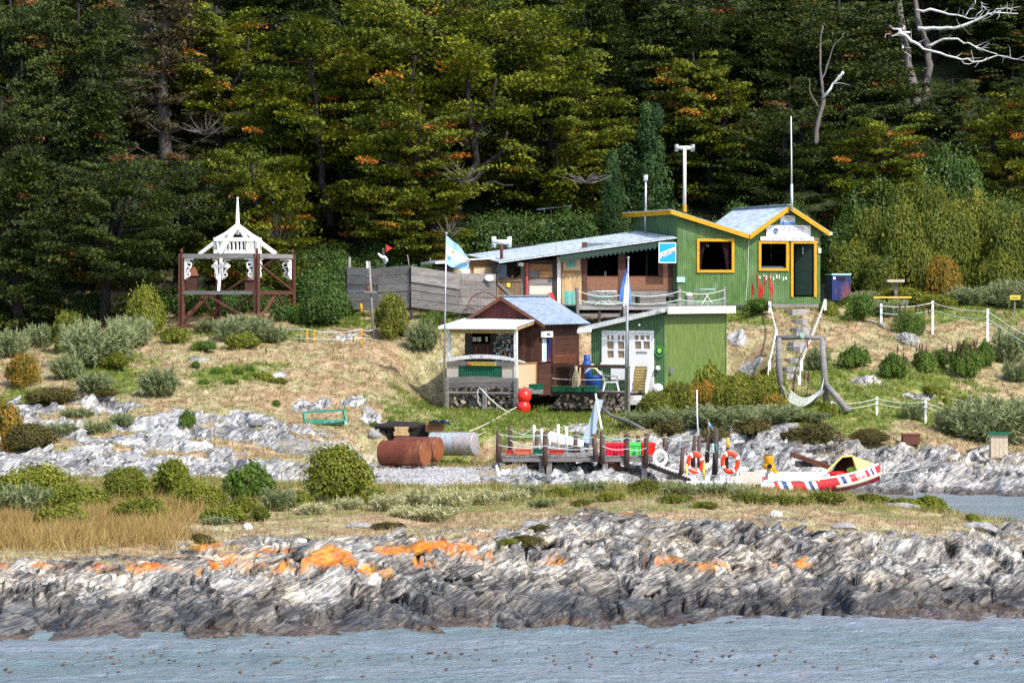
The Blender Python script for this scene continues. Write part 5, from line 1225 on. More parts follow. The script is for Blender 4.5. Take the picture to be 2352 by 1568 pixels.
# buoys
M('buoy_red', (.80, .022, .012), (.66, .018, .012), .35, spec=.5)
for py, r, lb in ((909.5, .235, 'upper round red buoy of the pair hanging by the kiosk post'), (934.5, .232, 'lower round red buoy of the pair hanging by the kiosk post')):
    c = W(1204.5 if r > .233 else 1202.5, py, 102.2); t = thing('red_buoy', lb, 'buoy', c, 0, 'red buoys by the kiosk')
    MB().sphere((0, 0, 0), r, 16, 10, fn=lambda d: 1 + .10 * max(0, d.z) ** 6).build('float', 'buoy_red', t, smooth=True); MB().torus((0, 0, r + .05), .035, .014, 'y', 10, 5).build('eye_ring', 'buoy_red', t)
def wrope(name, label, pts, r, mat, n=None):
    mb = MB(); mb.tube(pts, r, 5); o = mb.build(name, mat, smooth=True); return tag(o, label, 'rope')
YR_ = 102.0
wrope('mooring_rope', 'white rope running from the kiosk rack down to the knot on the grass', [W(1100, 890, YR_), W(1106, 894, YR_ - .1), W(1125, 915, YR_ - .3), W(1148, 935, YR_ - .6), W(1170, 948, YR_ - 1.2)], .022, 'rope_white')
wrope('mooring_rope', 'white rope hanging in loops from the middle post of the kiosk rack', [W(1100, 890, YR_), W(1096, 903, YR_), W(1098, 912, YR_), W(1104, 916, YR_), W(1100, 908, YR_), W(1097, 918, YR_), W(1102, 930, YR_), W(1106, 934, YR_), W(1103, 922, YR_)], .016, 'rope_white')
g0 = ghit(1170, 950, 95)
wrope('tow_rope', 'upper of two pale ropes tight from the tank to the knot on the grass', sag(g0 + Vector((0, 0, .08)), W(1078, 990, 95.2), .05), .020, 'rope_cream')
wrope('tow_rope', 'lower of two pale ropes from the tank to the knot on the grass', sag(g0 + Vector((0, 0, .06)), W(1093, 1001, 95.0), .12), .020, 'rope_cream')
wrope('mooring_rope', 'short white rope from the knot on the grass to the buoys', [g0 + Vector((0, 0, .08)), g0.lerp(W(1183, 940, 102), .5) + Vector((0, 0, .05)), W(1186, 935, 102.0)], .02, 'rope_white')

# ------------------------------------------------------------------ green shed
S = Fr(1527, 900, 103.8, -28.0); SS = frv(S.O, 62.0)
shd = thing('green_shed', 'green sheet metal shed with white fascia and white door', 'shed', S.O, S.a)
sx = lambda p, y=0: S.hx(p, y)
sz = lambda p, q, y=0: S.hz(p, q, y)
x0 = sx(1357); z_l, z_r = sz(1357, 752), sz(1527, 712)
holes = [(sx(1386), sx(1436), sz(1410, 831), sz(1410, 763)), (sx(1447), sx(1499), sz(1470, 898), sz(1470, 763))]
corr_wall(x0, 0, lambda x: -.35, interp1([(x0, z_l), (0, z_r)]), holes, pitch=.07, amp=.011).build('front_wall', 'green_sheet_shade', shd, smooth=True)
sd = SS.hx(1666); mb = corr_wall(0, sd, lambda v_: -.5, lambda v_: z_r, pitch=.09, amp=.008); mb.v = [(-p[1], p[0], p[2]) for p in mb.v]; mb.build('side_wall', 'green_sheet_sunlit', shd, smooth=True)  # sunlit wall and shaded front get separate greens of one sheet
MB().box((-.03, sd - .03, -.5), (.03, sd + .03, z_r)).build('corner_trim', 'green_sheet_shade', shd)
MB().box((x0, .02, -.35), (x0 + .03, sd, z_l)).build('side_wall', 'green_sheet_shade', shd); MB().box((x0, sd, -.4), (0, sd + .03, z_l)).build('back_wall', 'green_sheet_shade', shd)
r0 = S.hit(1328, 752.5, -.25); r1 = S.hit(1528, 704.5, -.25)
corr_roof((r0[0], -.25, r0[1]), (r0[0], sd + .2, r0[1]), (r1[0] + .15, sd + .2, r1[1]), (r1[0] + .15, -.25, r1[1])).build('roof', 'zinc_pale', shd)
MB().prism([(r0[0], r0[1] - .16), (r1[0] + .1, r1[1] - .16), (r1[0] + .1, r1[1] - .02), (r0[0], r0[1] - .02)], -.30, -.26).build('fascia', 'white_paint', shd)
MB().prism([(r0[0] + .0, r0[1] - .19), (sx(1358, -.32), r0[1] - .14), (sx(1358, -.32), r0[1] + .0), (r0[0], r0[1] - .08)], -.335, -.305).build('fascia_end', 'white_clean', shd)
MB().box((r1[0] + .12, -.34, r1[1] - .235), (r1[0] + .17, sd + .22, r1[1] + .012)).build('fascia', 'white_paint', shd)
# window: white casing, muntins, each pane a sub-part
def casement(px0, py0, px1, py1, panes, nm, bottom=None):
    x0, z1 = S.hit(px0, py0, -.05); x1, z0 = S.hit(px1, bottom or py1, -.05); mb = MB(); xs = sorted({x0, x1} | {sx(v_, -.05) for p in panes for v_ in (p[0], p[2])})
    zs = sorted({z0, z1} | {sz((px0 + px1) / 2, v_, -.05) for p in panes for v_ in (p[1], p[3])})
    rects = [(sx(p[0], -.05), sx(p[2], -.05), sz((px0 + px1) / 2, p[3], -.05), sz((px0 + px1) / 2, p[1], -.05)) for p in panes]
    for a, b in zip(xs[:-1], xs[1:]):
        for c, d in zip(zs[:-1], zs[1:]):
            m_ = ((a + b) / 2, (c + d) / 2)
            if any(r[0] < m_[0] < r[1] and r[2] < m_[1] < r[3] for r in rects): continue
            mb.box((a, -.05, c), (b, .0, d))
    w = mb.build(nm, 'white_clean', shd)
    for r in rects: MB().box((r[0], -.02, r[2]), (r[1], -.012, r[3])).build('pane', 'pane_tan', w)
    return w, (x0, x1, z0, z1)
M('pane_tan', (.30, .225, .15), (.25, .185, .125), .25, spec=.5)
Pn = []
for a in (1394, 1418.5):
    Pn += [(a, 770, a + 5.5, 780.5), (a + 9, 770, a + 15.5, 780.5), (a, 783.7, a + 15.5, 801.5), (a, 805, a + 15.5, 821.5)]
wn_, rr2 = casement(1382, 759, 1438.5, 835.6, Pn, 'window')
MB().box((rr2[0] + .06, -.075, rr2[3] - .09), (rr2[1] - .06, -.05, rr2[3] - .05)).build('head_mould', 'white_paint', wn_); MB().box((rr2[0] - .03, -.09, rr2[2] - .03), (rr2[1] + .03, -.052, rr2[2] + .03)).build('sill', 'white_clean', wn_)
Pd = [(1457.5, 770, 1466.5, 780.5), (1470.5, 770, 1480, 780.5), (1483.5, 770, 1492, 780.5), (1457.5, 783.7, 1472.5, 801), (1477, 783.7, 1492.5, 801)]
dw, rr2 = casement(1444.6, 759, 1501, 839.7, Pd, 'door', bottom=899)
MB().box((sx(1461, -.06), -.06, sz(1470, 811.5, -.06)), (sx(1486, -.06), -.05, sz(1470, 807, -.06))).build('letter_plate', 'steel', dw); MB().box((rr2[0] + .06, -.075, rr2[3] - .09), (rr2[1] - .06, -.05, rr2[3] - .05)).build('head_mould', 'white_paint', dw)
rb(S, 1403, 842, 1438, 872, -.05, .03).build('white_panel', 'white_clean', shd)
t = thing('round_badge', 'round green and yellow badge on the shed wall right of the white door', 'badge', S.wld((sx(1515, -.05), -.05, sz(1515, 806, -.05))), S.a)
M('badge_green', (.03, .42, .08), (.02, .34, .06), .4); M('badge_lime', (.50, .70, .06), (.42, .62, .05), .4)
disc(0, 0, .19, 0).build('badge_plate', 'badge_green', t); disc(0, 0, .15, -.004).build('badge_ring', 'green_panel', t); disc(0, .02, .085, -.008).build('badge_centre', 'badge_lime', t)
for i in range(14): a = i / 14 * 6.283; disc(.165 * math.cos(a), .165 * math.sin(a), .012, -.006, 6).build('badge_dot', 'badge_lime', t)
MB().sphere((sx(1511, -.06), -.06, sz(1511, 845.5, -.06)), .085, 10, 8).build('wall_lamp', 'white_clean', shd, smooth=True); MB().sphere((sx(1468, -.1), -.08, sz(1468, 746, -.1)), .05, 8, 6).build('porch_bulb', 'white_clean', shd)
MB().box((.01, .25, .62), (.10, .45, .85)).build('meter_box', 'steel', shd)
MB().box((-.1, -.34, z_r - .06), (.05, -.2, z_r + .04)).build('rafter_end', 'white_paint', shd)
MB().sphere((sx(1511, -.2), -.2, sz(1511, 892, -.2)), (.20, .15, .17), 10, 8).build('white_boulder', 'white_clean', shd)
# yellow steps with white handrails
stp = thing('yellow_steps', 'steep yellow slatted steps with white handrails at the white shed door', 'steps', S.wld((sx(1470, -.5), -.5, sz(1470, 905, -.5))), S.a)
so_ = Vector((sx(1470, -.5), -.5, sz(1470, 905, -.5)))
M('mustard', (.36, .24, .012), (.27, .17, .010), .6, (3, 3, 6), .3)
for i in range(9):
    u0, u1 = i / 9, (i + 1) / 9; yy = -.25 - .35 * u0; a = S.hit(1456 - 2 * u0, 841 + 58 * u0, yy); b = S.hit(1485 - 2 * u0, 841 + 58 * u1 - 1.1, yy)
    MB().box((a[0] - so_.x, yy + .5, b[1] - so_.z), (b[0] - so_.x, yy + .53, a[1] - so_.z)).build('slat', 'mustard', stp)
for pa, pb_ in ((1455, 1446), (1497, 1485)):
    P_ = [S.hit(pa + .5, 829, -.3), S.hit(pa - 3, 850, -.45), S.hit(pb_ + 2, 880, -.7), S.hit(pb_, 905, -.9)]
    mb = MB(); Q = [Vector((p[0] - so_.x, y_ + .5, p[1] - so_.z)) for p, y_ in zip(P_, (-.3, -.45, -.7, -.9))]
    for a, b in zip(Q[:-1], Q[1:]): mb.beam(a, b, .09, .12)
    mb.build('handrail', 'white_paint', stp)
for i, (py, yy) in enumerate(((908, -1.05), (917, -1.3))): a = S.hit(1447, py, yy); b = S.hit(1490, py + 6, yy); MB().box((a[0] - so_.x, yy + .5, b[1] - so_.z - .1), (b[0] - so_.x, yy + .85, a[1] - so_.z)).build('stone_tread', 'white_paint', stp)
# platform with rail, planters, wood below
plt = thing('shed_platform', 'low timber platform with a brown rail in front of the green shed', 'platform', S.wld((sx(1350, -1.0), -1.0, sz(1350, 897, -1.0))), S.a)
po = Vector((sx(1350, -1.0), -1.0, sz(1350, 897, -1.0)))
xa, xb = sx(1268, -1.55) - po.x, sx(1438, -1.55) - po.x
for i in range(7): yy = -.55 + i * .21; MB().box((xa, yy, -.06), (xb, yy + .2, -.005)).build('plank', 'grey_timber', plt)
MB().box((xa, -.6, -.13), (xb, -.56, -.01)).build('rim_board', 'dark_timber', plt)
for p_, top in ((1269, 838), (1311, 838), (1338.5, 836)): a = S.hx(p_, -1.55) - po.x; zt_ = sz(p_, top, -1.55) - po.z; MB().box((a - .05, -.58, -.1), (a + .05, -.5, zt_)).build('rail_post', 'brown_timber', plt)
a = S.hit(1266, 839, -1.58); b = S.hit(1440, 843, -1.58); MB().beam((a[0] - po.x, -.62, a[1] - po.z), (b[0] - po.x, -.62, b[1] - po.z), .06, .09).build('rail', 'brown_timber', plt)
MB().tube(sag((S.hx(1269, -1.6) - po.x, -.6, sz(1269, 869, -1.6) - po.z), (S.hx(1395, -1.6) - po.x, -.6, sz(1395, 871, -1.6) - po.z), .03), .013, 5).build('rope', 'rope_white', plt)
for p0, p1, nm_ in ((1269, 1300, 'left-hand'), (1302, 1335, 'middle'), (1341, 1368, 'right-hand')):
    a = S.hit(p0, 885, -1.68); b = S.hit(p1, 900, -1.68); t = thing('planter_box', f'{nm_} dark green planter box on the rim of the shed platform', 'planter', S.wld((a[0], -1.68, b[1])), S.a, 'green planter boxes on the shed platform')
    MB().box((0, 0, 0), (b[0] - a[0], .2, a[1] - b[1])).build('box_body', 'green_panel', t); MB().box((-.015, -.015, a[1] - b[1] - .04), (b[0] - a[0] + .015, .215, a[1] - b[1] - .0)).build('rim', 'green_sheet_shade', t)
stack_logs('round and split firewood piled under the right end of the shed platform', S, 1375, 1437, 902, 946, -1.5, 72, .12, scale=1.0)
stack_logs('loose grey driftwood and logs under the left end of the shed platform', S, 1268, 1376, 903, 938, -1.5, 60, .9)
# barrel, gas bottle, tarp, mop, chair
def revolve(mb, prof, n=16):
    P = [[(r * math.cos(2 * math.pi * j / n), r * math.sin(2 * math.pi * j / n), z) for j in range(n + 1)] for r, z in prof]; return mb.grid(P)
c = S.wld((sx(1361.5, -.7), -.7, sz(1361, 894, -.7))); t = thing('blue_tub', 'blue plastic tub on the shed platform with a beige tarp bundled on it', 'tub', c)
revolve(MB(), [(0, 0), (.27, 0), (.295, .03), (.30, .40), (.315, .42), (.315, .46), (.29, .47), (0, .45)]).build('tub_body', 'blue_plastic', t, smooth=True)
mb = MB(); rng = random.Random(5); P_ = []
for i in range(9):
    P_.append([((-.28 + .62 * i / 8) + rng.uniform(-.02, .02), -.22 + .42 * j / 6, .47 + .42 * max(0, 1 - abs(i - 3.5) / 4.5) * (1 - .3 * abs(j - 3) / 3) + rng.uniform(-.03, .03)) for j in range(7)])
tg = mb.grid(P_); tg.v = [tuple(Vector(p) + c) for p in tg.v]; tag(tg.build('tarp', M('tarp', (.55, .50, .42), (.42, .38, .32), .8)), 'crumpled beige tarp heaped on the blue tub', 'tarp')
c = S.wld((sx(1348, -.35), -.35, sz(1348, 866, -.35) - .42)); t = thing('gas_bottle', 'blue gas bottle standing behind the tub at the shed corner', 'gas bottle', c)
revolve(MB(), [(0, 0), (.14, .02), (.155, .1), (.155, .85), (.13, .95), (.05, 1.0), (0, 1.0)]).build('cylinder', 'blue_plastic', t, smooth=True); revolve(MB(), [(.10, .96), (.11, 1.18), (.09, 1.18), (.085, .98)]).build('collar', 'blue_plastic', t, smooth=True)
t = thing('rope_bundle', 'cream rope mop hanging from the rail of the shed platform', 'rope', S.wld((sx(1323, -1.7), -1.7, sz(1323, 890, -1.7)))); rng = random.Random(9); mb = MB()
for i in range(22):
    a_ = Vector((rng.uniform(-.03, .03), rng.uniform(-.03, .03), .64)); b_ = Vector((rng.uniform(-.13, .13), rng.uniform(-.06, .06), rng.uniform(0, .08))); mb.tube([a_, a_.lerp(b_, .5) + Vector((rng.uniform(-.06, .06), 0, 0)), b_], .012, 4)
mb.build('strands', 'rope_cream', t); MB().tube([(0, 0, .58), (0, 0, .72)], .05, 8).build('binding', 'rope_cream', t)
t = thing('garden_chair', 'white plastic garden chair on the shed platform left of the flagpole', 'chair', S.wld((sx(1403, -1.2), -1.2, sz(1403, 897, -1.2))), S.a + .5)
MB().prism([(-.22, .26), (.24, .28), (.24, .31), (-.22, .29)], -.22, .22).build('seat', 'white_clean', t); MB().prism([(-.22, .29), (-.18, .29), (-.30, .66), (-.34, .66)], -.22, .22).build('backrest', 'white_clean', t)
for q in (-1, 1):
    MB().beam((-.2, q * .2, .27), (-.27, q * .22, 0), .04, .04).build('leg', 'white_clean', t); MB().beam((.2, q * .2, .28), (.26, q * .22, 0), .04, .04).build('leg', 'white_clean', t)
    mb = MB(); mb.tube([(-.28, q * .23, .5), (.2, q * .23, .48), (.24, q * .23, .3)], .018, 5).build('armrest', 'steel', t)
# ------------------------------------------------------------------ white roof frame on rusty posts (gazebo frame)
G = Fr(417, 747, 110.6, -21.0); gs = 2.97
gaz = thing('gazebo_frame', 'open rusty post pavilion carrying a white roof frame with a spire', 'pavilion', G.O, G.a)
ztop = G.hz(417, 588); zmid = G.hz(417, 672)
corner = [(0, 0), (gs, 0), (gs, gs), (0, gs)]
for (x, y) in corner:
    mb = MB(); mb.box((x - .085, y - .085, -.6), (x - .03, y + .085, ztop + .08)); mb.box((x + .03, y - .085, -.6), (x + .085, y + .085, ztop + .08)); mb.box((x - .03, y - .025, -.6), (x + .03, y + .025, ztop + .0))
    mb.build('post', 'rust', gaz); MB().sphere((x, y, ztop + .17), (.06, .06, .10), 8, 6).build('finial', 'rust', gaz)
ring = list(zip(corner, corner[1:] + corner[:1]))
for (a, b) in ring:
    MB().beam((*a, ztop), (*b, ztop), .13, .15).build('top_beam', 'grey_timber', gaz); MB().beam((*a, zmid), (*b, zmid), .10, .13).build('middle_beam', 'grey_timber' if a == (0, 0) else 'rust', gaz); MB().beam((*a, -.02), (*b, -.02), .10, .12).build('sole_beam', 'rust', gaz)
for p, q in (((0, 0, .05), (1.15, 0, zmid - .08)), ((gs, 0, .05), (.95, 0, zmid - .05)), ((gs, 0, .05), (gs, 1.6, zmid)), ((gs, gs, .05), (gs, 1.6, zmid)), ((0, 0, .2), (0, gs * .8, zmid)), ((0, gs, .1), (0, gs * .4, zmid)), ((0, gs, .1), (gs * .5, gs, zmid)), ((gs, gs, .1), (gs * .6, gs, zmid)), ((.2, gs, zmid), (gs * .75, gs, ztop - .1)), ((gs, .3, ztop - .35), (gs, gs - .1, zmid + .1))):
    MB().beam(p, q, .07, .07).build('brace', 'rust', gaz)
# white roof frame
ap = G.hz(538, 517, gs / 2); cg = gs / 2; ze = ztop + .10; cen = Vector((cg, cg, ap))
rw = thing('roof_frame', 'white timber roof skeleton with baluster band and spire on the rusty pavilion', 'roof frame', G.wld((cg, cg, ze)), G.a)
R0 = 1.52; zu = .50; zl = .06; rr3 = .62
ends = [(-R0, -.0), (0, -R0), (R0, 0), (0, R0), ]
for (x, y) in ends: MB().beam((x, y, -.02), (0, 0, ap - ze), .10, .13).build('rafter', 'white_clean', rw)
for s_ in (-1, 1):
    for t_ in (-1, 1): MB().beam((s_ * .62, t_ * .62, zu), (0, 0, ap - ze - .05), .06, .08).build('rafter', 'white_paint', rw)
for z_, w_ in ((zu, .13), (zl, .12)):
    for a, b in (((-rr3, -rr3), (rr3, -rr3)), ((rr3, -rr3), (rr3, rr3)), ((rr3, rr3), (-rr3, rr3)), ((-rr3, rr3), (-rr3, -rr3))): MB().beam((*a, z_), (*b, z_), .08, w_).build('band_rail', 'white_clean', rw)
for k in range(9):
    u = -rr3 + 2 * rr3 * k / 8
    for p_ in ((u, -rr3), (u, rr3), (rr3, u), (-rr3, u)): MB().box((p_[0] - .028, p_[1] - .028, zl), (p_[0] + .028, p_[1] + .028, zu)).build('baluster', 'white_paint', rw)
mb = MB(); revolve(mb, [(.0, ap - ze - .35), (.07, ap - ze - .35), (.09, ap - ze - .1), (.075, ap - ze + .12), (.06, ap - ze + .5), (.035, ap - ze + .85), (.03, ap - ze + .93), (.045, ap - ze + .95), (.03, ap - ze + 1.0), (0, ap - ze + 1.0)], 10); mb.build('spire', 'white_clean', rw, smooth=True)
# scroll brackets
def scroll_bracket(x, y, ang, label_i):
    o = MB(); H_, W_ = .74, .30
    def strip(pts, w=.045, t=.03):
        for a, b in zip(pts[:-1], pts[1:]): o.beam((a[0], 0, a[1]), (b[0], 0, b[1]), t, w, up=(0, 1, 0) if False else (0, 0, 1) if abs(b[1] - a[1]) < abs(b[0] - a[0]) else (1, 0, 0))
    o.box((0, -.015, -H_), (.05, .015, 0)); o.box((0.05, -.017, -.05), (W_ + .06, .017, 0))
    def spiral(cx_, cz_, r0, r1, a0, turns): return [(cx_ + (r0 + (r1 - r0) * i / 18) * math.cos(a0 + turns * 6.283 * i / 18), cz_ + (r0 + (r1 - r0) * i / 18) * math.sin(a0 + turns * 6.283 * i / 18)) for i in range(19)]
    strip(spiral(.19, -.20, .14, .045, 1.57, 1.2)); strip(spiral(.15, -.58, .11, .04, -1.8, -1.2)); strip([(.27, -.29), (.20, -.37), (.10, -.43), (.20, -.48)])
    t = rw
    ob = o.build('scroll_bracket', 'white_clean', t); ob.location = (x - cg, y - cg, ztop - .09 - ze); ob.rotation_euler = (0, 0, ang); return ob
for i, (x, y, a) in enumerate(((.12, 0, 0), (gs - .12, 0, math.pi), (gs, .12, math.pi / 2), (gs, gs - .12, -math.pi / 2), (0.12, gs, 0), (gs - .12, gs, math.pi), (0, .12, math.pi / 2), (0, gs - .12, -math.pi / 2))): scroll_bracket(x, y, a, i)
crs = thing('white_cross', 'plain white wooden cross leaning inside the rusty pavilion', 'cross', G.wld((.95, -.14, zmid))); 
o_ = W(502, 672, 110.3); XF[crs.name] = Matrix.Translation(o_); crs.location = o_
MB().beam(W(502, 671, 110.3), W(508, 590, 110.3), .10, .07).build('upright', 'white_clean', crs, world=True); MB().beam(W(486, 611, 110.27), W(529, 611, 110.27), .05, .09).build('crossbar', 'white_clean', crs, world=True)
for px, py0, py1, Y, lb in ((441, 612, 668, 112.0, 'left-hand brown lantern-shaped wooden box standing on the pavilion beam'), (576, 628, 668, 112.6, 'right-hand brown wooden box standing on the pavilion beam')):
    a = W(px, py1, Y); hh = (py1 - py0) * Y / F; t = thing('wooden_box', lb, 'box', a); MB().box((-.2, -.18, 0), (.2, .18, hh * .62)).build('box_body', 'brown_timber', t); mb = MB(); P0 = [(-.26, -.24, hh * .62), (.26, -.24, hh * .62), (.26, .24, hh * .62), (-.26, .24, hh * .62)]; P1 = [(-.10, -.1, hh), (.10, -.1, hh), (.10, .1, hh), (-.10, .1, hh)]
    mb.add(P0 + P1, [(0, 1, 5, 4), (1, 2, 6, 5), (2, 3, 7, 6), (3, 0, 4, 7), (4, 5, 6, 7), (3, 2, 1, 0)]).build('box_roof', 'rust_timber', t)
t = thing('rope_reel', 'white and teal coiled rope wheel at the foot of the pavilion corner', 'rope', W(592, 744, 110.2))
for r, mt in ((.14, 'rope_white'), (.10, 'rope_teal'), (.065, 'rope_white'), (.03, 'rope_teal')): MB().torus((0, 0, 0), r, .022, 'y', 18, 6).build('coil', mt, t, smooth=True)

# ------------------------------------------------------------------ plank fence
def plank_fence(name, label, pts, rows, mat='grey_timber'):
    """pts: (px, py_top, py_bot, Y) stations; rows of horizontal planks between"""
    t = thing(name, label, 'fence', W(pts[0][0], pts[0][2], pts[0][3])); rng = random.Random(4)
    for (a, b) in zip(pts[:-1], pts[1:]):
        A0, A1, B0, B1 = W(a[0], a[1], a[3]), W(a[0], a[2], a[3]), W(b[0], b[1], b[3]), W(b[0], b[2], b[3])
        for r in range(rows):
            u0, u1 = r / rows, (r + 1) / rows; j = rng.uniform(-.035, .035); d = Vector((0, j, 0)); g = .02; mb = MB(); th = Vector((0, .06, 0)); w1, w2 = rng.uniform(-.02, .02), rng.uniform(-.02, .02)
            p = [A0.lerp(A1, u0), B0.lerp(B1, u0), B0.lerp(B1, u1) + Vector((0, 0, g + w1 * .5)), A0.lerp(A1, u1) + Vector((0, 0, g + w2 * .5))]; p = [q + d for q in p]
            if r == 0: p[0] = p[0] + Vector((0, 0, w1)); p[1] = p[1] + Vector((0, 0, w2))
            mb.add(p + [q + th for q in p], [(3, 2, 1, 0), (4, 5, 6, 7), (0, 1, 5, 4), (1, 2, 6, 5), (2, 3, 7, 6), (3, 0, 4, 7)]); mb.build('plank', mat, t, world=True)
        MB().beam(A1 + Vector((0, .1, -.3)), A0 + Vector((0, .1, -.05)), .12, .10).build('post', 'dark_timber', t, world=True)
    return t
plank_fence('plank_fence', 'tall weathered grey fence of wide horizontal planks left of the cafe', [(797, 613, 712, 112.4), (868, 616, 712, 111.6), (944, 610, 708, 110.9)], 5)
plank_fence('plank_fence', 'grey horizontal plank fence section running from the corner to the garden gate', [(944.5, 610, 706, 110.85), (1056, 628, 720, 111.2), (1139, 630, 722, 111.9)], 5)
o = disc(0, 0, .14, 0, 18); p_ = W(1124, 638, 111.6); o.v = [(p_.x + v_[0] * 1.2, p_.y, p_.z + v_[2] * .85) for v_ in o.v]; b2 = [(v_[0], v_[1] + .02, v_[2]) for v_ in o.v]; n_ = len(b2); o.add(b2, [tuple(reversed(range(n_)))]); o.f += [(i, (i + 1) % n_, (i + 1) % n_ + n_, i + n_) for i in range(n_)]; tag(o.build('oval_plaque', 'card_0'), 'small pale oval plaque on the plank fence near the gate', 'plaque')
# rusty mesh disc leaning on the fence
t = thing('mesh_hoop', 'rusty half round mesh hoop leaning on the plank fence behind the kiosk', 'hoop', W(1105, 718, 110.9)); c = W(1112, 718, 110.9); mb = MB()
for k in range(11):
    u = -1 + k / 5; h_ = math.sqrt(max(0, 1 - u * u)); mb.tube([c + Vector((u * .62, 0, 0)), c + Vector((u * .62, .15 * h_, h_ * .72))], .006, 3)
for k in range(1, 8): z = k / 8; h_ = math.sqrt(1 - z * z); mb.tube([c + Vector((-h_ * .62, .15 * z, z * .72)), c + Vector((h_ * .62, .15 * z, z * .72))], .006, 3)
mb.build('wire_mesh', 'rust', t, world=True); MB().tube([c + Vector((math.cos(a) * .64, .15 * math.sin(a), math.sin(a) * .74)) for a in np.linspace(0, math.pi, 17)], .02, 6).build('rim', 'rust', t, world=True)
# posts above the fence
def post(name, label, px, py0, py1, Y, r, mat, px2=None, cat='post', n=7):
    a = W(px, py1, Y); b = W(px if px2 is None else px2, py0, Y); mb = MB(); m_ = a.lerp(b, .5) + Vector((random.uniform(-.02, .02), 0, 0)); mb.tube([a, m_, b], [r, r * .95, r * .85], n); return tag(mb.build(name, mat, smooth=True), label, cat)
post('fence_post', 'pale square post rising above the left end of the plank fence', 803, 590, 640, 114.5, .055, 'grey_timber')
post('fence_post', 'short pale post above the plank fence left of the weather vane post', 843, 600, 640, 114.5, .05, 'white_paint')
t = thing('vane_post', 'grey post with a red tin cone and a white bird-shaped figure above the fence', 'post', W(882, 640, 114.5)); MB().beam(W(882, 640, 114.5), W(881, 570, 114.5), .09, .09).build('post', 'grey_timber', t, world=True)
mb = MB(); P = [W(886, 561, 114.3), W(902, 570, 114.3), W(887, 579, 114.3)]; q = W(888, 570, 114.7); mb.add(P + [q], [(0, 1, 2), (0, 3, 1), (1, 3, 2), (2, 3, 0)]).build('red_cone', 'red_paint', t, world=True)
MB().tube([W(868, 582, 114.3), W(876, 590, 114.3), W(884, 592, 114.3), W(889, 597, 114.3), W(884, 606, 114.3)], [.03, .06, .07, .05, .04], 8).build('bird_figure', 'white_clean', t, world=True, smooth=True); MB().tube([W(884, 590, 114.25), W(888, 600, 114.25)], .035, 6).build('teal_mark', 'teal_pale', t, world=True)
for px, py0, lb in ((938, 585, 'thin dark stick leaning above the corner of the plank fence'), (990, 592, 'pale stick standing above the plank fence left of the flag')): post('stick', lb, px + 4, py0, 625, 114.6, .02, 'grey_timber', px2=px - 2, cat='stick')
# pole with crossbar on the knoll
t = thing('bird_table_pole', 'tall thin wooden pole with a small crossbar standing on the knoll', 'pole', W(857, 776, 108.4)); MB().tube([W(858, 780, 108.4), W(853, 690, 108.4), W(848, 600, 108.4)], [.05, .045, .04], 8).build('pole', 'grey_timber', t, world=True, smooth=True); MB().beam(W(837, 670, 108.3), W(866, 671, 108.3), .10, .07).build('crossbar', 'grey_timber', t, world=True); MB().sphere(W(845, 663, 108.3), (.09, .08, .12), 8, 6).build('dry_bouquet', 'rust_timber', t, world=True)
# rope fence on the knoll
kn = [(706, 770, 756), (722, 769, 757), (831, 772, 756), (857, 776, 757)]
Pk = []
for i, (px, pb, ptp) in enumerate(kn[:3]):
    Y = 107.6; g_ = W(px, pb + 6, Y); b_ = W(px, ptp, Y); mb = MB(); mb.beam(g_ - Vector((0, 0, .25)), b_, .06, .05); Pk.append(b_)
    tag(mb.build('yellow_stake', 'yellow_paint'), ['left-hand yellow stake of the rope fence on the knoll', 'small yellow stake just right of the left-hand stake on the knoll', 'yellow stake beside the tall pole on the knoll'][i], 'stake', 'yellow stakes of the knoll rope fence')
wrope('rope_fence', 'long white rope from the coiled rope wheel to the yellow stake on the knoll', sag(W(598, 745, 110), Pk[0], .08), .017, 'rope_white')
wrope('rope_fence', 'white rope sagging between the yellow stakes and the tall pole on the knoll', sag(Pk[0], Pk[2], .12) + sag(Pk[2], W(856, 757, 108.3), .05)[1:], .015, 'rope_white')
wrope('rope_fence', 'lower white rope of the knoll fence running near the grass', sag(W(640, 775, 108.5), W(706, 777, 107.5), .02) + sag(W(706, 777, 107.5), W(831, 776, 107.5), .05)[1:] + [W(860, 780, 108.3)], .013, 'rope_white')
for k, (px, py) in enumerate(((688, 777), (812, 778), (610, 805))): post('short_peg', ['short dark peg under the left-hand yellow stake', 'short dark peg under the rope beside the tall pole', 'lone short dark peg on the knoll slope'][k], px, py - 6, py + 14, ghit(px, py + 8, 95).y, .03, 'dark_timber', cat='peg')
post('hydrant_marker', 'small yellow and white marker post below the plank fence', 829, 697, 718, 110.5, .05, 'yellow_paint', cat='marker')

# ------------------------------------------------------------------ flags
def flag(name, label, pole_pts, pole_r, bands, Yf):
    t = thing(name, label, 'flag', W(pole_pts[0][0], pole_pts[0][1], pole_pts[0][2]))
    MB().tube([W(*p) for p in pole_pts], pole_r, 8).build('pole', 'steel' if name != 'flagpole_b' else 'grey_timber', t, world=True, smooth=True)
    MB().sphere(W(*pole_pts[-1]), .05, 8, 6).build('truck', 'steel', t, world=True)
    return t
t = flag('flagpole', 'flagpole beside the kiosk flying a sky blue and white flag', [(1020, 934, 103.0), (1022, 740, 103.0), (1025, 536, 103.0)], [.032, .028, .022], None, 103)
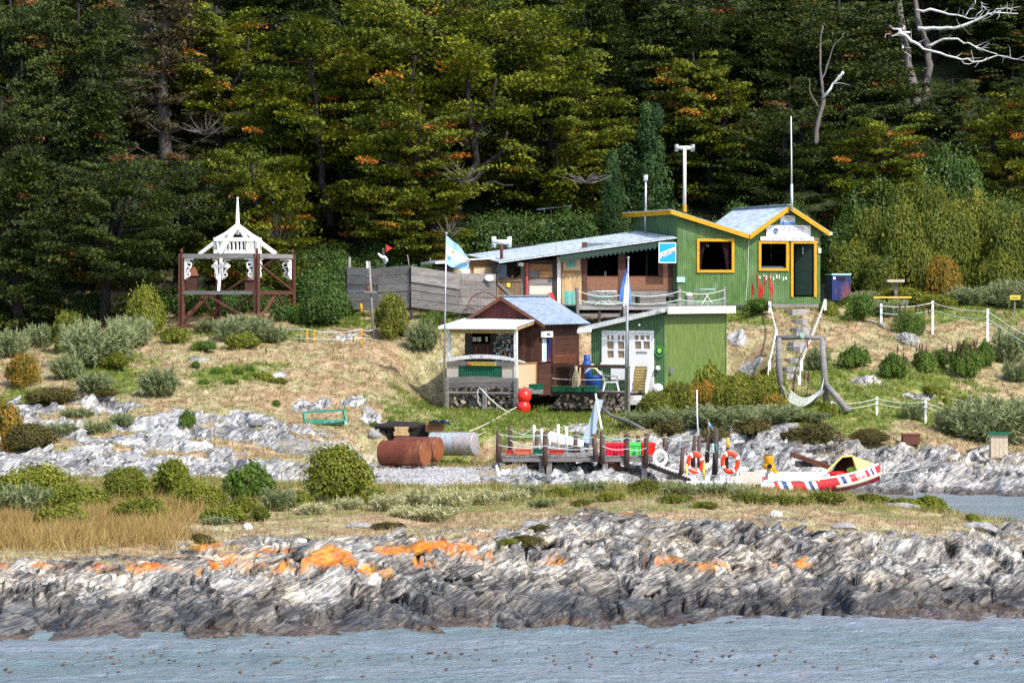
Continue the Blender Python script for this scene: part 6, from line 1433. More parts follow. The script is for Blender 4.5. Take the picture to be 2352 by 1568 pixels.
# cloth: hoist runs down the pole, fly blown to the right
hoist = [(1026, 541), (1026, 556), (1024, 571), (1023, 586), (1024, 606)]
def cloth(edge_h, edge_f, Y, amp, nu=14):
    rows = []
    for i in range(len(edge_h)):
        a, b = edge_h[i], edge_f[i]; r = []
        for k in range(nu + 1):
            u = k / nu; bow = math.sin(u * math.pi); px = a[0] + (b[0] - a[0]) * u; py = a[1] + (b[1] - a[1]) * u + 4 * bow * (i / (len(edge_h) - 1)) + 2.5 * math.sin(u * 7 + i * .6) * u
            r.append(W(px, py, Y + amp * math.sin(u * 8 + i * .7) * (.3 + u)))
        rows.append(r)
    return rows
fly = [(1062, 572), (1072, 586), (1079, 600), (1077, 612), (1062, 619)]
R_ = cloth([(1026, 541 + 65 * i / 12) for i in range(13)], [(float(np.interp(i / 12, np.linspace(0, 1, 5), [p[0] for p in fly])), float(np.interp(i / 12, np.linspace(0, 1, 5), [p[1] for p in fly]))) for i in range(13)], 103.0, .09)
for i0, i1, mt, nm in ((0, 4, 'sky_blue', 'upper_band'), (4, 8, 'flag_white', 'middle_band'), (8, 12, 'sky_blue', 'lower_band')): MB().grid(R_[i0:i1 + 1]).build(nm, mt, t, world=True, smooth=True)
MB().sphere(W(1041, 578, 102.88), (.05, .02, .05), 8, 6).build('sun_emblem', 'sun_gold', t, world=True)
MB().tube([W(1021, 760, 103.0), W(1018, 850, 103.05), W(1019, 930, 103)], .006, 4).build('halyard', 'rope_white', t, world=True)
t = flag('flagpole', 'flagpole in front of the green shed with a drooping blue flag', [(1437, 957, 101.4), (1440, 780, 101.4), (1443, 592, 101.4)], [.055, .05, .025], None, 101.4)
MB().tube([W(1444, 956, 101.3), W(1444.5, 840, 101.3)], .05, 8).build('pole_stub', 'grey_timber', t, world=True)
for c0, c1, mt, nm, dy in (((1441, 612), (1427, 690), 'flag_blue', 'outer_fold', 0), ((1442, 620), (1436, 702), 'flag_white', 'middle_fold', -.05), ((1443.5, 640), (1443, 698), 'flag_blue', 'inner_fold', .03)):
    rows = []
    for i in range(9):
        u = i / 8; cxp = c0[0] + (c1[0] - c0[0]) * u; hw = 1.5 + 7.5 * math.sin(min(1, u * 1.05) * 2.2); rows.append([W(cxp + hw * (k / 6 - .5) * 1.5, c0[1] + (c1[1] - c0[1]) * u + 3 * math.sin(k * 1.3), 101.4 + dy + .05 * math.sin(k * 2.1 + u * 3)) for k in range(7)])
    MB().grid(rows).build(nm, mt, t, world=True, smooth=True)
post('antenna_pole', 'thin white pole rising from the bush behind the life rings', 1604, 895, 1010, 93.0, .022, 'white_clean', px2=1601, cat='pole')

# ------------------------------------------------------------------ stone steps, rope handrail, hammock frame
M('slate_slab', (.42, .40, .39), (.28, .265, .26), .85, (3, 3, 3), .3, fine=(14, 14, 14), objvar=.12)
steps = [(1831, 718, 56), (1838, 741, 42), (1839, 762, 46), (1833, 793, 46), (1831, 807, 46), (1823, 831, 40), (1816, 850, 42), (1838, 775, 46), (1814, 868, 40)]
ST = thing('stone_steps', 'rough flight of flat stone slabs climbing to the post hut door', 'steps', ghit(1820, 868, 98))
for i, (px, py, w) in enumerate(steps):
    g_ = ghit(px, py, 98); hw = w / 2 * g_.y / F; rng = random.Random(i); top_, bot_ = [], []
    for k in range(9):
        a = k / 9 * 6.283; top_.append((g_.x + hw * math.cos(a) * rng.uniform(.85, 1.1), g_.y + .42 * math.sin(a) * rng.uniform(.8, 1.1), g_.z + .11)); bot_.append((top_[-1][0], top_[-1][1], g_.z - .25))
    mb = MB(); mb.add(top_ + bot_, [tuple(range(9)), tuple(reversed(range(9, 18)))] + [(k, k + 9, (k + 1) % 9 + 9, (k + 1) % 9) for k in range(9)]); mb.build('slab', 'slate_slab', ST, world=True)
def handrail(label, pts, posts_):
    t = thing('rope_handrail', label, 'handrail', W(*pts[-1]))
    for a, b in zip(pts[:-1], pts[1:]):
        MB().tube(sag(W(*a), W(*b), .06), .028, 6).build('rope', 'rope_white', t, world=True)
    for (px, py0, py1, Y) in posts_: MB().beam(W(px, py1, Y), W(px, py0, Y), .10, .09).build('post', 'white_paint', t, world=True)
handrail('left-hand white rope handrail beside the stone steps', [(1768, 696, 112.3), (1783, 757, 109), (1767, 832, 105.5), (1762, 868, 104)], [(1768, 692, 718, 112.2), (1783, 756, 778, 108.8), (1767, 829, 852, 105.3)])
handrail('right-hand white rope handrail beside the stone steps', [(1894, 690, 112.6), (1872, 752, 109.5), (1856, 790, 107.5), (1840, 830, 105.5), (1836, 880, 103.5)], [(1895, 687, 712, 112.5), (1841, 828, 850, 105.3), (1836, 862, 884, 103.5)])
YHm = 101.8
hf = thing('hammock_frame', 'rough log frame with a top beam and leaning strut holding a net hammock', 'frame', W(1840, 935, YHm))
MB().tube([W(1794, 912, YHm), W(1789, 840, YHm), W(1789, 775, YHm)], [.12, .11, .10], 9).build('log_post', 'grey_timber', hf, world=True, smooth=True); MB().tube([W(1899, 930, YHm), W(1893, 860, YHm), W(1888, 776, YHm)], [.12, .11, .09], 9).build('log_post', 'grey_timber', hf, world=True, smooth=True)
MB().tube([W(1782, 776, YHm), W(1840, 774, YHm), W(1896, 777, YHm)], [.08, .075, .07], 8).build('top_beam', 'grey_timber', hf, world=True, smooth=True); MB().tube([W(1896, 880, YHm - .1), W(1948, 944, YHm - .9)], [.09, .12], 8).build('strut', 'grey_timber', hf, world=True, smooth=True)
MB().tube([W(1848, 935, YHm - .3), W(1898, 893, YHm - .1)], .06, 7).build('brace', 'grey_timber', hf, world=True, smooth=True)
mb = MB(); rng = random.Random(2)
for k in range(10): c = W(1838 + rng.uniform(-8, 8), 772 + rng.uniform(-3, 3), YHm - .1); mb.torus(c, .07, .012, 'x', 10, 4)
mb.build('rope_tie', 'rope_teal', hf, world=True)
hm = thing('net_hammock', 'white net hammock slung low in the log frame', 'hammock', W(1840, 935, YHm - .2)); P = []
for i in range(15):
    u = i / 14; row = []
    for k in range(9):
        w_ = k / 8 - .5; px = 1812 + 76 * u; py = 906 - 12 * u + 26 * math.sin(u * math.pi) * (1 - .3 * u) + w_ * (-22 + 8 * u); row.append(W(px + w_ * 6, py, YHm - .25 + w_ * .9))
    P.append(row)
mb = MB()
for r in P: mb.tube(r, .010, 3, cap=False)
for k in range(9): mb.tube([P[i][k] for i in range(15)], .010, 3, cap=False)
mb.build('netting', 'rope_white', hm, world=True)
for i, e in ((0, (1795, 880)), (14, (1893, 865))):
    for k in (0, 4, 8): MB().tube([P[i][k], W(e[0], e[1], YHm)], .009, 4).build('cord', 'rope_white', hm, world=True)
    MB().beam(P[i][0], P[i][8], .03, .03).build('spreader', 'grey_timber', hm, world=True)
# bird table, yellow bench, rope fences, notice
t = thing('bird_table', 'wooden post with a flat board top beside the yellow bench', 'bird table', W(2056, 700, 116)); MB().beam(W(2059, 702, 116), W(2057, 648, 116), .13, .12).build('post', 'grey_timber', t, world=True); MB().box(W(2038, 648, 115.75), W(2074, 642, 116.25)).build('board', 'ply', t, world=True)
t = thing('plank_bench', 'low bench with a yellow plank seat right of the blue bin', 'bench', W(2048, 695, 114.6)); MB().box(W(2007, 684.5, 114.4), W(2091, 681, 114.75)).build('seat', 'sign_yellow', t, world=True)
for px, mt in ((2018, 'rust_timber'), (2077, 'grey_timber')): MB().box(W(px - 4, 703, 114.45), W(px + 4, 684.5, 114.7)).build('leg', mt, t, world=True)
up = [(2024, 697, 716, 112.4), (2142, 690, 722, 112.2), (2268, 709, 743, 109.6), (2410, 790, 830, 106.5)]
LBU = ['short post at the start of the upper rope fence', 'white post of the upper rope fence above the dark round bush', 'white post of the upper rope fence at the right', 'last post of the upper rope fence past the right edge']
for (px, a, b, Y), lb in zip(up, LBU): g_ = W(px, a, Y); tag(MB().beam(Vector((g_.x, g_.y, min(gz(g_.x, g_.y), g_.z - .4) - .2)), g_, .085, .085).build('fence_post', 'white_paint'), lb, 'post', 'posts of the upper rope fence')
for k, dpy in enumerate((5, 22)):
    pts = []
    for a, b in zip(up[:-1], up[1:]): pts += sag(W(a[0], a[1] + dpy, a[3] - .08), W(b[0], b[1] + dpy, b[3] - .08), .10)
    wrope('fence_rope', ['upper rope of the rope fence on the right slope', 'lower rope of the rope fence on the right slope'][k], pts, .016, 'rope_white' if k == 0 else 'rope_teal')
lo = [(1911, 921, 940, 101.2), (2014, 911, 935, 101.6), (2126, 919, 945, 101.2), (2230, 945, 960, 100.4)]
LBL = ['small white peg of the lower rope fence beside the hammock strut', 'white post of the lower rope fence in mid lawn', 'white post of the lower rope fence beside the small grey shrub', 'last white peg of the lower rope fence in the grey shrubs']
for (px, a, b, Y), lb in zip(lo, LBL): g_ = W(px, a, Y); tag(MB().beam(Vector((g_.x, g_.y, min(gz(g_.x, g_.y), g_.z - .3) - .15)), g_, .08, .08).build('fence_post', 'white_paint'), lb, 'post', 'posts of the lower rope fence')
for k, dpy in enumerate((4, 15)):
    pts = []
    for a, b in zip(lo[:-1], lo[1:]): pts += sag(W(a[0], a[1] + dpy, a[3] - .07), W(b[0], b[1] + dpy, b[3] - .07), .08)
    wrope('fence_rope', ['upper rope of the low fence on the lower lawn', 'bottom rope of the low fence on the lower lawn'][k], pts, .013, 'rope_white')
t = thing('notice_board', 'small yellow notice on a post at the right edge of the lawn', 'notice', W(2331, 715, 113)); MB().beam(W(2330, 725, 113), W(2331, 685, 113), .06, .06).build('post', 'grey_timber', t, world=True); MB().box(W(2320, 688, 112.9), W(2343, 678, 112.95)).build('board', 'sign_yellow', t, world=True); MB().box(W(2323, 684, 112.89), W(2340, 682, 112.9)).build('print', 'ink', t, world=True)
g_ = ghit(2092, 1022, 92); t = thing('rusty_box', 'rust red metal box on the rocks above the boat', 'box', g_); MB().box((-.27, -.2, 0), (.27, .2, .30)).build('box_body', 'rust', t); MB().box((-.29, -.22, .30), (.29, .22, .34)).build('lid', 'rust_timber', t)
g_ = ghit(2293, 1052, 92); t = thing('water_tank_stand', 'pale ribbed wooden stump box with a flat green lid at the right shore', 'box', g_); hh = (1052 - 998) * g_.y / F
for k in range(4): MB().box((-.26 + .13 * k + .006, -.22, 0), (-.26 + .13 * (k + 1), .22, hh)).build('stave', 'ply', t)
MB().box((-.34, -.3, hh), (.34, .3, hh + .05)).build('lid', 'green_panel', t)
# red-hot pokers planted by the post hut handled with the plants
# green lying bench frame on the left slope
g_ = ghit(745, 975, 90); t = thing('bench_frame', 'old green bench frame lying on the dry slope above the tanks', 'bench', g_); yb_ = g_.y - .1
for a, b, nm in (((697, 947), (790, 941), 'back_rail'), ((702, 973), (794, 965), 'seat_rail'), ((697, 947), (702, 976), 'end_frame'), ((789, 941), (795, 969), 'end_frame')): MB().beam(W(*a, yb_), W(*b, yb_ - .1), .06, .07).build(nm, 'bench_green', t, world=True)
MB().box(W(704, 974, yb_ - .05) , W(792, 963, yb_ + .25)).build('seat', 'bench_green', t, world=True)
for px, py in ((703, 972), (794, 966)): MB().beam(W(px, py, yb_ - .1), W(px + 1, py + 9, yb_ - .1), .07, .07).build('foot', 'teal_pale', t, world=True)

# ------------------------------------------------------------------ tanks on the gravel
def tank(label, p, q, r, mat, endmat, bands, name='steel_tank'):
    p, q = Vector(p), Vector(q); d = (q - p).normalized(); mid = (p + q) / 2; t = thing(name, label, 'tank', (mid.x, mid.y, mid.z - r)); L = (q - p).length
    MB().tube([p, q], r, 28, cap=False).build('shell', mat, t, world=True, smooth=True)
    for e, s_ in ((p, -1), (q, 1)):
        mb = MB(); rows = []; side = d.cross(Vector((0, 0, 1))).normalized(); u2 = side.cross(d)
        for rr, off in ((1.0, 0), (.985, .014), (.93, .02), (.5, .035), (.01, .04)): rows.append([e + d * s_ * off + (side * math.cos(a) + u2 * math.sin(a)) * r * rr for a in np.linspace(0, 2 * math.pi, 29)])
        mb.grid(rows).build('end_cap', endmat, t, world=True, smooth=True)
    for u in bands: c = p.lerp(q, u); MB().tube([c - d * .02, c + d * .02], r * 1.02, 28).build('hoop', mat, t, world=True)
    for u in (.22, .75):
        c = p.lerp(q, u) - Vector((0, 0, r)); MB().box(c + Vector((-.05, -.15, -.06)), c + Vector((.05, .15, .03))).build('foot', mat, t, world=True)
    return t
M('tank_rust', (.24, .060, .024), (.11, .028, .016), .42, (2.5, 2.5, 2.5), .3, fine=(26, 26, 26), stain=(.42, .17, .06), stain_amt=.5, spec=.5, metal=.15)
M('tank_silver', (.50, .53, .55), (.38, .42, .45), .42, (1.5, 1.5, .7), .3, metal=.25, fine=(14, 14, 5), stain=(.36, .14, .06), stain_amt=.55, stain_scale=1.5)
YT = 92.6; rT = .385
tank('nearest rust red steel tank lying on the gravel', W(880, 1040, YT), W(977, 1041, YT - .62), rT, 'tank_rust', 'tank_rust', (.42, ))
tank('second rust red tank with an orange end between the nearest and the silver tank', W(912, 1030, YT + 1.2), W(1006, 1031, YT + .55), rT * .95, 'tank_rust', 'tank_rust', (.4, ))
tank('silver steel tank with rusty top behind the rust red tanks', W(992, 1019, YT + 2.4), W(1091, 1019, YT + 1.9), rT * .92, 'tank_silver', 'tank_silver', (.02, .62, .97))
# dug-out with stacked laths and blue tarp
t = thing('dugout_store', 'dark dug-out store roofed with turf behind the tanks', 'dugout', W(935, 1005, 96.2)); c0 = W(890, 1003, 96.0); c1 = W(985, 972, 97.0)
MB().box(c0, Vector((c1.x, 97.2, c1.z))).build('hollow_shade', 'dark_room', t, world=True); rng = random.Random(8)  # solid block, its near-black colour stands in for shade inside the hollow
mb = MB(); mb.sphere(W(925, 979, 96.4), (.85, .55, .16), 16, 8, fn=lambda d: 1 + .15 * math.sin(d.x * 9) * math.cos(d.y * 7)); mb.build('turf_roof', 'bark_dark', t, world=True)
for (px, py, w, n, yo, lb) in ((922, 1000, 32, 6, 95.6, 'stack of pale laths at the left side of the dug-out'), (999, 991, 40, 7, 95.6, 'stack of orange laths under the blue tarp by the dug-out')):
    s2_ = thing('lath_stack', lb, 'lumber', W(px, py, yo))
    for i in range(n): z = i * .045; MB().box((-w / 2 * yo / F + rng.uniform(-.03, .03), -.1, z), (w / 2 * yo / F + rng.uniform(-.03, .03), .3, z + .036)).build('lath', 'tan_timber' if px < 950 else 'orange_timber', s2_)
mb = MB(); rows = [[W(985 + 48 * i / 8, 965 + 10 * j / 4 + 3 * math.sin(i * 2 + j), 95.6 - .5 + .25 * j + .1 * math.sin(i * 1.7)) for j in range(5)] for i in range(9)]; mb.grid(rows); tag(mb.build('blue_tarp', 'blue_tarp_m' if 'blue_tarp_m' in MATS else M('blue_tarp_m', (.03, .20, .70), (.025, .16, .58), .5)), 'crumpled blue tarp lying over the lath stack', 'tarp')

# ------------------------------------------------------------------ jetty
YJ = 91.0; zJ = W(1300, 1046, YJ).z
jet = thing('jetty', 'weathered timber jetty on legs at the edge of the inner bay', 'jetty', W(1330, 1050, YJ))
xa, xb = W(1146, 1046, YJ).x, W(1500, 1046, YJ).x; n = 30
for i in range(n):
    x0_ = xa + (xb - xa) * i / n; MB().box((x0_ + .008, YJ - .1, zJ - .05 + BULGE.uniform(0, .01)), (x0_ + (xb - xa) / n, YJ + 1.6, zJ + BULGE.uniform(-.005, .012))).build('plank', 'grey_timber', jet, world=True)
MB().box((xa + .1, YJ - .16, zJ - .17), (xb, YJ - .1, zJ - .06)).build('edge_beam', 'grey_timber', jet, world=True); MB().box((xa + .1, YJ + 1.5, zJ - .2), (xb, YJ + 1.6, zJ - .06)).build('edge_beam', 'dark_timber', jet, world=True)
M('post_brown', (.13, .072, .058), (.065, .038, .033), .8, (5, 5, 1.5), .3, objvar=.25, fine=(24, 24, 6))
fr_posts = [(1145, 989, 1050, 0), (1252, 991, 1057, 0), (1369, 996, 1048, -6), (1383, 991, 1053, 0), (1440, 997, 1063, 0), (1483, 995, 1062, 2)]
bk_posts = [(1172, 978, 1028, 0), (1233, 991, 1044, 0), (1320, 991, 1042, 3), (1437, 1000, 1040, 0), (1466, 1000, 1040, 0), (1527, 995, 1032, 0)]
for (px, a, b, ln) in fr_posts: MB().tube([W(px, b + 10, YJ - .2), W(px + ln, a, YJ - .2)] if False else [W(px, b + 12, YJ - .22), W(px + ln * .5, (a + b) / 2, YJ - .22), W(px + ln, a, YJ - .22)], [.08, .075, .065], 8).build('rail_post', 'post_brown', jet, world=True, smooth=True)
for (px, a, b, ln) in bk_posts: MB().tube([W(px, b + 14, YJ + 1.7), W(px + ln, a, YJ + 1.7)], [.075, .065], 8).build('rail_post', 'post_brown', jet, world=True, smooth=True)
for px in (1154, 1183, 1243, 1262, 1390, 1479): MB().beam(W(px, 1054, YJ - .05) , W(px + random.uniform(-3, 3), 1110, YJ - .05), .16, .14).build('leg', 'grey_timber', jet, world=True)
for px in (1176, 1290, 1420): MB().beam(W(px, 1050, YJ + 1.4), W(px, 1098, YJ + 1.4), .14, .14).build('leg', 'dark_timber', jet, world=True)
MB().beam(W(1150, 1066, YJ), W(1240, 1092, YJ), .06, .16).build('brace', 'dark_timber', jet, world=True); MB().beam(W(1240, 1062, YJ + .1), W(1165, 1094, YJ + .1), .06, .12).build('brace', 'dark_timber', jet, world=True); MB().box(W(1195, 1098, YJ - .02), W(1250, 1076, YJ + .1)).build('cross_board', 'dark_timber', jet, world=True)
MB().tube([W(1402, 1056, YJ + .3), W(1402, 1092, YJ + .3)], .30, 14).build('rusty_drum', 'rust', jet, world=True, smooth=True)
for lv, (d0, mt) in enumerate(((8, 'rope_teal'), (33, 'rope_white'))):
    for A in (fr_posts, bk_posts):
        off = -.3 if A is fr_posts else 1.62
        for a, b in zip(A[:-1], A[1:]):
            if b[0] - a[0] > 20: MB().tube(sag(W(a[0] + a[3], a[1] + d0, YJ + off), W(b[0] + b[3], b[1] + d0, YJ + off), .07), .011, 4).build('rope', mt, jet, world=True)
# ramp
rp = thing('jetty_ramp', 'sloping gangway with pale boards leading down from the jetty to the boat', 'ramp', W(1560, 1080, YJ - .5)); A_ = W(1494, 1062, YJ - .2); B_ = W(1604, 1104, YJ - 1.3)
for i in range(18): u = i / 18; c = A_.lerp(B_, u + .025); MB().beam(c + Vector((0, -.02, 0)), c + Vector((.04, .85, .0)), .085, .035).build('plank', 'white_paint', rp, world=True)
for dy in (0, .8): MB().beam(A_ + Vector((0, dy, -.08)), B_ + Vector((0, dy, -.08)), .05, .15).build('stringer', 'dark_timber', rp, world=True)
for (px, a, b, dy) in ((1567, 1030, 1090, -.9), (1530, 1040, 1075, .2), (1594, 1000, 1072, .3), (1626, 1000, 1062, .4)): MB().tube([W(px - 3, b, YJ + dy), W(px + 2, a, YJ + dy)], [.07, .055], 8).build('rail_post', 'post_brown', rp, world=True, smooth=True)
MB().tube(sag(W(1527, 1003, YJ + .2), W(1594, 1008, YJ + .3), .06), .012, 4).build('rope', 'rope_teal', rp, world=True); MB().tube(sag(W(1594, 1012, YJ + .3), W(1650, 1042, YJ + .3), .10), .012, 4).build('rope', 'rope_teal', rp, world=True); MB().tube(sag(W(1525, 1035, YJ + .2), W(1567, 1050, YJ - .9), .06), .010, 4).build('rope', 'rope_white', rp, world=True); MB().tube([W(1530, 1055, YJ - .5), W(1610, 1085, YJ - 1)], .012, 4).build('rope', 'rope_white', rp, world=True)
post('mooring_pile', 'dark thick pile standing in the bay between the two orange life rings', 1641, 985, 1090, YJ + .2, .09, 'dark_timber', px2=1645, cat='pile')
for k, (px, a, b, mt) in enumerate(((1577, 1065, 1108, 'sign_yellow'), (1617.5, 1062, 1098, 'sign_yellow'), (1689, 1095, 1112, 'sign_yellow'))): post('yellow_stake', ['thin yellow stake left of the left-hand life ring', 'thin yellow stake between the life rings and the ramp', 'short yellow stake below the right-hand life ring'][k], px, a, b, YJ - 1.0, .03, mt, cat='stake')
# life rings
M('ring_red', (.85, .06, .012), (.72, .045, .012), .5); M('ring_white', (.85, .84, .82), (.75, .74, .72), .5)
def life_ring(label, px, py, Y, R, r, el, body, bands=True, name='life_ring'):
    t = thing(name, label, 'life ring', W(px, py, Y))
    ob = MB().torus((0, 0, 0), R, r, 'y', 36, 10, el).build('ring', body, t, smooth=True)
    if bands:
        for k in range(4):
            a0 = k * math.pi / 2 + .5; mb = MB(); P = []
            for i in range(6):
                a = a0 - .13 + .26 * i / 5; P.append([((R + (r + .006) * math.cos(u)) * math.cos(a), (r + .006) * math.sin(u), (R + (r + .006) * math.cos(u)) * math.sin(a) * el) for u in np.linspace(0, 2 * math.pi, 11)])
            mb.grid(P).build('band', 'ring_white', t, smooth=True)
        MB().tube([((R + r + .02) * math.cos(a), -.02, (R + r + .02) * math.sin(a) * el) for a in np.linspace(0, 6.283, 25)], .008, 4).build('grab_line', 'rope_white', t)
    return t
life_ring('left-hand orange life ring hanging on the ramp posts', 1596.7, 1063, YJ - .5, .205, .058, 1.22, 'ring_red'); life_ring('right-hand larger orange life ring hanging on the dark pile post', 1677, 1062, YJ - .5, .225, .058, 1.18, 'ring_red')
life_ring('white ring fender hanging at the end of the jetty', 1516, 1051.5, YJ - .4, .175, .052, 1.15, 'ring_white', False, 'ring_fender')
post('ring_post', 'brown post carrying the right-hand life ring', 1669, 1020, 1085, YJ - .3, .06, 'post_brown', px2=1672, cat='post'); MB_ = MB(); MB_.tube([W(1672, 1005, YJ - .35), W(1671, 1028, YJ - .35)], .045, 8); tag(MB_.build('orange_float', 'sign_orange', smooth=True), 'small orange float tied above the right-hand life ring', 'float'); post('ring_post', 'brown post carrying the left-hand life ring', 1606, 1000, 1085, YJ - .3, .06, 'post_brown', cat='post')
# small blue flag and bird figure on piles
t = thing('pennant', 'small sky blue pennant on a stick above the ramp', 'flag', W(1628, 1010, YJ + .6)); MB().tube([W(1629, 1012, YJ + .6), W(1626, 960, YJ + .6)], .014, 5).build('stick', 'grey_timber', t, world=True); MB().grid([[W(1626 + 4 * u + 12 * v_, 966 + 12 * u + 14 * v_, YJ + .6 + .05 * math.sin(5 * v_)) for v_ in np.linspace(0, 1, 6)] for u in np.linspace(0, 1, 4)]).build('cloth', 'sky_blue', t, world=True, smooth=True)
mb = MB(); mb.grid([[W(1636 + 10 * v_ + 3 * u, 1018 + 22 * u * (1 - .3 * v_), YJ + .1 + .05 * math.sin(4 * v_)) for v_ in np.linspace(0, 1, 5)] for u in np.linspace(0, 1, 5)]); tag(mb.build('green_rag', 'teal_pale', smooth=True), 'pale green rag hanging on the dark pile', 'rag')
# white posts of the landing rail, upturned dinghy, leaning oar, poles
for k, (px, a, b) in enumerate(((1226.5, 976, 1031), (1244, 984, 1028), (1282, 974, 1035), (1301, 981, 1043), (1262, 995, 1027))): post('white_post', ['first tall white post behind the jetty from the left', 'second short white post behind the jetty', 'tallest white post behind the jetty in front of the dinghy', 'white post right of the tallest one behind the jetty', 'short white post between the second and the tallest'][k], px, a, b, YJ + 2.1, .05, 'white_paint', cat='post')
wrope('rail_rope', 'teal rope looped over the white posts behind the jetty', sag(W(1200, 997, YJ + 2.1), W(1226, 978, YJ + 2.1), .05) + sag(W(1226, 980, YJ + 2.1), W(1244, 988, YJ + 2.1), .04)[1:] + sag(W(1244, 988, YJ + 2.1), W(1282, 978, YJ + 2.1), .15)[1:] + sag(W(1282, 978, YJ + 2.1), W(1320, 990, YJ + 2.1), .05)[1:], .012, 'rope_teal')
t = thing('upturned_dinghy', 'white upturned dinghy lying behind the jetty', 'boat', W(1300, 1025, YJ + 3)); P = []
for i in range(13):
    u = i / 12; px = 1262 + 78 * u; hw = .42 * math.sin(math.pi * min(1, .12 + u * .86)) ** .7; hh = (26 - 14 * u) * .9; P.append([W(px, 1014 + 10 * u, YJ + 3) + Vector((0, hw * math.cos(a), hh * (YJ + 3) / F * math.sin(a))) for a in np.linspace(0, math.pi, 11)])
MB().grid(P).build('hull', 'white_paint', t, world=True, smooth=True); MB().tube([W(1262 + 78 * u, 1014 + 10 * u - (26 - 14 * u) * .9, YJ + 3) for u in np.linspace(0.02, .98, 9)], .02, 5).build('keel', 'white_clean', t, world=True)
t = thing('oar_board', 'long pale blue grey plank leaning upright behind the jetty', 'plank', W(1346, 1020, YJ + 3.2)); mb = MB(); a = W(1349, 1018, YJ + 3.0); b = W(1377, 918, YJ + 4.0); mb.beam(a, a.lerp(b, .4), .05, .34, up=(1, 0, 0)); mb.beam(a.lerp(b, .4), b, .05, .24, up=(1, 0, 0)); mb.build('board', M('blue_grey_paint', (.27, .33, .38), (.21, .26, .31), .7), t, world=True)
tag(MB().tube([W(1382, 985, YJ + 2.5), W(1372, 930, YJ + 3.5), W(1368, 905, YJ + 4)], .035, 7).build('white_pole', 'white_paint', smooth=True), 'bent white pole leaning beside the blue grey plank', 'pole')
tag(MB().tube([W(1377, 932, 100.5), W(1405, 955, 99), W(1450, 970, 97), W(1478, 985, 95.5)], .045, 7).build('driftwood_pole', 'grey_timber', smooth=True), 'long pale driftwood pole lying down the slope beside the flagpole', 'pole')
tag(MB().tube([W(1140, 1070, 86), W(1146, 1095, 85.6)], .045, 7).build('white_stick', 'white_paint', smooth=True), 'short white stick standing in the rocks left of the jetty', 'stick')
# planters and crates
M('terracotta', (.55, .15, .075), (.45, .11, .055), .7); M('crate_red', (.72, .012, .045), (.60, .010, .035), .4); M('crate_scarlet', (.78, .018, .012), (.66, .015, .01), .4); M('crate_green', (.10, .62, .13), (.08, .52, .10), .4)
def crate(name, label, px0, px1, py0, py1, Y, mat, d=.45, ribs=4, cat='crate', group=None, lidm=None):
    a, b = W(px0, py1, Y), W(px1, py0, Y); w, h = b.x - a.x, b.z - a.z; t = thing(name, label, cat, ((a.x + b.x) / 2, Y + d / 2, a.z), 0, group); w2 = w / 2; e = .025
    mb = MB(); lo_, hi = [(-w2 * .93, -d / 2 * .93), (w2 * .93, -d / 2 * .93), (w2 * .93, d / 2 * .93), (-w2 * .93, d / 2 * .93)], [(-w2, -d / 2), (w2, -d / 2), (w2, d / 2), (-w2, d / 2)]
    mb.add([(*p, 0) for p in lo_] + [(*p, h) for p in hi] + [(p[0] * .9, p[1] * .9, h) for p in hi] + [(p[0] * .9, p[1] * .9, .03) for p in lo_], [(3, 2, 1, 0)] + [(i, (i + 1) % 4, (i + 1) % 4 + 4, i + 4) for i in range(4)] + [(i + 4, (i + 1) % 4 + 4, (i + 1) % 4 + 8, i + 8) for i in range(4)] + [(i + 8, (i + 1) % 4 + 8, (i + 1) % 4 + 12, i + 12) for i in range(4)] + [(12, 13, 14, 15)])
    mb.build('crate_body', mat, t)
    for k in range(ribs): x_ = -w2 * .85 + 2 * w2 * .85 * k / max(1, ribs - 1); MB().box((x_ - .012, -d / 2 - .018, .02), (x_ + .012, -d / 2 + .02, h * .86)).build('rib', mat, t)
    MB().box((-w2 - .015, -d / 2 - .02, h * .86), (w2 + .015, -d / 2 + .0, h + .003)).build('rim', mat, t)
    if lidm: MB().box((-w2 * .97, -d / 2 * .97, h), (w2 * .97, d / 2 * .97, h + .03)).build('lid', lidm, t)
    return t
crate('crate', 'wide crimson plastic crate on the jetty', 1391, 1439, 1020, 1049, YJ + .2, 'crate_red', .5, 6, lidm='crate_red'); crate('crate', 'bright green plastic crate between the two red crates', 1444, 1472, 1019, 1051, YJ + .2, 'crate_green', .45, 3, lidm='crate_green'); crate('crate', 'scarlet plastic crate at the right end of the jetty', 1473, 1505, 1019, 1053, YJ + .2, 'crate_scarlet', .45, 3, lidm='crate_scarlet')
crate('planter', 'long terracotta trough on the left end of the jetty', 1182, 1222.5, 1031, 1044, YJ + .1, 'terracotta', .3, 2, 'planter'); crate('planter', 'small dark red trough left of the long terracotta trough', 1161, 1181, 1034, 1043, YJ + .1, 'red_paint', .25, 2, 'planter'); crate('planter', 'dark red trough on the middle of the jetty', 1259, 1296, 1033, 1042, YJ + .4, 'red_paint', .25, 2, 'planter')
crate('planter', 'dark green tub on the jetty right of the terracotta trough', 1224, 1246, 1031, 1044, YJ + .9, 'green_panel', .3, 2, 'planter')
# small landing float, white boards near water
t = thing('landing_float', 'white low landing float moored at the foot of the ramp', 'float', W(1640, 1112, 88.6)); MB().box(W(1580, 1128, 88.4), W(1700, 1104, 89.6)).build('deck', 'white_paint', t, world=True)
for px in (1588, 1620, 1655, 1690): MB().box(W(px, 1126, 88.35), W(px + 10, 1092, 88.45)).build('bollard', 'white_clean', t, world=True)
MB().box(W(1700, 1112, 88.4), W(1747, 1083, 88.9)).build('end_box', 'osb_pale', t, world=True)

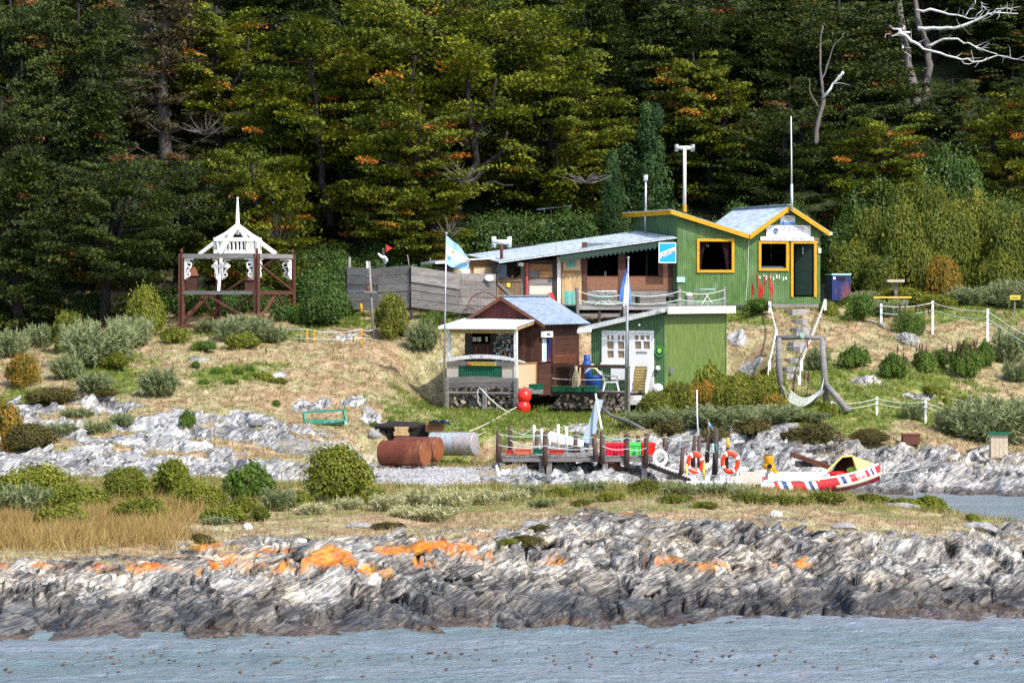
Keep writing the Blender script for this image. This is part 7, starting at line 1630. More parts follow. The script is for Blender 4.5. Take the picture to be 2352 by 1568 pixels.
# ------------------------------------------------------------------ inflatable boat
YB = 88.2
bt = thing('inflatable_boat', 'red inflatable boat with white and blue stripes and a pale yellow spray hood', 'boat', W(1850, 1140, YB))
def tube_path(u):      # centre line of the near tube, stern (0) to bow (1), in survey pixels
    px = 1747 + 282 * u; py = 1119 - 4 * u - 33 * max(0, (u - .3) / .7) ** 1.8; return px, py
RT = .17
def near(u, dy=0.0):
    px, py = tube_path(u); w_ = 1 - max(0, (u - .62) / .38) ** 2.2; return W(px, py, YB) + Vector((0, .9 - .9 * w_ + dy, 0))
segs = [(0, .12, 'ring_white'), (.12, .155, 'ring_red'), (.155, .185, 'ring_white'), (.185, .225, 'stripe_blue'), (.225, .26, 'ring_white'), (.26, .37, 'ring_red'), (.37, .40, 'ring_white'), (.40, .43, 'stripe_blue'), (.43, .46, 'ring_white'), (.46, .64, 'ring_red'), (.64, .665, 'ring_white'), (.665, .70, 'stripe_blue'), (.70, .735, 'ring_white'), (.735, .79, 'ring_red'), (.79, .87, 'ring_white'), (.87, .90, 'ring_red'), (.90, .92, 'ring_white'), (.92, .94, 'stripe_blue'), (.94, .96, 'ring_white'), (.96, 1.0, 'ring_red')]
M('stripe_blue', (.05, .075, .22), (.04, .06, .18), .45); M('tube_red', (.62, .03, .035), (.5, .025, .03), .4)
for (a, b, mt) in segs:
    us = np.linspace(a, b, max(3, int((b - a) * 60))); MB().grid([[near(min(1, max(0, u - .022 * math.cos(a_) * (1 if .02 < u < .98 else 0)))) + Vector((0, RT * math.sin(a_), RT * math.cos(a_))) for a_ in np.linspace(0, 6.2832, 17)] for u in us]).build('side_tube_panel', 'tube_red' if mt == 'ring_red' else mt, bt, world=True, smooth=True)
us = np.linspace(0, .97, 26); MB().tube([near(u) + Vector((0, 2 * (.9 - (near(u).y - YB)) if False else 1.8 - 2 * (near(u).y - YB), .02)) for u in us], RT, 14).build('far_side_tube', 'tube_red', bt, world=True, smooth=True)
MB().tube([near(u) + Vector((.03, -.02 - RT * .75, -.10)) for u in np.linspace(.60, 1.0, 14)], .05, 8).build('rub_strake', 'rope_cream', bt, world=True, smooth=True)
MB().tube([near(u) + Vector((0, -.05, RT + .01)) for u in np.linspace(.02, .98, 24)], .035, 6).build('top_strake', 'white_clean', bt, world=True, smooth=True)
P = []
for u in np.linspace(0, 1, 16):
    c = near(u); far_y = 2 * (YB + .9) - c.y; P.append([c + Vector((0, .1, -.12)), Vector((c.x, YB + .9, c.z - .42 + .1 * u)), Vector((c.x, far_y - .1, c.z - .12))])
MB().grid(P).build('hull', 'tube_red', bt, world=True, smooth=True)
P = [[near(u) + Vector((0, .15, -.05)), Vector((near(u).x, 2 * (YB + .9) - near(u).y - .15, near(u).z - .05))] for u in np.linspace(0, .95, 12)]; MB().grid(P).build('floor', 'dim_wall', bt, world=True)
lt = MB(); letter(lt, 'L010-JM', 0, 0, .40, .13, 0); base_ = near(.015); lt.v = [(base_.x + p[0], base_.y - RT - .008, base_.z - .07 + p[2] + .0 * p[0]) for p in lt.v]; lt.build('lettering', 'tube_red', bt, world=True)
c0, c1 = near(.795), near(.865); dirv = (c1 - c0).normalized(); lt = MB(); letter(lt, 'REDONDA', 0, 0, (c1 - c0).length * 1.0, .10, 0); lt.v = [tuple(c0 + dirv * p[0] + Vector((0, -RT - .012, p[2] - .05))) for p in lt.v]; lt.build('lettering', 'tube_red', bt, world=True)
a, b = W(1764, 1112, YB + .35), W(1905.5, 1088, YB + .35)
mb = MB(); P = [[W(1764 + 141 * u, 1090 - 2 * math.sin(u * 9) * .4, YB + .3), W(1764 + 141 * u, 1088.5, YB + 1.4)] for u in np.linspace(0, 1, 9)]; mb.box((a.x, YB + .3, a.z - .15), (b.x, YB + 1.4, b.z)); mb.build('white_locker', 'white_clean', bt, world=True)
MB().tube([W(1760 + 140 * u, 1104 + 1.5 * math.sin(u * 22), YB - .1) for u in np.linspace(0, 1, 40)], .012, 4).build('grab_line', 'rope_teal', bt, world=True)
# spray hood
M('hood', (.72, .58, .20), (.62, .48, .16), .7); M('hood_in', (.10, .055, .03), (.08, .045, .025), .9)
def hp(px, py, dy): return W(px, py, YB + dy)
mb = MB(); mb.add([hp(1958, 1046, .2), hp(2010, 1066, .75), hp(1972, 1086, .1)], [(0, 1, 2)]); mb.add([hp(1958, 1046, .2), hp(2010, 1066, .75), hp(2008, 1064, 1.1), hp(1956, 1046, 1.7)], [(3, 2, 1, 0)]); mb.build('hood_front', 'hood', bt, world=True)
mb = MB(); mb.add([hp(1958, 1046, .2), hp(1933, 1049, .2), hp(1899, 1082, .1), hp(1905, 1082, .1)], [(0, 1, 2, 3)]) if False else mb.beam(hp(1934, 1048, .18), hp(1899, 1082, .12), .05, .05); mb.beam(hp(1934, 1048, .18), hp(1958, 1046, .18), .05, .05); mb.beam(hp(1958, 1046, .18), hp(1972, 1086, .08), .05, .04); mb.build('hood_frame', 'hood', bt, world=True)
mb = MB(); mb.add([hp(1934, 1048, .2), hp(1958, 1046, .2), hp(1958, 1046, 1.7), hp(1934, 1048, 1.7)], [(0, 1, 2, 3)]); mb.add([hp(1934, 1048, 1.65), hp(1958, 1046, 1.65), hp(1990, 1090, 1.65), hp(1905, 1090, 1.65)], [(0, 1, 2, 3)]); mb.add([hp(1934, 1048, .9), hp(1934, 1048, 1.7), hp(1899, 1084, 1.7), hp(1899, 1084, .9)], [(0, 1, 2, 3)]); mb.build('hood_lining', 'hood_in', bt, world=True)
MB().sphere(hp(1930, 1088, .6), (.40, .3, .10), 10, 6).build('red_jacket', 'crate_scarlet', bt, world=True); MB().sphere(hp(1960, 1080, .5), (.20, .15, .12), 10, 6).build('yellow_bag', 'badge_lime', bt, world=True)
# outboard motor
ob = thing('outboard_motor', 'tilted up mustard yellow outboard motor at the stern of the boat', 'outboard', W(1765, 1088, YB + .5)); M('motor_yellow', (.62, .30, .006), (.5, .24, .006), .4)
mb = MB()
def loft(secs): 
    return MB().grid([[W(cx_ + sx_ * math.cos(a), cy_, YB + .5) + Vector((0, .16 * math.sin(a), sz_ * 0)) for a in np.linspace(0, 6.283, 13)] for cx_, cy_, sx_, sz_ in secs])
loft([(1765, 1046, 4, 0), (1765, 1047, 12, 0), (1766, 1052, 12, 0), (1766, 1062, 11, 0), (1766, 1064, 9, 0)]).build('cowling', 'motor_yellow', ob, world=True, smooth=True); loft([(1765, 1043, 2, 0), (1765, 1043.5, 10, 0), (1765, 1047, 11.5, 0)]).build('cowling_cap', 'rust_timber', ob, world=True, smooth=True)
loft([(1766, 1064, 10, 0), (1765, 1066, 15, 0), (1766, 1074, 15, 0), (1770, 1078, 12, 0)]).build('mid_section', 'motor_yellow', ob, world=True, smooth=True); MB().beam(W(1774, 1074, YB + .45), W(1783, 1086, YB + .45), .12, .12).build('skeg', 'motor_yellow', ob, world=True); MB().tube([W(1766, 1076, YB + .5), W(1764, 1095, YB + .5)], .05, 8).build('shaft', 'steel', ob, world=True); MB().sphere(W(1768, 1070, YB + .32), .07, 8, 6).build('hub', 'dark_room', ob, world=True)
t = thing('old_keel', 'dark red keel timber of an old hull lying behind the boat', 'timber', W(1860, 1070, 92.4)); MB().beam(W(1816, 1042, 92.4), W(1908, 1074, 92.0), .10, .14).build('beam', 'rust_timber', t, world=True); MB().box(W(1828, 1072, 92.3), W(1900, 1058, 92.6)).build('dark_plank', 'dark_timber', t, world=True)
wrope('mooring_line', 'thin line from the bow of the boat to the right shore', sag(W(2030, 1085, YB + .9), W(2110, 1072, 92.0), .05), .012, 'rope_white')
wrope('mooring_line', 'thin line from the landing float to the stern of the boat', sag(W(1700, 1097, 88.8), W(1752, 1098, YB + .2), .03), .010, 'rope_white')
# ------------------------------------------------------------------ slate slabs breaking the rock surface (uncountable: one mass per shore)
def slab_mass(name, n, ymask, seed, pale_v, big=1.0, flat=1.0):
    rng = np.random.default_rng(seed); ii, jj = np.nonzero((rock > .6) & ymask & (ZG > .12)); wgt = (YR[ii] * np.gradient(YR)[ii]); wgt = wgt / wgt.sum()
    k = rng.choice(len(ii), n, p=wgt); ii = ii[k]; jj = jj[k]
    x = XG[ii, jj] + rng.normal(size=n) * .03; y = YG[ii, jj] + rng.normal(size=n) * .03; z = ZG[ii, jj]; px = PXG[ii, jj]
    th = lerp_tab({-420: 62, 250: 58, 500: 34, 900: 26, 1300: 36, 1700: 38, 2352: 40, 2800: 40}, px) * flat + rng.normal(size=n) * 7; th = np.radians(th)
    lo_ = sstep(.7, .25, z) * (y < 80)                                     # worn smooth near the tide line
    L = rng.uniform(.2, .75, n) * big * (1 - .25 * lo_); w = rng.uniform(.25, .7, n) * big; t = rng.uniform(.05, .17, n) * big * (1 - .45 * lo_)
    yaw = rng.normal(size=n) * .22 + .42
    e1 = np.stack([np.cos(th) * np.cos(yaw), np.cos(th) * np.sin(yaw), np.sin(th)], 1)
    up = np.stack([-np.sin(th), -.12 + rng.normal(size=n) * .12, np.cos(th)], 1); up -= (up * e1).sum(1, keepdims=True) * e1; up /= np.linalg.norm(up, axis=1, keepdims=True); e2 = np.cross(e1, up)
    c = np.stack([x, y, z], 1) + up * (rng.uniform(-.75, -.2, n) * t)[:, None] + np.array([0, .12, -.03]) * big
    V = []
    for a, b, d in ((-1, -1, -1), (1, -1, -1), (1, 1, -1), (-1, 1, -1), (-1, -1, 1), (1, -1, 1), (1, 1, 1), (-1, 1, 1)):
        ja = rng.uniform(.55, 1.0, n); jb = rng.uniform(.7, 1.0, n); jd = rng.uniform(.55, 1.0, n)
        V.append(c + e1 * (a * L / 2 * ja)[:, None] + e2 * (b * w / 2 * jb)[:, None] + up * (d * t / 2 * jd)[:, None])
    V = np.stack(V, 1).reshape(-1, 3); q = np.array([(0, 3, 2, 1), (4, 5, 6, 7), (0, 1, 5, 4), (1, 2, 6, 5), (2, 3, 7, 6), (3, 0, 4, 7)])
    Fc = (np.arange(n)[:, None, None] * 8 + q[None]).reshape(-1, 4)
    ca = np.repeat(np.stack([np.ones(n), lich[ii, jj], np.zeros(n), np.zeros(n)], 1), 8, 0); cb = np.repeat(np.stack([wet[ii, jj], algae[ii, jj], np.zeros(n), pale[ii, jj]], 1), 8, 0)
    o = bpy.data.objects.new(name, npmesh(name, V, Fc, GM, colors={'ga': ca, 'gb': cb})); COL.objects.link(o); o['kind'] = 'stuff'; o['label'] = pale_v; o['category'] = 'rock'
slab_mass('slate_ledges', 300, (YG < Ytop - 1.0) & (ZG > .5) & (PXG > 350), 31, 'grey tilted slate beds breaking out along the near shore', 1.35, .75)
slab_mass('slate_ledges', 420, (YG > 80) & (YG < 104), 32, 'pale broken slate beds along the inner bay', 1.5, .42)
# ------------------------------------------------------------------ boulders
def boulder_mesh(seed):
    rng = np.random.default_rng(seed); ax = rng.normal(size=(6, 3)); ph = rng.uniform(0, 6, 6)
    f = lambda d: 1 + sum(.10 * math.sin(3 * (ax[k][0] * d.x + ax[k][1] * d.y + ax[k][2] * d.z) + ph[k]) for k in range(6)) * .8
    mb = MB(); mb.sphere((0, 0, .25), (1, .8, .55), 12, 8, fn=f); me = bpy.data.meshes.new('boulder'); me.from_pydata(mb.v, [], mb.f); me.update(); me.materials.append(MATS['boulder_grey']); return me
M('boulder_grey', (.40, .39, .38), (.18, .18, .185), .9, (2, 2, 3), .25, bump=.04, fine=(9, 9, 12)); M('boulder_white', (.72, .71, .69), (.5, .49, .48), .85, (2, 2, 2), .3, fine=(9, 9, 9))
BM = [boulder_mesh(i) for i in range(4)]
BL = [(570, 1215, 26, 24, 'white', 'white stone on the near strip left of the orange lichen'), (560, 1228, 34, 12, 'white', 'flat white stone below the white stone on the near strip'), (1780, 1182, 34, 16, 'white', 'small white stone on the near strip above the steep slate beds'), (1745, 1142, 40, 14, 'grey', 'pale flat stone in the grass below the boat'), (2070, 1166, 90, 24, 'grey', 'long pale orange-topped boulder at the right end of the near strip'), (1220, 1205, 60, 20, 'grey', 'pale boulder on the near strip right of the orange lichen'), (830, 1212, 70, 20, 'grey', 'grey boulder half sunk in the near strip'),
      (836, 968, 22, 16, 'white', 'white stone on the slope right of the green bench frame'), (808, 936, 18, 12, 'white', 'small white stone above the green bench frame'), (2001, 740, 18, 10, 'white', 'pair of white stones beside the round green bush below the bench'), (2027, 752, 24, 16, 'grey', 'grey stone below the yellow bench'), (2182, 690, 34, 9, 'white', 'white flat stone behind the upper rope fence'), (2220, 693, 20, 9, 'white', 'small white stone behind the upper rope fence'), (860, 1010, 30, 22, 'grey', 'grey boulder left of the tanks'), (845, 950, 26, 20, 'grey', 'grey upright stone right of the bench frame'), (300, 1060, 60, 26, 'grey', 'pale boulder in the inner bay rocks at the left'), (660, 1170, 30, 9, 'white', 'thin white stone at the foot of the biggest olive bush'), (690, 1238, 40, 12, 'white', 'white lichen-edged stone at the top of the near rocks'), (1940, 1215, 60, 22, 'grey', 'grey block on top of the near rocks at the right'), (2250, 1215, 80, 26, 'grey', 'grey block at the right end of the near rocks')]
for k, (px, py, w, h, kd, lb) in enumerate(BL):
    g_ = ghit(px, py, 50 if py > 1140 else 82); o = bpy.data.objects.new('boulder', BM[k % 4]); COL.objects.link(o); o.location = g_ - Vector((0, 0, .06)); s_ = w / 2 * g_.y / F; o.scale = (s_, s_, h * g_.y / F); o.rotation_euler = (0, 0, random.uniform(0, 6)); tag(o, lb, 'boulder')
    if kd == 'white': o.material_slots[0].link = 'OBJECT'; o.material_slots[0].material = MATS['boulder_white']
# ------------------------------------------------------------------ shrubs
def bush_mesh(seed, n, leaf, nl=9):
    rng = np.random.default_rng(seed); lob = []
    for k in range(nl):
        a = rng.uniform(0, 6.28); r = rng.uniform(.1, .62) ** .8; z = rng.uniform(.30, .72) - .22 * r; lob.append((r * math.cos(a), r * math.sin(a), z, rng.uniform(.26, .42)))
    lob.append((0, 0, .52, .46)); cs, ns, ti = [], [], []; m = n // len(lob)
    for (x, y, z, r) in lob:
        d = rng.normal(size=(m, 3)); d /= np.linalg.norm(d, axis=1, keepdims=True); d[:, 2] = np.where(d[:, 2] < -.5, -d[:, 2], d[:, 2])
        cl = fbm(d[:, 0] * 3 + x * 9, d[:, 1] * 3 + d[:, 2] * 4 + seed, 2); rad = r * (rng.uniform(.5, 1.0, m) ** .45) * (.72 + .6 * cl) * np.where(rng.random(m) < .14, rng.uniform(1.05, 1.38, m), 1)
        cs.append(np.array([x, y, z]) + d * rad[:, None]); ns.append(d + np.array([0, 0, .3]) + rng.normal(size=(m, 3)) * .55); ti.append(np.clip(rng.uniform(.25, .6) + (cl - .5) * .8 + rng.normal(size=m) * .13, 0, 1))
    c = np.concatenate(cs); c[:, 2] = np.maximum(c[:, 2], .0)
    v, f, t = kites(c, np.concatenate(ns), leaf * rng.uniform(.65, 1.4, len(c)), np.concatenate(ti), 1.15, rng)
    return npmesh('foliage', v, f, MATS['olive_leaf'], attrs={'tint': ('POINT', t)})
def spray_mesh(seed, n, L, wd):
    """upright twiggy shrub: narrow leaves along many rising twigs"""
    rng = np.random.default_rng(seed); nt_ = n // 22; cs, ds, ti = [], [], []
    for k in range(nt_):
        a = rng.uniform(0, 6.28); r = math.sqrt(rng.uniform(0, 1)) * .5; sp = rng.uniform(.2, .75); b0 = np.array([r * math.cos(a), r * math.sin(a), rng.uniform(0, .3)]); e = b0 + np.array([math.cos(a) * sp * .7, math.sin(a) * sp * .7, rng.uniform(.35, .85) * (1.05 - .5 * r)])
        u = rng.uniform(.15, 1, 22) ** .7; c = b0 + (e - b0) * u[:, None] + rng.normal(size=(22, 3)) * .02; d = (e - b0) * .7 + rng.normal(size=(22, 3)) * .45; cs.append(c); ds.append(d); ti.append(np.clip(rng.uniform(.2, .7) + .25 * (u - .5) + rng.normal(size=22) * .12, 0, 1))
    c = np.concatenate(cs); v, f, t = strands(c, np.concatenate(ds), L * rng.uniform(.6, 1.4, len(c)), wd * rng.uniform(.7, 1.3, len(c)), np.concatenate(ti), rng)
    return npmesh('foliage', v, f, MATS['grey_leaf'], attrs={'tint': ('POINT', t)})
BS = {'S': [bush_mesh(41, 5200, .11, 11), bush_mesh(42, 5200, .11, 11)], 'M': [bush_mesh(43, 13000, .066, 15), bush_mesh(44, 13000, .066, 15)], 'L': [bush_mesh(45, 24000, .046, 22), bush_mesh(46, 24000, .046, 22)]}
SPR = {'S': [spray_mesh(51, 3400, .22, .055), spray_mesh(52, 3400, .22, .055)], 'M': [spray_mesh(53, 8800, .15, .036), spray_mesh(54, 8800, .15, .036)]}
KIND = {'olive': ('olive_leaf', 'olive green leafy bush'), 'yellow': ('yellow_leaf', 'yellow-green leafy bush'), 'green': ('green_leaf', 'deep green rounded bush'), 'grey': ('grey_leaf', 'grey-green twiggy shrub'), 'autumn': ('autumn_leaf', 'orange-tinged bush'), 'heath': ('heath_leaf', 'low dark brownish heath shrub'), 'pale': ('pale_leaf', 'cream-leaved low shrub'), 'white': ('white_leaf', 'whitish cushion plant'), 'shade': ('poplar_leaf', 'shaded green thicket bush'), 'mound': ('mound_leaf', 'big rounded mid-green bush')}
LM = [('the white roof frame', 540, 660), ('the rusty pavilion posts', 540, 740), ('the green bench frame', 745, 960), ('the plank fence', 940, 660), ('the kiosk', 1150, 800), ('the tanks', 960, 1040), ('the green shed', 1590, 820), ('the cafe', 1400, 620), ('the post hut', 1720, 600), ('the blue bin', 1925, 660), ('the stone steps', 1830, 790), ('the hammock frame', 1850, 880), ('the yellow bench', 2048, 690), ('the upper rope fence', 2200, 720), ('the lower rope fence', 2070, 935), ('the boat', 1880, 1095), ('the jetty', 1330, 1050), ('the ramp', 1570, 1085), ('the golden grass', 230, 1240), ('the dead tree', 2110, 250), ('the notice at the right edge', 2331, 690), ('the rust red box', 2092, 1015), ('the pale stump box', 2293, 1025), ('the left edge rocks', 60, 1010), ('the biggest round bush', 765, 1090), ('the orange lichen', 770, 1285), ('the left edge of the wood', 30, 780)]
USED = {}
def auto_label(kind, px, py, w):
    d = sorted(LM, key=lambda l: (l[1] - px) ** 2 + (1.3 * (l[2] - py)) ** 2)
    for size in ((('wide' if w > 130 else ('small' if w < 60 else ''))), 'spreading', 'low', 'rounded', 'ragged', 'dense', 'loose'):
        for l in d[:4]:
            dx, dy = px - l[1], py - l[2]
            for rel in (('right of', 'left of')[dx < 0] if abs(dx) > abs(dy) else ('below', 'above')[dy < 0], ('right of', 'left of')[dx < 0], ('below', 'above')[dy < 0]):
                s = ' '.join(f'{size} {KIND[kind][1]} {rel} {l[0]}'.split())
                if s not in USED: USED[s] = 1; return s
    return s
def put_bush(kind, px, py, w, h, Y=None, label=None, name='bush', depth=.85, group=None):
    g_ = ghit(px, py, 50 if py > 1122 else 82) if Y is None else gpt(px, Y); wm, hm_ = w * g_.y / F, h * g_.y / F
    sz = 'S' if wm < 1.25 else ('M' if wm < 2.5 else 'L')
    if kind in ('grey', 'pale'): me = random.choice(SPR['S' if wm < 1.3 else 'M'])
    else: me = random.choice(BS[sz])
    o = bpy.data.objects.new({'grey': 'shrub', 'pale': 'shrub', 'heath': 'heath_shrub'}.get(kind, name), me); COL.objects.link(o)
    o.location = g_ - Vector((0, 0, .05 + .04 * hm_)); o.scale = (wm / 2 * 1.12, wm / 2 * depth, hm_ * 1.12); o.rotation_euler = (0, 0, 0 if False else random.choice((0, math.pi)) + random.uniform(-.3, .3))
    o.material_slots[0].link = 'OBJECT'; o.material_slots[0].material = MATS[KIND[kind][0]]
    return tag(o, label or auto_label(kind, px, py - h / 2, w), 'bush' if kind not in ('grey', 'pale', 'heath') else 'shrub', group)
B = [ # near strip, left
 ('olive', 765, 1152, 190, 128), ('green', 577, 1152, 118, 82), ('olive', 400, 1140, 120, 82), ('olive', 285, 1150, 140, 78), ('olive', 200, 1182, 150, 72), ('olive', 60, 1145, 190, 78), ('olive', -60, 1130, 150, 110), ('olive', 470, 1168, 140, 62), ('olive', 330, 1205, 160, 62), ('olive', 150, 1212, 130, 52), ('olive', 520, 1200, 110, 40), ('grey', 50, 1190, 130, 72), ('grey', 640, 1172, 80, 50), ('grey', 130, 1175, 90, 50), ('olive', 560, 1180, 70, 40), ('yellow', 600, 1195, 60, 34), ('olive', 690, 1165, 60, 40), ('olive', 860, 1160, 60, 40),
 ('pale', 720, 1180, 70, 28), ('pale', 800, 1170, 70, 30), ('pale', 890, 1172, 80, 40), ('pale', 960, 1168, 90, 46), ('pale', 1040, 1172, 95, 50), ('pale', 1110, 1158, 70, 36), ('pale', 1000, 1196, 110, 36), ('pale', 1180, 1150, 70, 28), ('pale', 930, 1190, 80, 30),
 ('grey', 1210, 1140, 80, 34), ('olive', 1290, 1140, 80, 30), ('grey', 1350, 1132, 90, 36), ('olive', 1400, 1150, 70, 28), ('yellow', 1480, 1132, 80, 42), ('grey', 1560, 1138, 80, 36), ('yellow', 1550, 1156, 90, 30), ('grey', 1640, 1138, 100, 40), ('yellow', 1720, 1156, 100, 34), ('grey', 1700, 1140, 70, 30), ('yellow', 1800, 1160, 110, 34), ('yellow', 1900, 1156, 110, 36), ('yellow', 2000, 1156, 100, 32), ('olive', 2080, 1166, 90, 32), ('olive', 2135, 1172, 85, 46), ('olive', 2232, 1200, 44, 28), ('grey', 1250, 1165, 70, 26), ('yellow', 1340, 1160, 60, 20), ('yellow', 1620, 1165, 70, 22), ('heath', 1210, 1248, 90, 26), ('heath', 1240, 1225, 50, 16), ('olive', 1170, 1250, 60, 18), ('heath', 890, 1215, 80, 20), ('heath', 460, 1240, 70, 18), ('grey', 500, 1205, 70, 22),
 # left slope
 ('grey', 366, 912, 108, 78), ('grey', 227, 842, 200, 100), ('grey', 220, 898, 100, 54), ('grey', 154, 872, 90, 68), ('autumn', 58, 886, 112, 90), ('heath', 110, 925, 170, 46), ('heath', 60, 1035, 150, 60), ('grey', 282, 982, 66, 36), ('grey', 176, 962, 90, 32), ('grey', 140, 1005, 90, 34), ('grey', 225, 994, 76, 36), ('green', 430, 986, 40, 40), ('autumn', 12, 1032, 90, 100), ('yellow', 160, 808, 108, 90), ('olive', 345, 772, 112, 108), ('grey', 560, 790, 130, 62), ('grey', 480, 766, 70, 30), ('grey', 625, 788, 70, 40), ('olive', 400, 790, 80, 38), ('olive', 270, 850, 90, 40), ('grey', 300, 800, 120, 70), ('olive', 560, 800, 80, 36), ('green', 470, 806, 70, 24), ('green', 450, 848, 30, 18), ('green', 500, 858, 34, 16), ('green', 470, 882, 24, 14), ('green', 545, 862, 26, 14), ('olive', 600, 872, 60, 16), ('olive', 640, 880, 50, 14), ('green', 530, 882, 40, 12), ('green', 635, 936, 24, 18), ('green', 575, 854, 22, 14), ('grey', 30, 820, 100, 60), ('grey', 90, 800, 90, 50), ('heath', 240, 905, 110, 20), ('green', 860, 985, 26, 16), ('green', 900, 1000, 30, 26),
 # pavilion to fence
 ('shade', 740, 750, 125, 82), ('green', 700, 745, 90, 50), ('shade', 790, 725, 80, 40), ('yellow', 905, 778, 95, 98), ('grey', 970, 810, 78, 62), ('grey', 905, 700, 80, 66), ('yellow', 928, 775, 36, 24), ('grey', 950, 700, 50, 40), ('green', 995, 745, 50, 30), ('green', 985, 790, 46, 60), ('shade', 660, 740, 70, 40),
 # before the shed
 ('yellow', 1508, 966, 100, 66), ('yellow', 1560, 950, 105, 72), ('autumn', 1600, 935, 90, 58), ('olive', 1632, 925, 80, 84), ('yellow', 1672, 950, 100, 80), ('yellow', 1722, 938, 100, 72), ('olive', 1768, 930, 80, 64), ('olive', 1700, 900, 70, 44), ('grey', 1560, 985, 130, 44), ('grey', 1660, 985, 170, 52), ('grey', 1780, 972, 130, 40), ('grey', 1850, 968, 110, 22), ('heath', 1540, 1000, 80, 36), ('heath', 1730, 1000, 90, 38), ('autumn', 1780, 945, 60, 40), ('grey', 1470, 985, 90, 40), ('heath', 1640, 1010, 70, 30), ('olive', 1900, 955, 42, 32), ('heath', 1880, 1020, 150, 46), ('heath', 1990, 1018, 110, 36), ('heath', 1820, 1015, 80, 26), ('olive', 1770, 880, 70, 36), ('grey', 1880, 850, 60, 50), ('green', 1858, 925, 34, 22),
 # right slope
 ('green', 1980, 738, 76, 60), ('green', 2096, 774, 84, 54), ('white', 2082, 790, 58, 26), ('green', 1963, 848, 76, 48), ('green', 2053, 872, 70, 56), ('green', 2120, 852, 66, 44), ('green', 2165, 848, 64, 44), ('green', 2217, 872, 74, 80), ('green', 2262, 846, 48, 58), ('grey', 2320, 836, 84, 74), ('grey', 2335, 878, 66, 46), ('grey', 2290, 1016, 220, 100), ('grey', 2200, 1000, 110, 60), ('grey', 2099, 964, 58, 40), ('olive', 2174, 930, 26, 18), ('olive', 2140, 905, 60, 18), ('olive', 2230, 930, 90, 24), ('grey', 2040, 725, 90, 36), ('olive', 1900, 720, 50, 30), ('green', 1745, 722, 78, 36), ('green', 1950, 705, 50, 24),
]
for (k, px, py, w, h) in B: put_bush(k, px, py, w * (.86 if px < 420 and py < 1010 else 1), h * (.78 if 1190 < px < 2240 and py > 1120 else (.78 if px < 420 and 850 < py < 1010 else 1)))
# wood edge: thicket behind the buildings and at the foot of the trees
EDGE = [('yellow', 1390, 117.2, 150, 120), ('yellow', 1330, 118.0, 140, 100), ('yellow', 1460, 119.0, 120, 110), ('yellow', 1280, 118.5, 110, 80), ('shade', 1240, 118.5, 160, 120), ('shade', 1180, 118.0, 150, 110), ('shade', 1100, 117.6, 150, 100), ('shade', 1030, 117.2, 140, 80), ('shade', 960, 116.8, 140, 100), ('shade', 880, 116.5, 140, 90), ('shade', 800, 117.0, 150, 110), ('shade', 720, 116.5, 140, 90),
        ('mound', 1945, 119.0, 130, 130), ('mound', 1990, 119.9, 130, 180), ('mound', 2065, 119.2, 140, 195), ('mound', 2115, 120.8, 150, 240), ('mound', 2185, 119.4, 150, 200), ('mound', 2240, 120.6, 150, 215), ('mound', 2310, 119.5, 140, 175), ('mound', 2370, 120.2, 150, 195), ('autumn', 2180, 117.5, 90, 100), ('mound', 2025, 118.0, 120, 95), ('mound', 2280, 118.0, 120, 100), ('yellow', 2130, 118.3, 110, 110), ('mound', 2470, 119.5, 200, 190), ('mound', 2550, 119.8, 200, 190), ('shade', 2020, 122.5, 180, 200), ('shade', 2170, 123.0, 200, 250), ('shade', 1940, 121.5, 140, 160),
        ('grey', 2240, 116.8, 120, 40), ('grey', 2330, 116.5, 120, 60), ('olive', 2080, 116.8, 140, 36), ('grey', 1990, 116.4, 80, 30), ('olive', 2150, 116.2, 120, 30), ('shade', 620, 115.2, 110, 60), ('shade', 520, 115.5, 120, 60), ('shade', 430, 115.0, 110, 70), ('shade', 330, 116, 120, 70), ('shade', 1580, 122, 160, 130), ('shade', 1700, 122.5, 160, 130), ('shade', 1820, 122.5, 150, 140), ('shade', 1500, 121, 120, 110),
        ('shade', 1300, 122.5, 200, 130), ('shade', 1150, 122.5, 200, 130), ('shade', 1010, 121.5, 180, 120), ('shade', 870, 120.5, 170, 110), ('shade', 740, 120, 160, 110), ('shade', 200, 114.5, 130, 70), ('shade', 90, 114.5, 130, 70), ('shade', -10, 114.5, 120, 70), ('shade', 2270, 122.5, 180, 160), ('shade', 2060, 128, 150, 90), ('shade', 2170, 128.5, 140, 80), ('shade', 2110, 130.5, 120, 60), ('shade', 2250, 128, 150, 90), ('shade', 2010, 127, 130, 80), ('shade', 2160, 133, 130, 70), ('grey', 445, 124, 150, 120), ('grey', 500, 126, 120, 90), ('grey', 90, 128, 120, 80)]
for (k, px, Y, w, h) in EDGE:
    q_ = gpt(px, Y); put_bush(k, px, YH + F * (CH - q_.z) / Y, w, h, Y=Y)
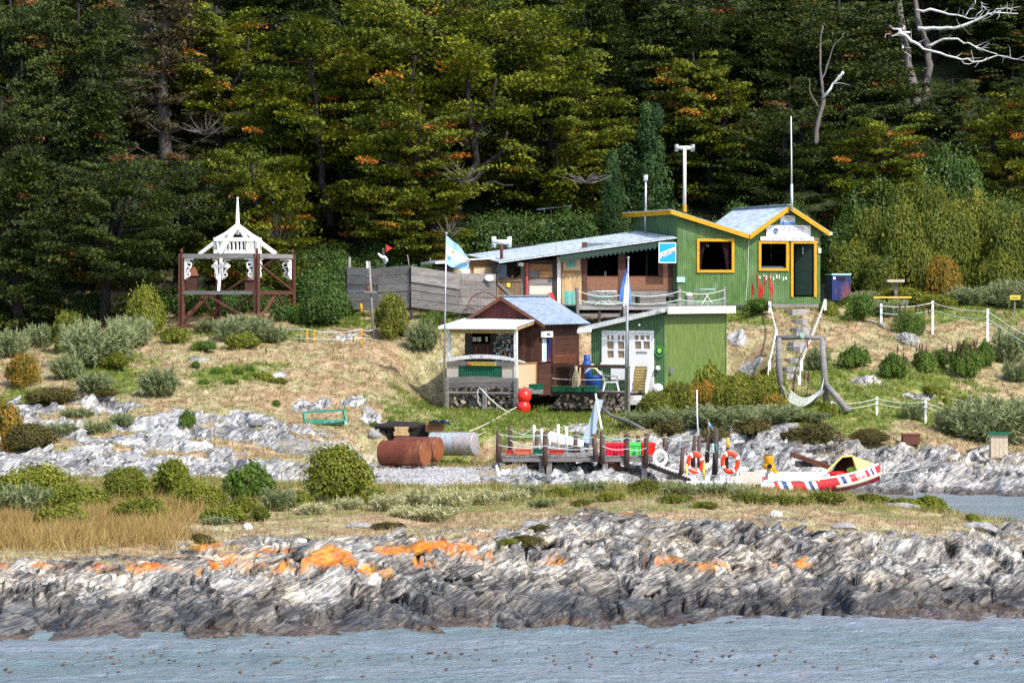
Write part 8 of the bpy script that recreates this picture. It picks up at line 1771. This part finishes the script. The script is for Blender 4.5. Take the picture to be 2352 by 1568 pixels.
# flower spikes
M('spike_red', (.55, .02, .02), (.38, .015, .018), .7); M('spike_wine', (.10, .022, .035), (.06, .018, .026), .8)
def spike_mesh():
    mb = MB(); mb.tube([(0, 0, -.35), (0, 0, 0)], .012, 5); revolve(mb, [(.012, 0), (.032, .03), (.036, .12), (.024, .24), (.004, .34)], 8); me = bpy.data.meshes.new('flower_spike'); me.from_pydata([tuple(p) for p in mb.v], [], mb.f); me.update(); me.materials.append(MATS['spike_red']); return me
SPM = spike_mesh()
def spikes(label, pts, Y, mat, sc, name='flowering_plant'):
    t = thing(name, label, 'flowers', W(pts[0][0], pts[0][1] + 20, Y))
    for i, (px, py) in enumerate(pts):
        o = bpy.data.objects.new('flower_spike', SPM); COL.objects.link(o); o.parent = t; o.location = W(px, py, Y + random.uniform(-.2, .2)) - t.location; s_ = sc * random.uniform(.85, 1.15); o.scale = (s_, s_, s_ * 1.15); o.rotation_euler = (random.uniform(-.1, .1), random.uniform(-.1, .1), 0)
        o.material_slots[0].link = 'OBJECT'; o.material_slots[0].material = MATS[mat]
    return t
spikes('red torch lilies in front of the post hut wall', [(1729, 676), (1741, 664), (1747, 672), (1751, 680), (1757, 656), (1768, 664), (1775, 674), (1746, 686), (1741, 652), (1769, 654)], 112.9, 'spike_red', 1.0)
spikes('wine red flower spikes on the bush left of the others on the right slope', [(1964, 800)], 105.5, 'spike_wine', .72); spikes('wine red flower spikes on the leftmost of the dark bush row', [(2061, 812), (2076, 826)], 104.5, 'spike_wine', .72); spikes('wine red flower spikes on the middle of the dark bush row', [(2105, 808), (2112, 803), (2118, 805), (2127, 808), (2148, 818)], 104.8, 'spike_wine', .72); spikes('wine red flower spikes on the right half of the dark bush row', [(2168, 812), (2174, 808), (2188, 810), (2200, 806), (2204, 803), (2215, 800)], 104.8, 'spike_wine', .72); spikes('wine red flower spikes at the right end of the dark bush row', [(2229, 804), (2236, 797), (2244, 793), (2240, 800)], 105.0, 'spike_wine', .72); spikes('dark flower spikes on the dark bush below the yellow bench', [(2067, 712), (2079, 708), (2103, 716), (2122, 718), (2132, 722)], 110.5, 'spike_wine', .8); spikes('dark flower spikes on the grass left of the kiosk', [(985, 752), (962, 748), (971, 756), (1018, 745), (1000, 740), (1012, 750)], 108.5, 'spike_wine', .8); spikes('red flower spikes beside the rope handrail', [(1855, 800), (1883, 760)], 106, 'spike_red', .8); spikes('dark flower spikes at the foot of the stone steps', [(1762, 872), (1768, 876), (1825, 872), (1848, 870), (1856, 876)], 103, 'spike_wine', .8)
# ------------------------------------------------------------------ grass (uncountable)
def grass(name, label, mask, n, hmin, hmax, wd, mat, seed, per=4, lean=.45, spread=.05):
    rng = np.random.default_rng(seed); wgt = np.clip(mask, 0, None) * (YG * np.gradient(YR)[:, None]); wgt = wgt.ravel() / wgt.sum(); k = rng.choice(wgt.size, n, p=wgt); ii, jj = np.unravel_index(k, mask.shape)
    x = XG[ii, jj] + rng.uniform(-.05, .05, n); y = YG[ii, jj] + rng.uniform(-.05, .05, n); z = ground(x, y) - .01
    c = np.repeat(np.stack([x, y, z], 1), per, 0); m = len(c); c[:, :2] += rng.normal(size=(m, 2)) * spread; c[:, 2] = ground(c[:, 0], c[:, 1]) - .01
    d = np.stack([rng.normal(size=m) * lean + .12, rng.normal(size=m) * lean, np.ones(m)], 1); Ls = np.repeat(rng.uniform(hmin, hmax, n), per) * rng.uniform(.6, 1.15, m)
    ti = np.clip(np.repeat(rng.uniform(.1, .8, n), per) + rng.normal(size=m) * .15, 0, 1); v_, f_, t_ = strands(c, d, Ls, np.full(m, wd) * rng.uniform(.7, 1.3, m), ti, rng)
    o = bpy.data.objects.new(name, npmesh(name, v_, f_, MATS[mat], attrs={'tint': ('POINT', t_)})); COL.objects.link(o); o['kind'] = 'stuff'; o['label'] = label; o['category'] = 'grass'
turf = (1 - rock) * (1 - gravel) * (1 - forest) * (ZG > .25)
onsp = (YG > 57) & (YG < 79.5); onb = (YG > 84) & (YG < 120); view = (PXG > -120) & (PXG < 2480)
grass('tall_grass', 'tall golden grass on the near strip at the left', turf * onsp * view * sstep(600, 380, PXG + (n_lo - .5) * 500 + (n_md - .5) * 300) * sstep(60.6, 63, YG + (n_md - .5) * 3) * sstep(71, 68, YG + (n_md - .5) * 3) * (.25 + 1.2 * sstep(.35, .6, n_md)), 7000, .12, .50, .018, 'gold_blade', 61, 5, .42, .10)
grass('dry_grass', 'dry straw grass over the near strip', turf * onsp * view * (1 - .6 * green), 11000, .06, .17, .02, 'straw_blade', 62)
grass('rough_grass', 'yellow-green rough grass along the crest of the near strip', turf * onsp * view * sstep(68, 72, YG + (n_md - .5) * 3) * (.35 + green), 9000, .10, .26, .02, 'mixed_blade', 63, 4, .35)
grass('dry_grass', 'dry straw grass over the slopes of the bay', turf * onb * view * np.clip(1 - green * 1.2, .05, 1), 22000, .06, .18, .03, 'straw_blade', 64)
grass('green_grass', 'green grass around the huts and on the right lawn', turf * onb * view * (green * 1.5 + .10), 20000, .06, .20, .03, 'green_blade', 65)
grass('crack_grass', 'grass growing in the cracks of the rocks', rock * (ZG > .7) * view * (1 - lich) * sstep(.52, .66, n_md) * (YG < 104), 2600, .06, .18, .025, 'straw_blade', 66)
# loose stones on the gravel beach
rng = np.random.default_rng(77); ii, jj = np.nonzero((gravel > .5) & (YG > 84) & (PXG > 800)); k = rng.choice(len(ii), 1500); mb = MB()
for a_, b_ in zip(ii[k], jj[k]):
    c = Vector((XG[a_, b_] + rng.uniform(-.05, .05), YG[a_, b_] + rng.uniform(-.1, .1), ZG[a_, b_])); r_ = rng.uniform(.015, .05) * rng.choice([1, 1, 1, 1.8])
    mb.add([c + Vector(p_) * r_ * rng.uniform(.7, 1.3) for p_ in ((1, 0, 0), (0, 1, 0), (-1, 0, 0), (0, -1, 0), (0, 0, .8))], [(0, 1, 4), (1, 2, 4), (2, 3, 4), (3, 0, 4)])
o = mb.build('gravel', 'boulder_grey'); o['kind'] = 'stuff'; o['label'] = 'loose grey stones on the gravel beach by the tanks'; o['category'] = 'gravel'
# kelp on the water
M('kelp_m', (.13, .062, .02), (.07, .036, .014), .45); rng = np.random.default_rng(70); mb = MB()
for k in range(230):
    py = rng.choice([1512, 1500, 1525, 1545, 1490], p=[.3, .25, .2, .15, .1]) + rng.normal() * 7; px = rng.uniform(-100, 2450); px = px if rng.random() < .6 else rng.normal() * 260 + rng.choice([350, 900, 1850, 1500]); Y = CH * F / (py - YH)
    if ground(np.float64((px - CX) * Y / F), np.float64(max(Y, 48.1))) > -.1 and Y > 48: continue
    c = W(px, py, Y); c.z = .03; n_ = rng.integers(3, 6); L = rng.uniform(.012, .045); a0 = rng.uniform(0, 6)
    P = [(c.x + L * math.cos(a0 + 6.28 * i / 6) * rng.uniform(.5, 1.6), c.y + L * 2 * math.sin(a0 + 6.28 * i / 6) * rng.uniform(.5, 1.4), .015 + rng.uniform(0, .015)) for i in range(6)]; mb.add(P + [(c.x, c.y, .03 + rng.uniform(0, .025))], [(i, (i + 1) % 6, 6) for i in range(6)])
o = mb.build('kelp', 'kelp_m'); o['kind'] = 'stuff'; o['label'] = 'brown kelp fronds floating on the channel'; o['category'] = 'kelp'
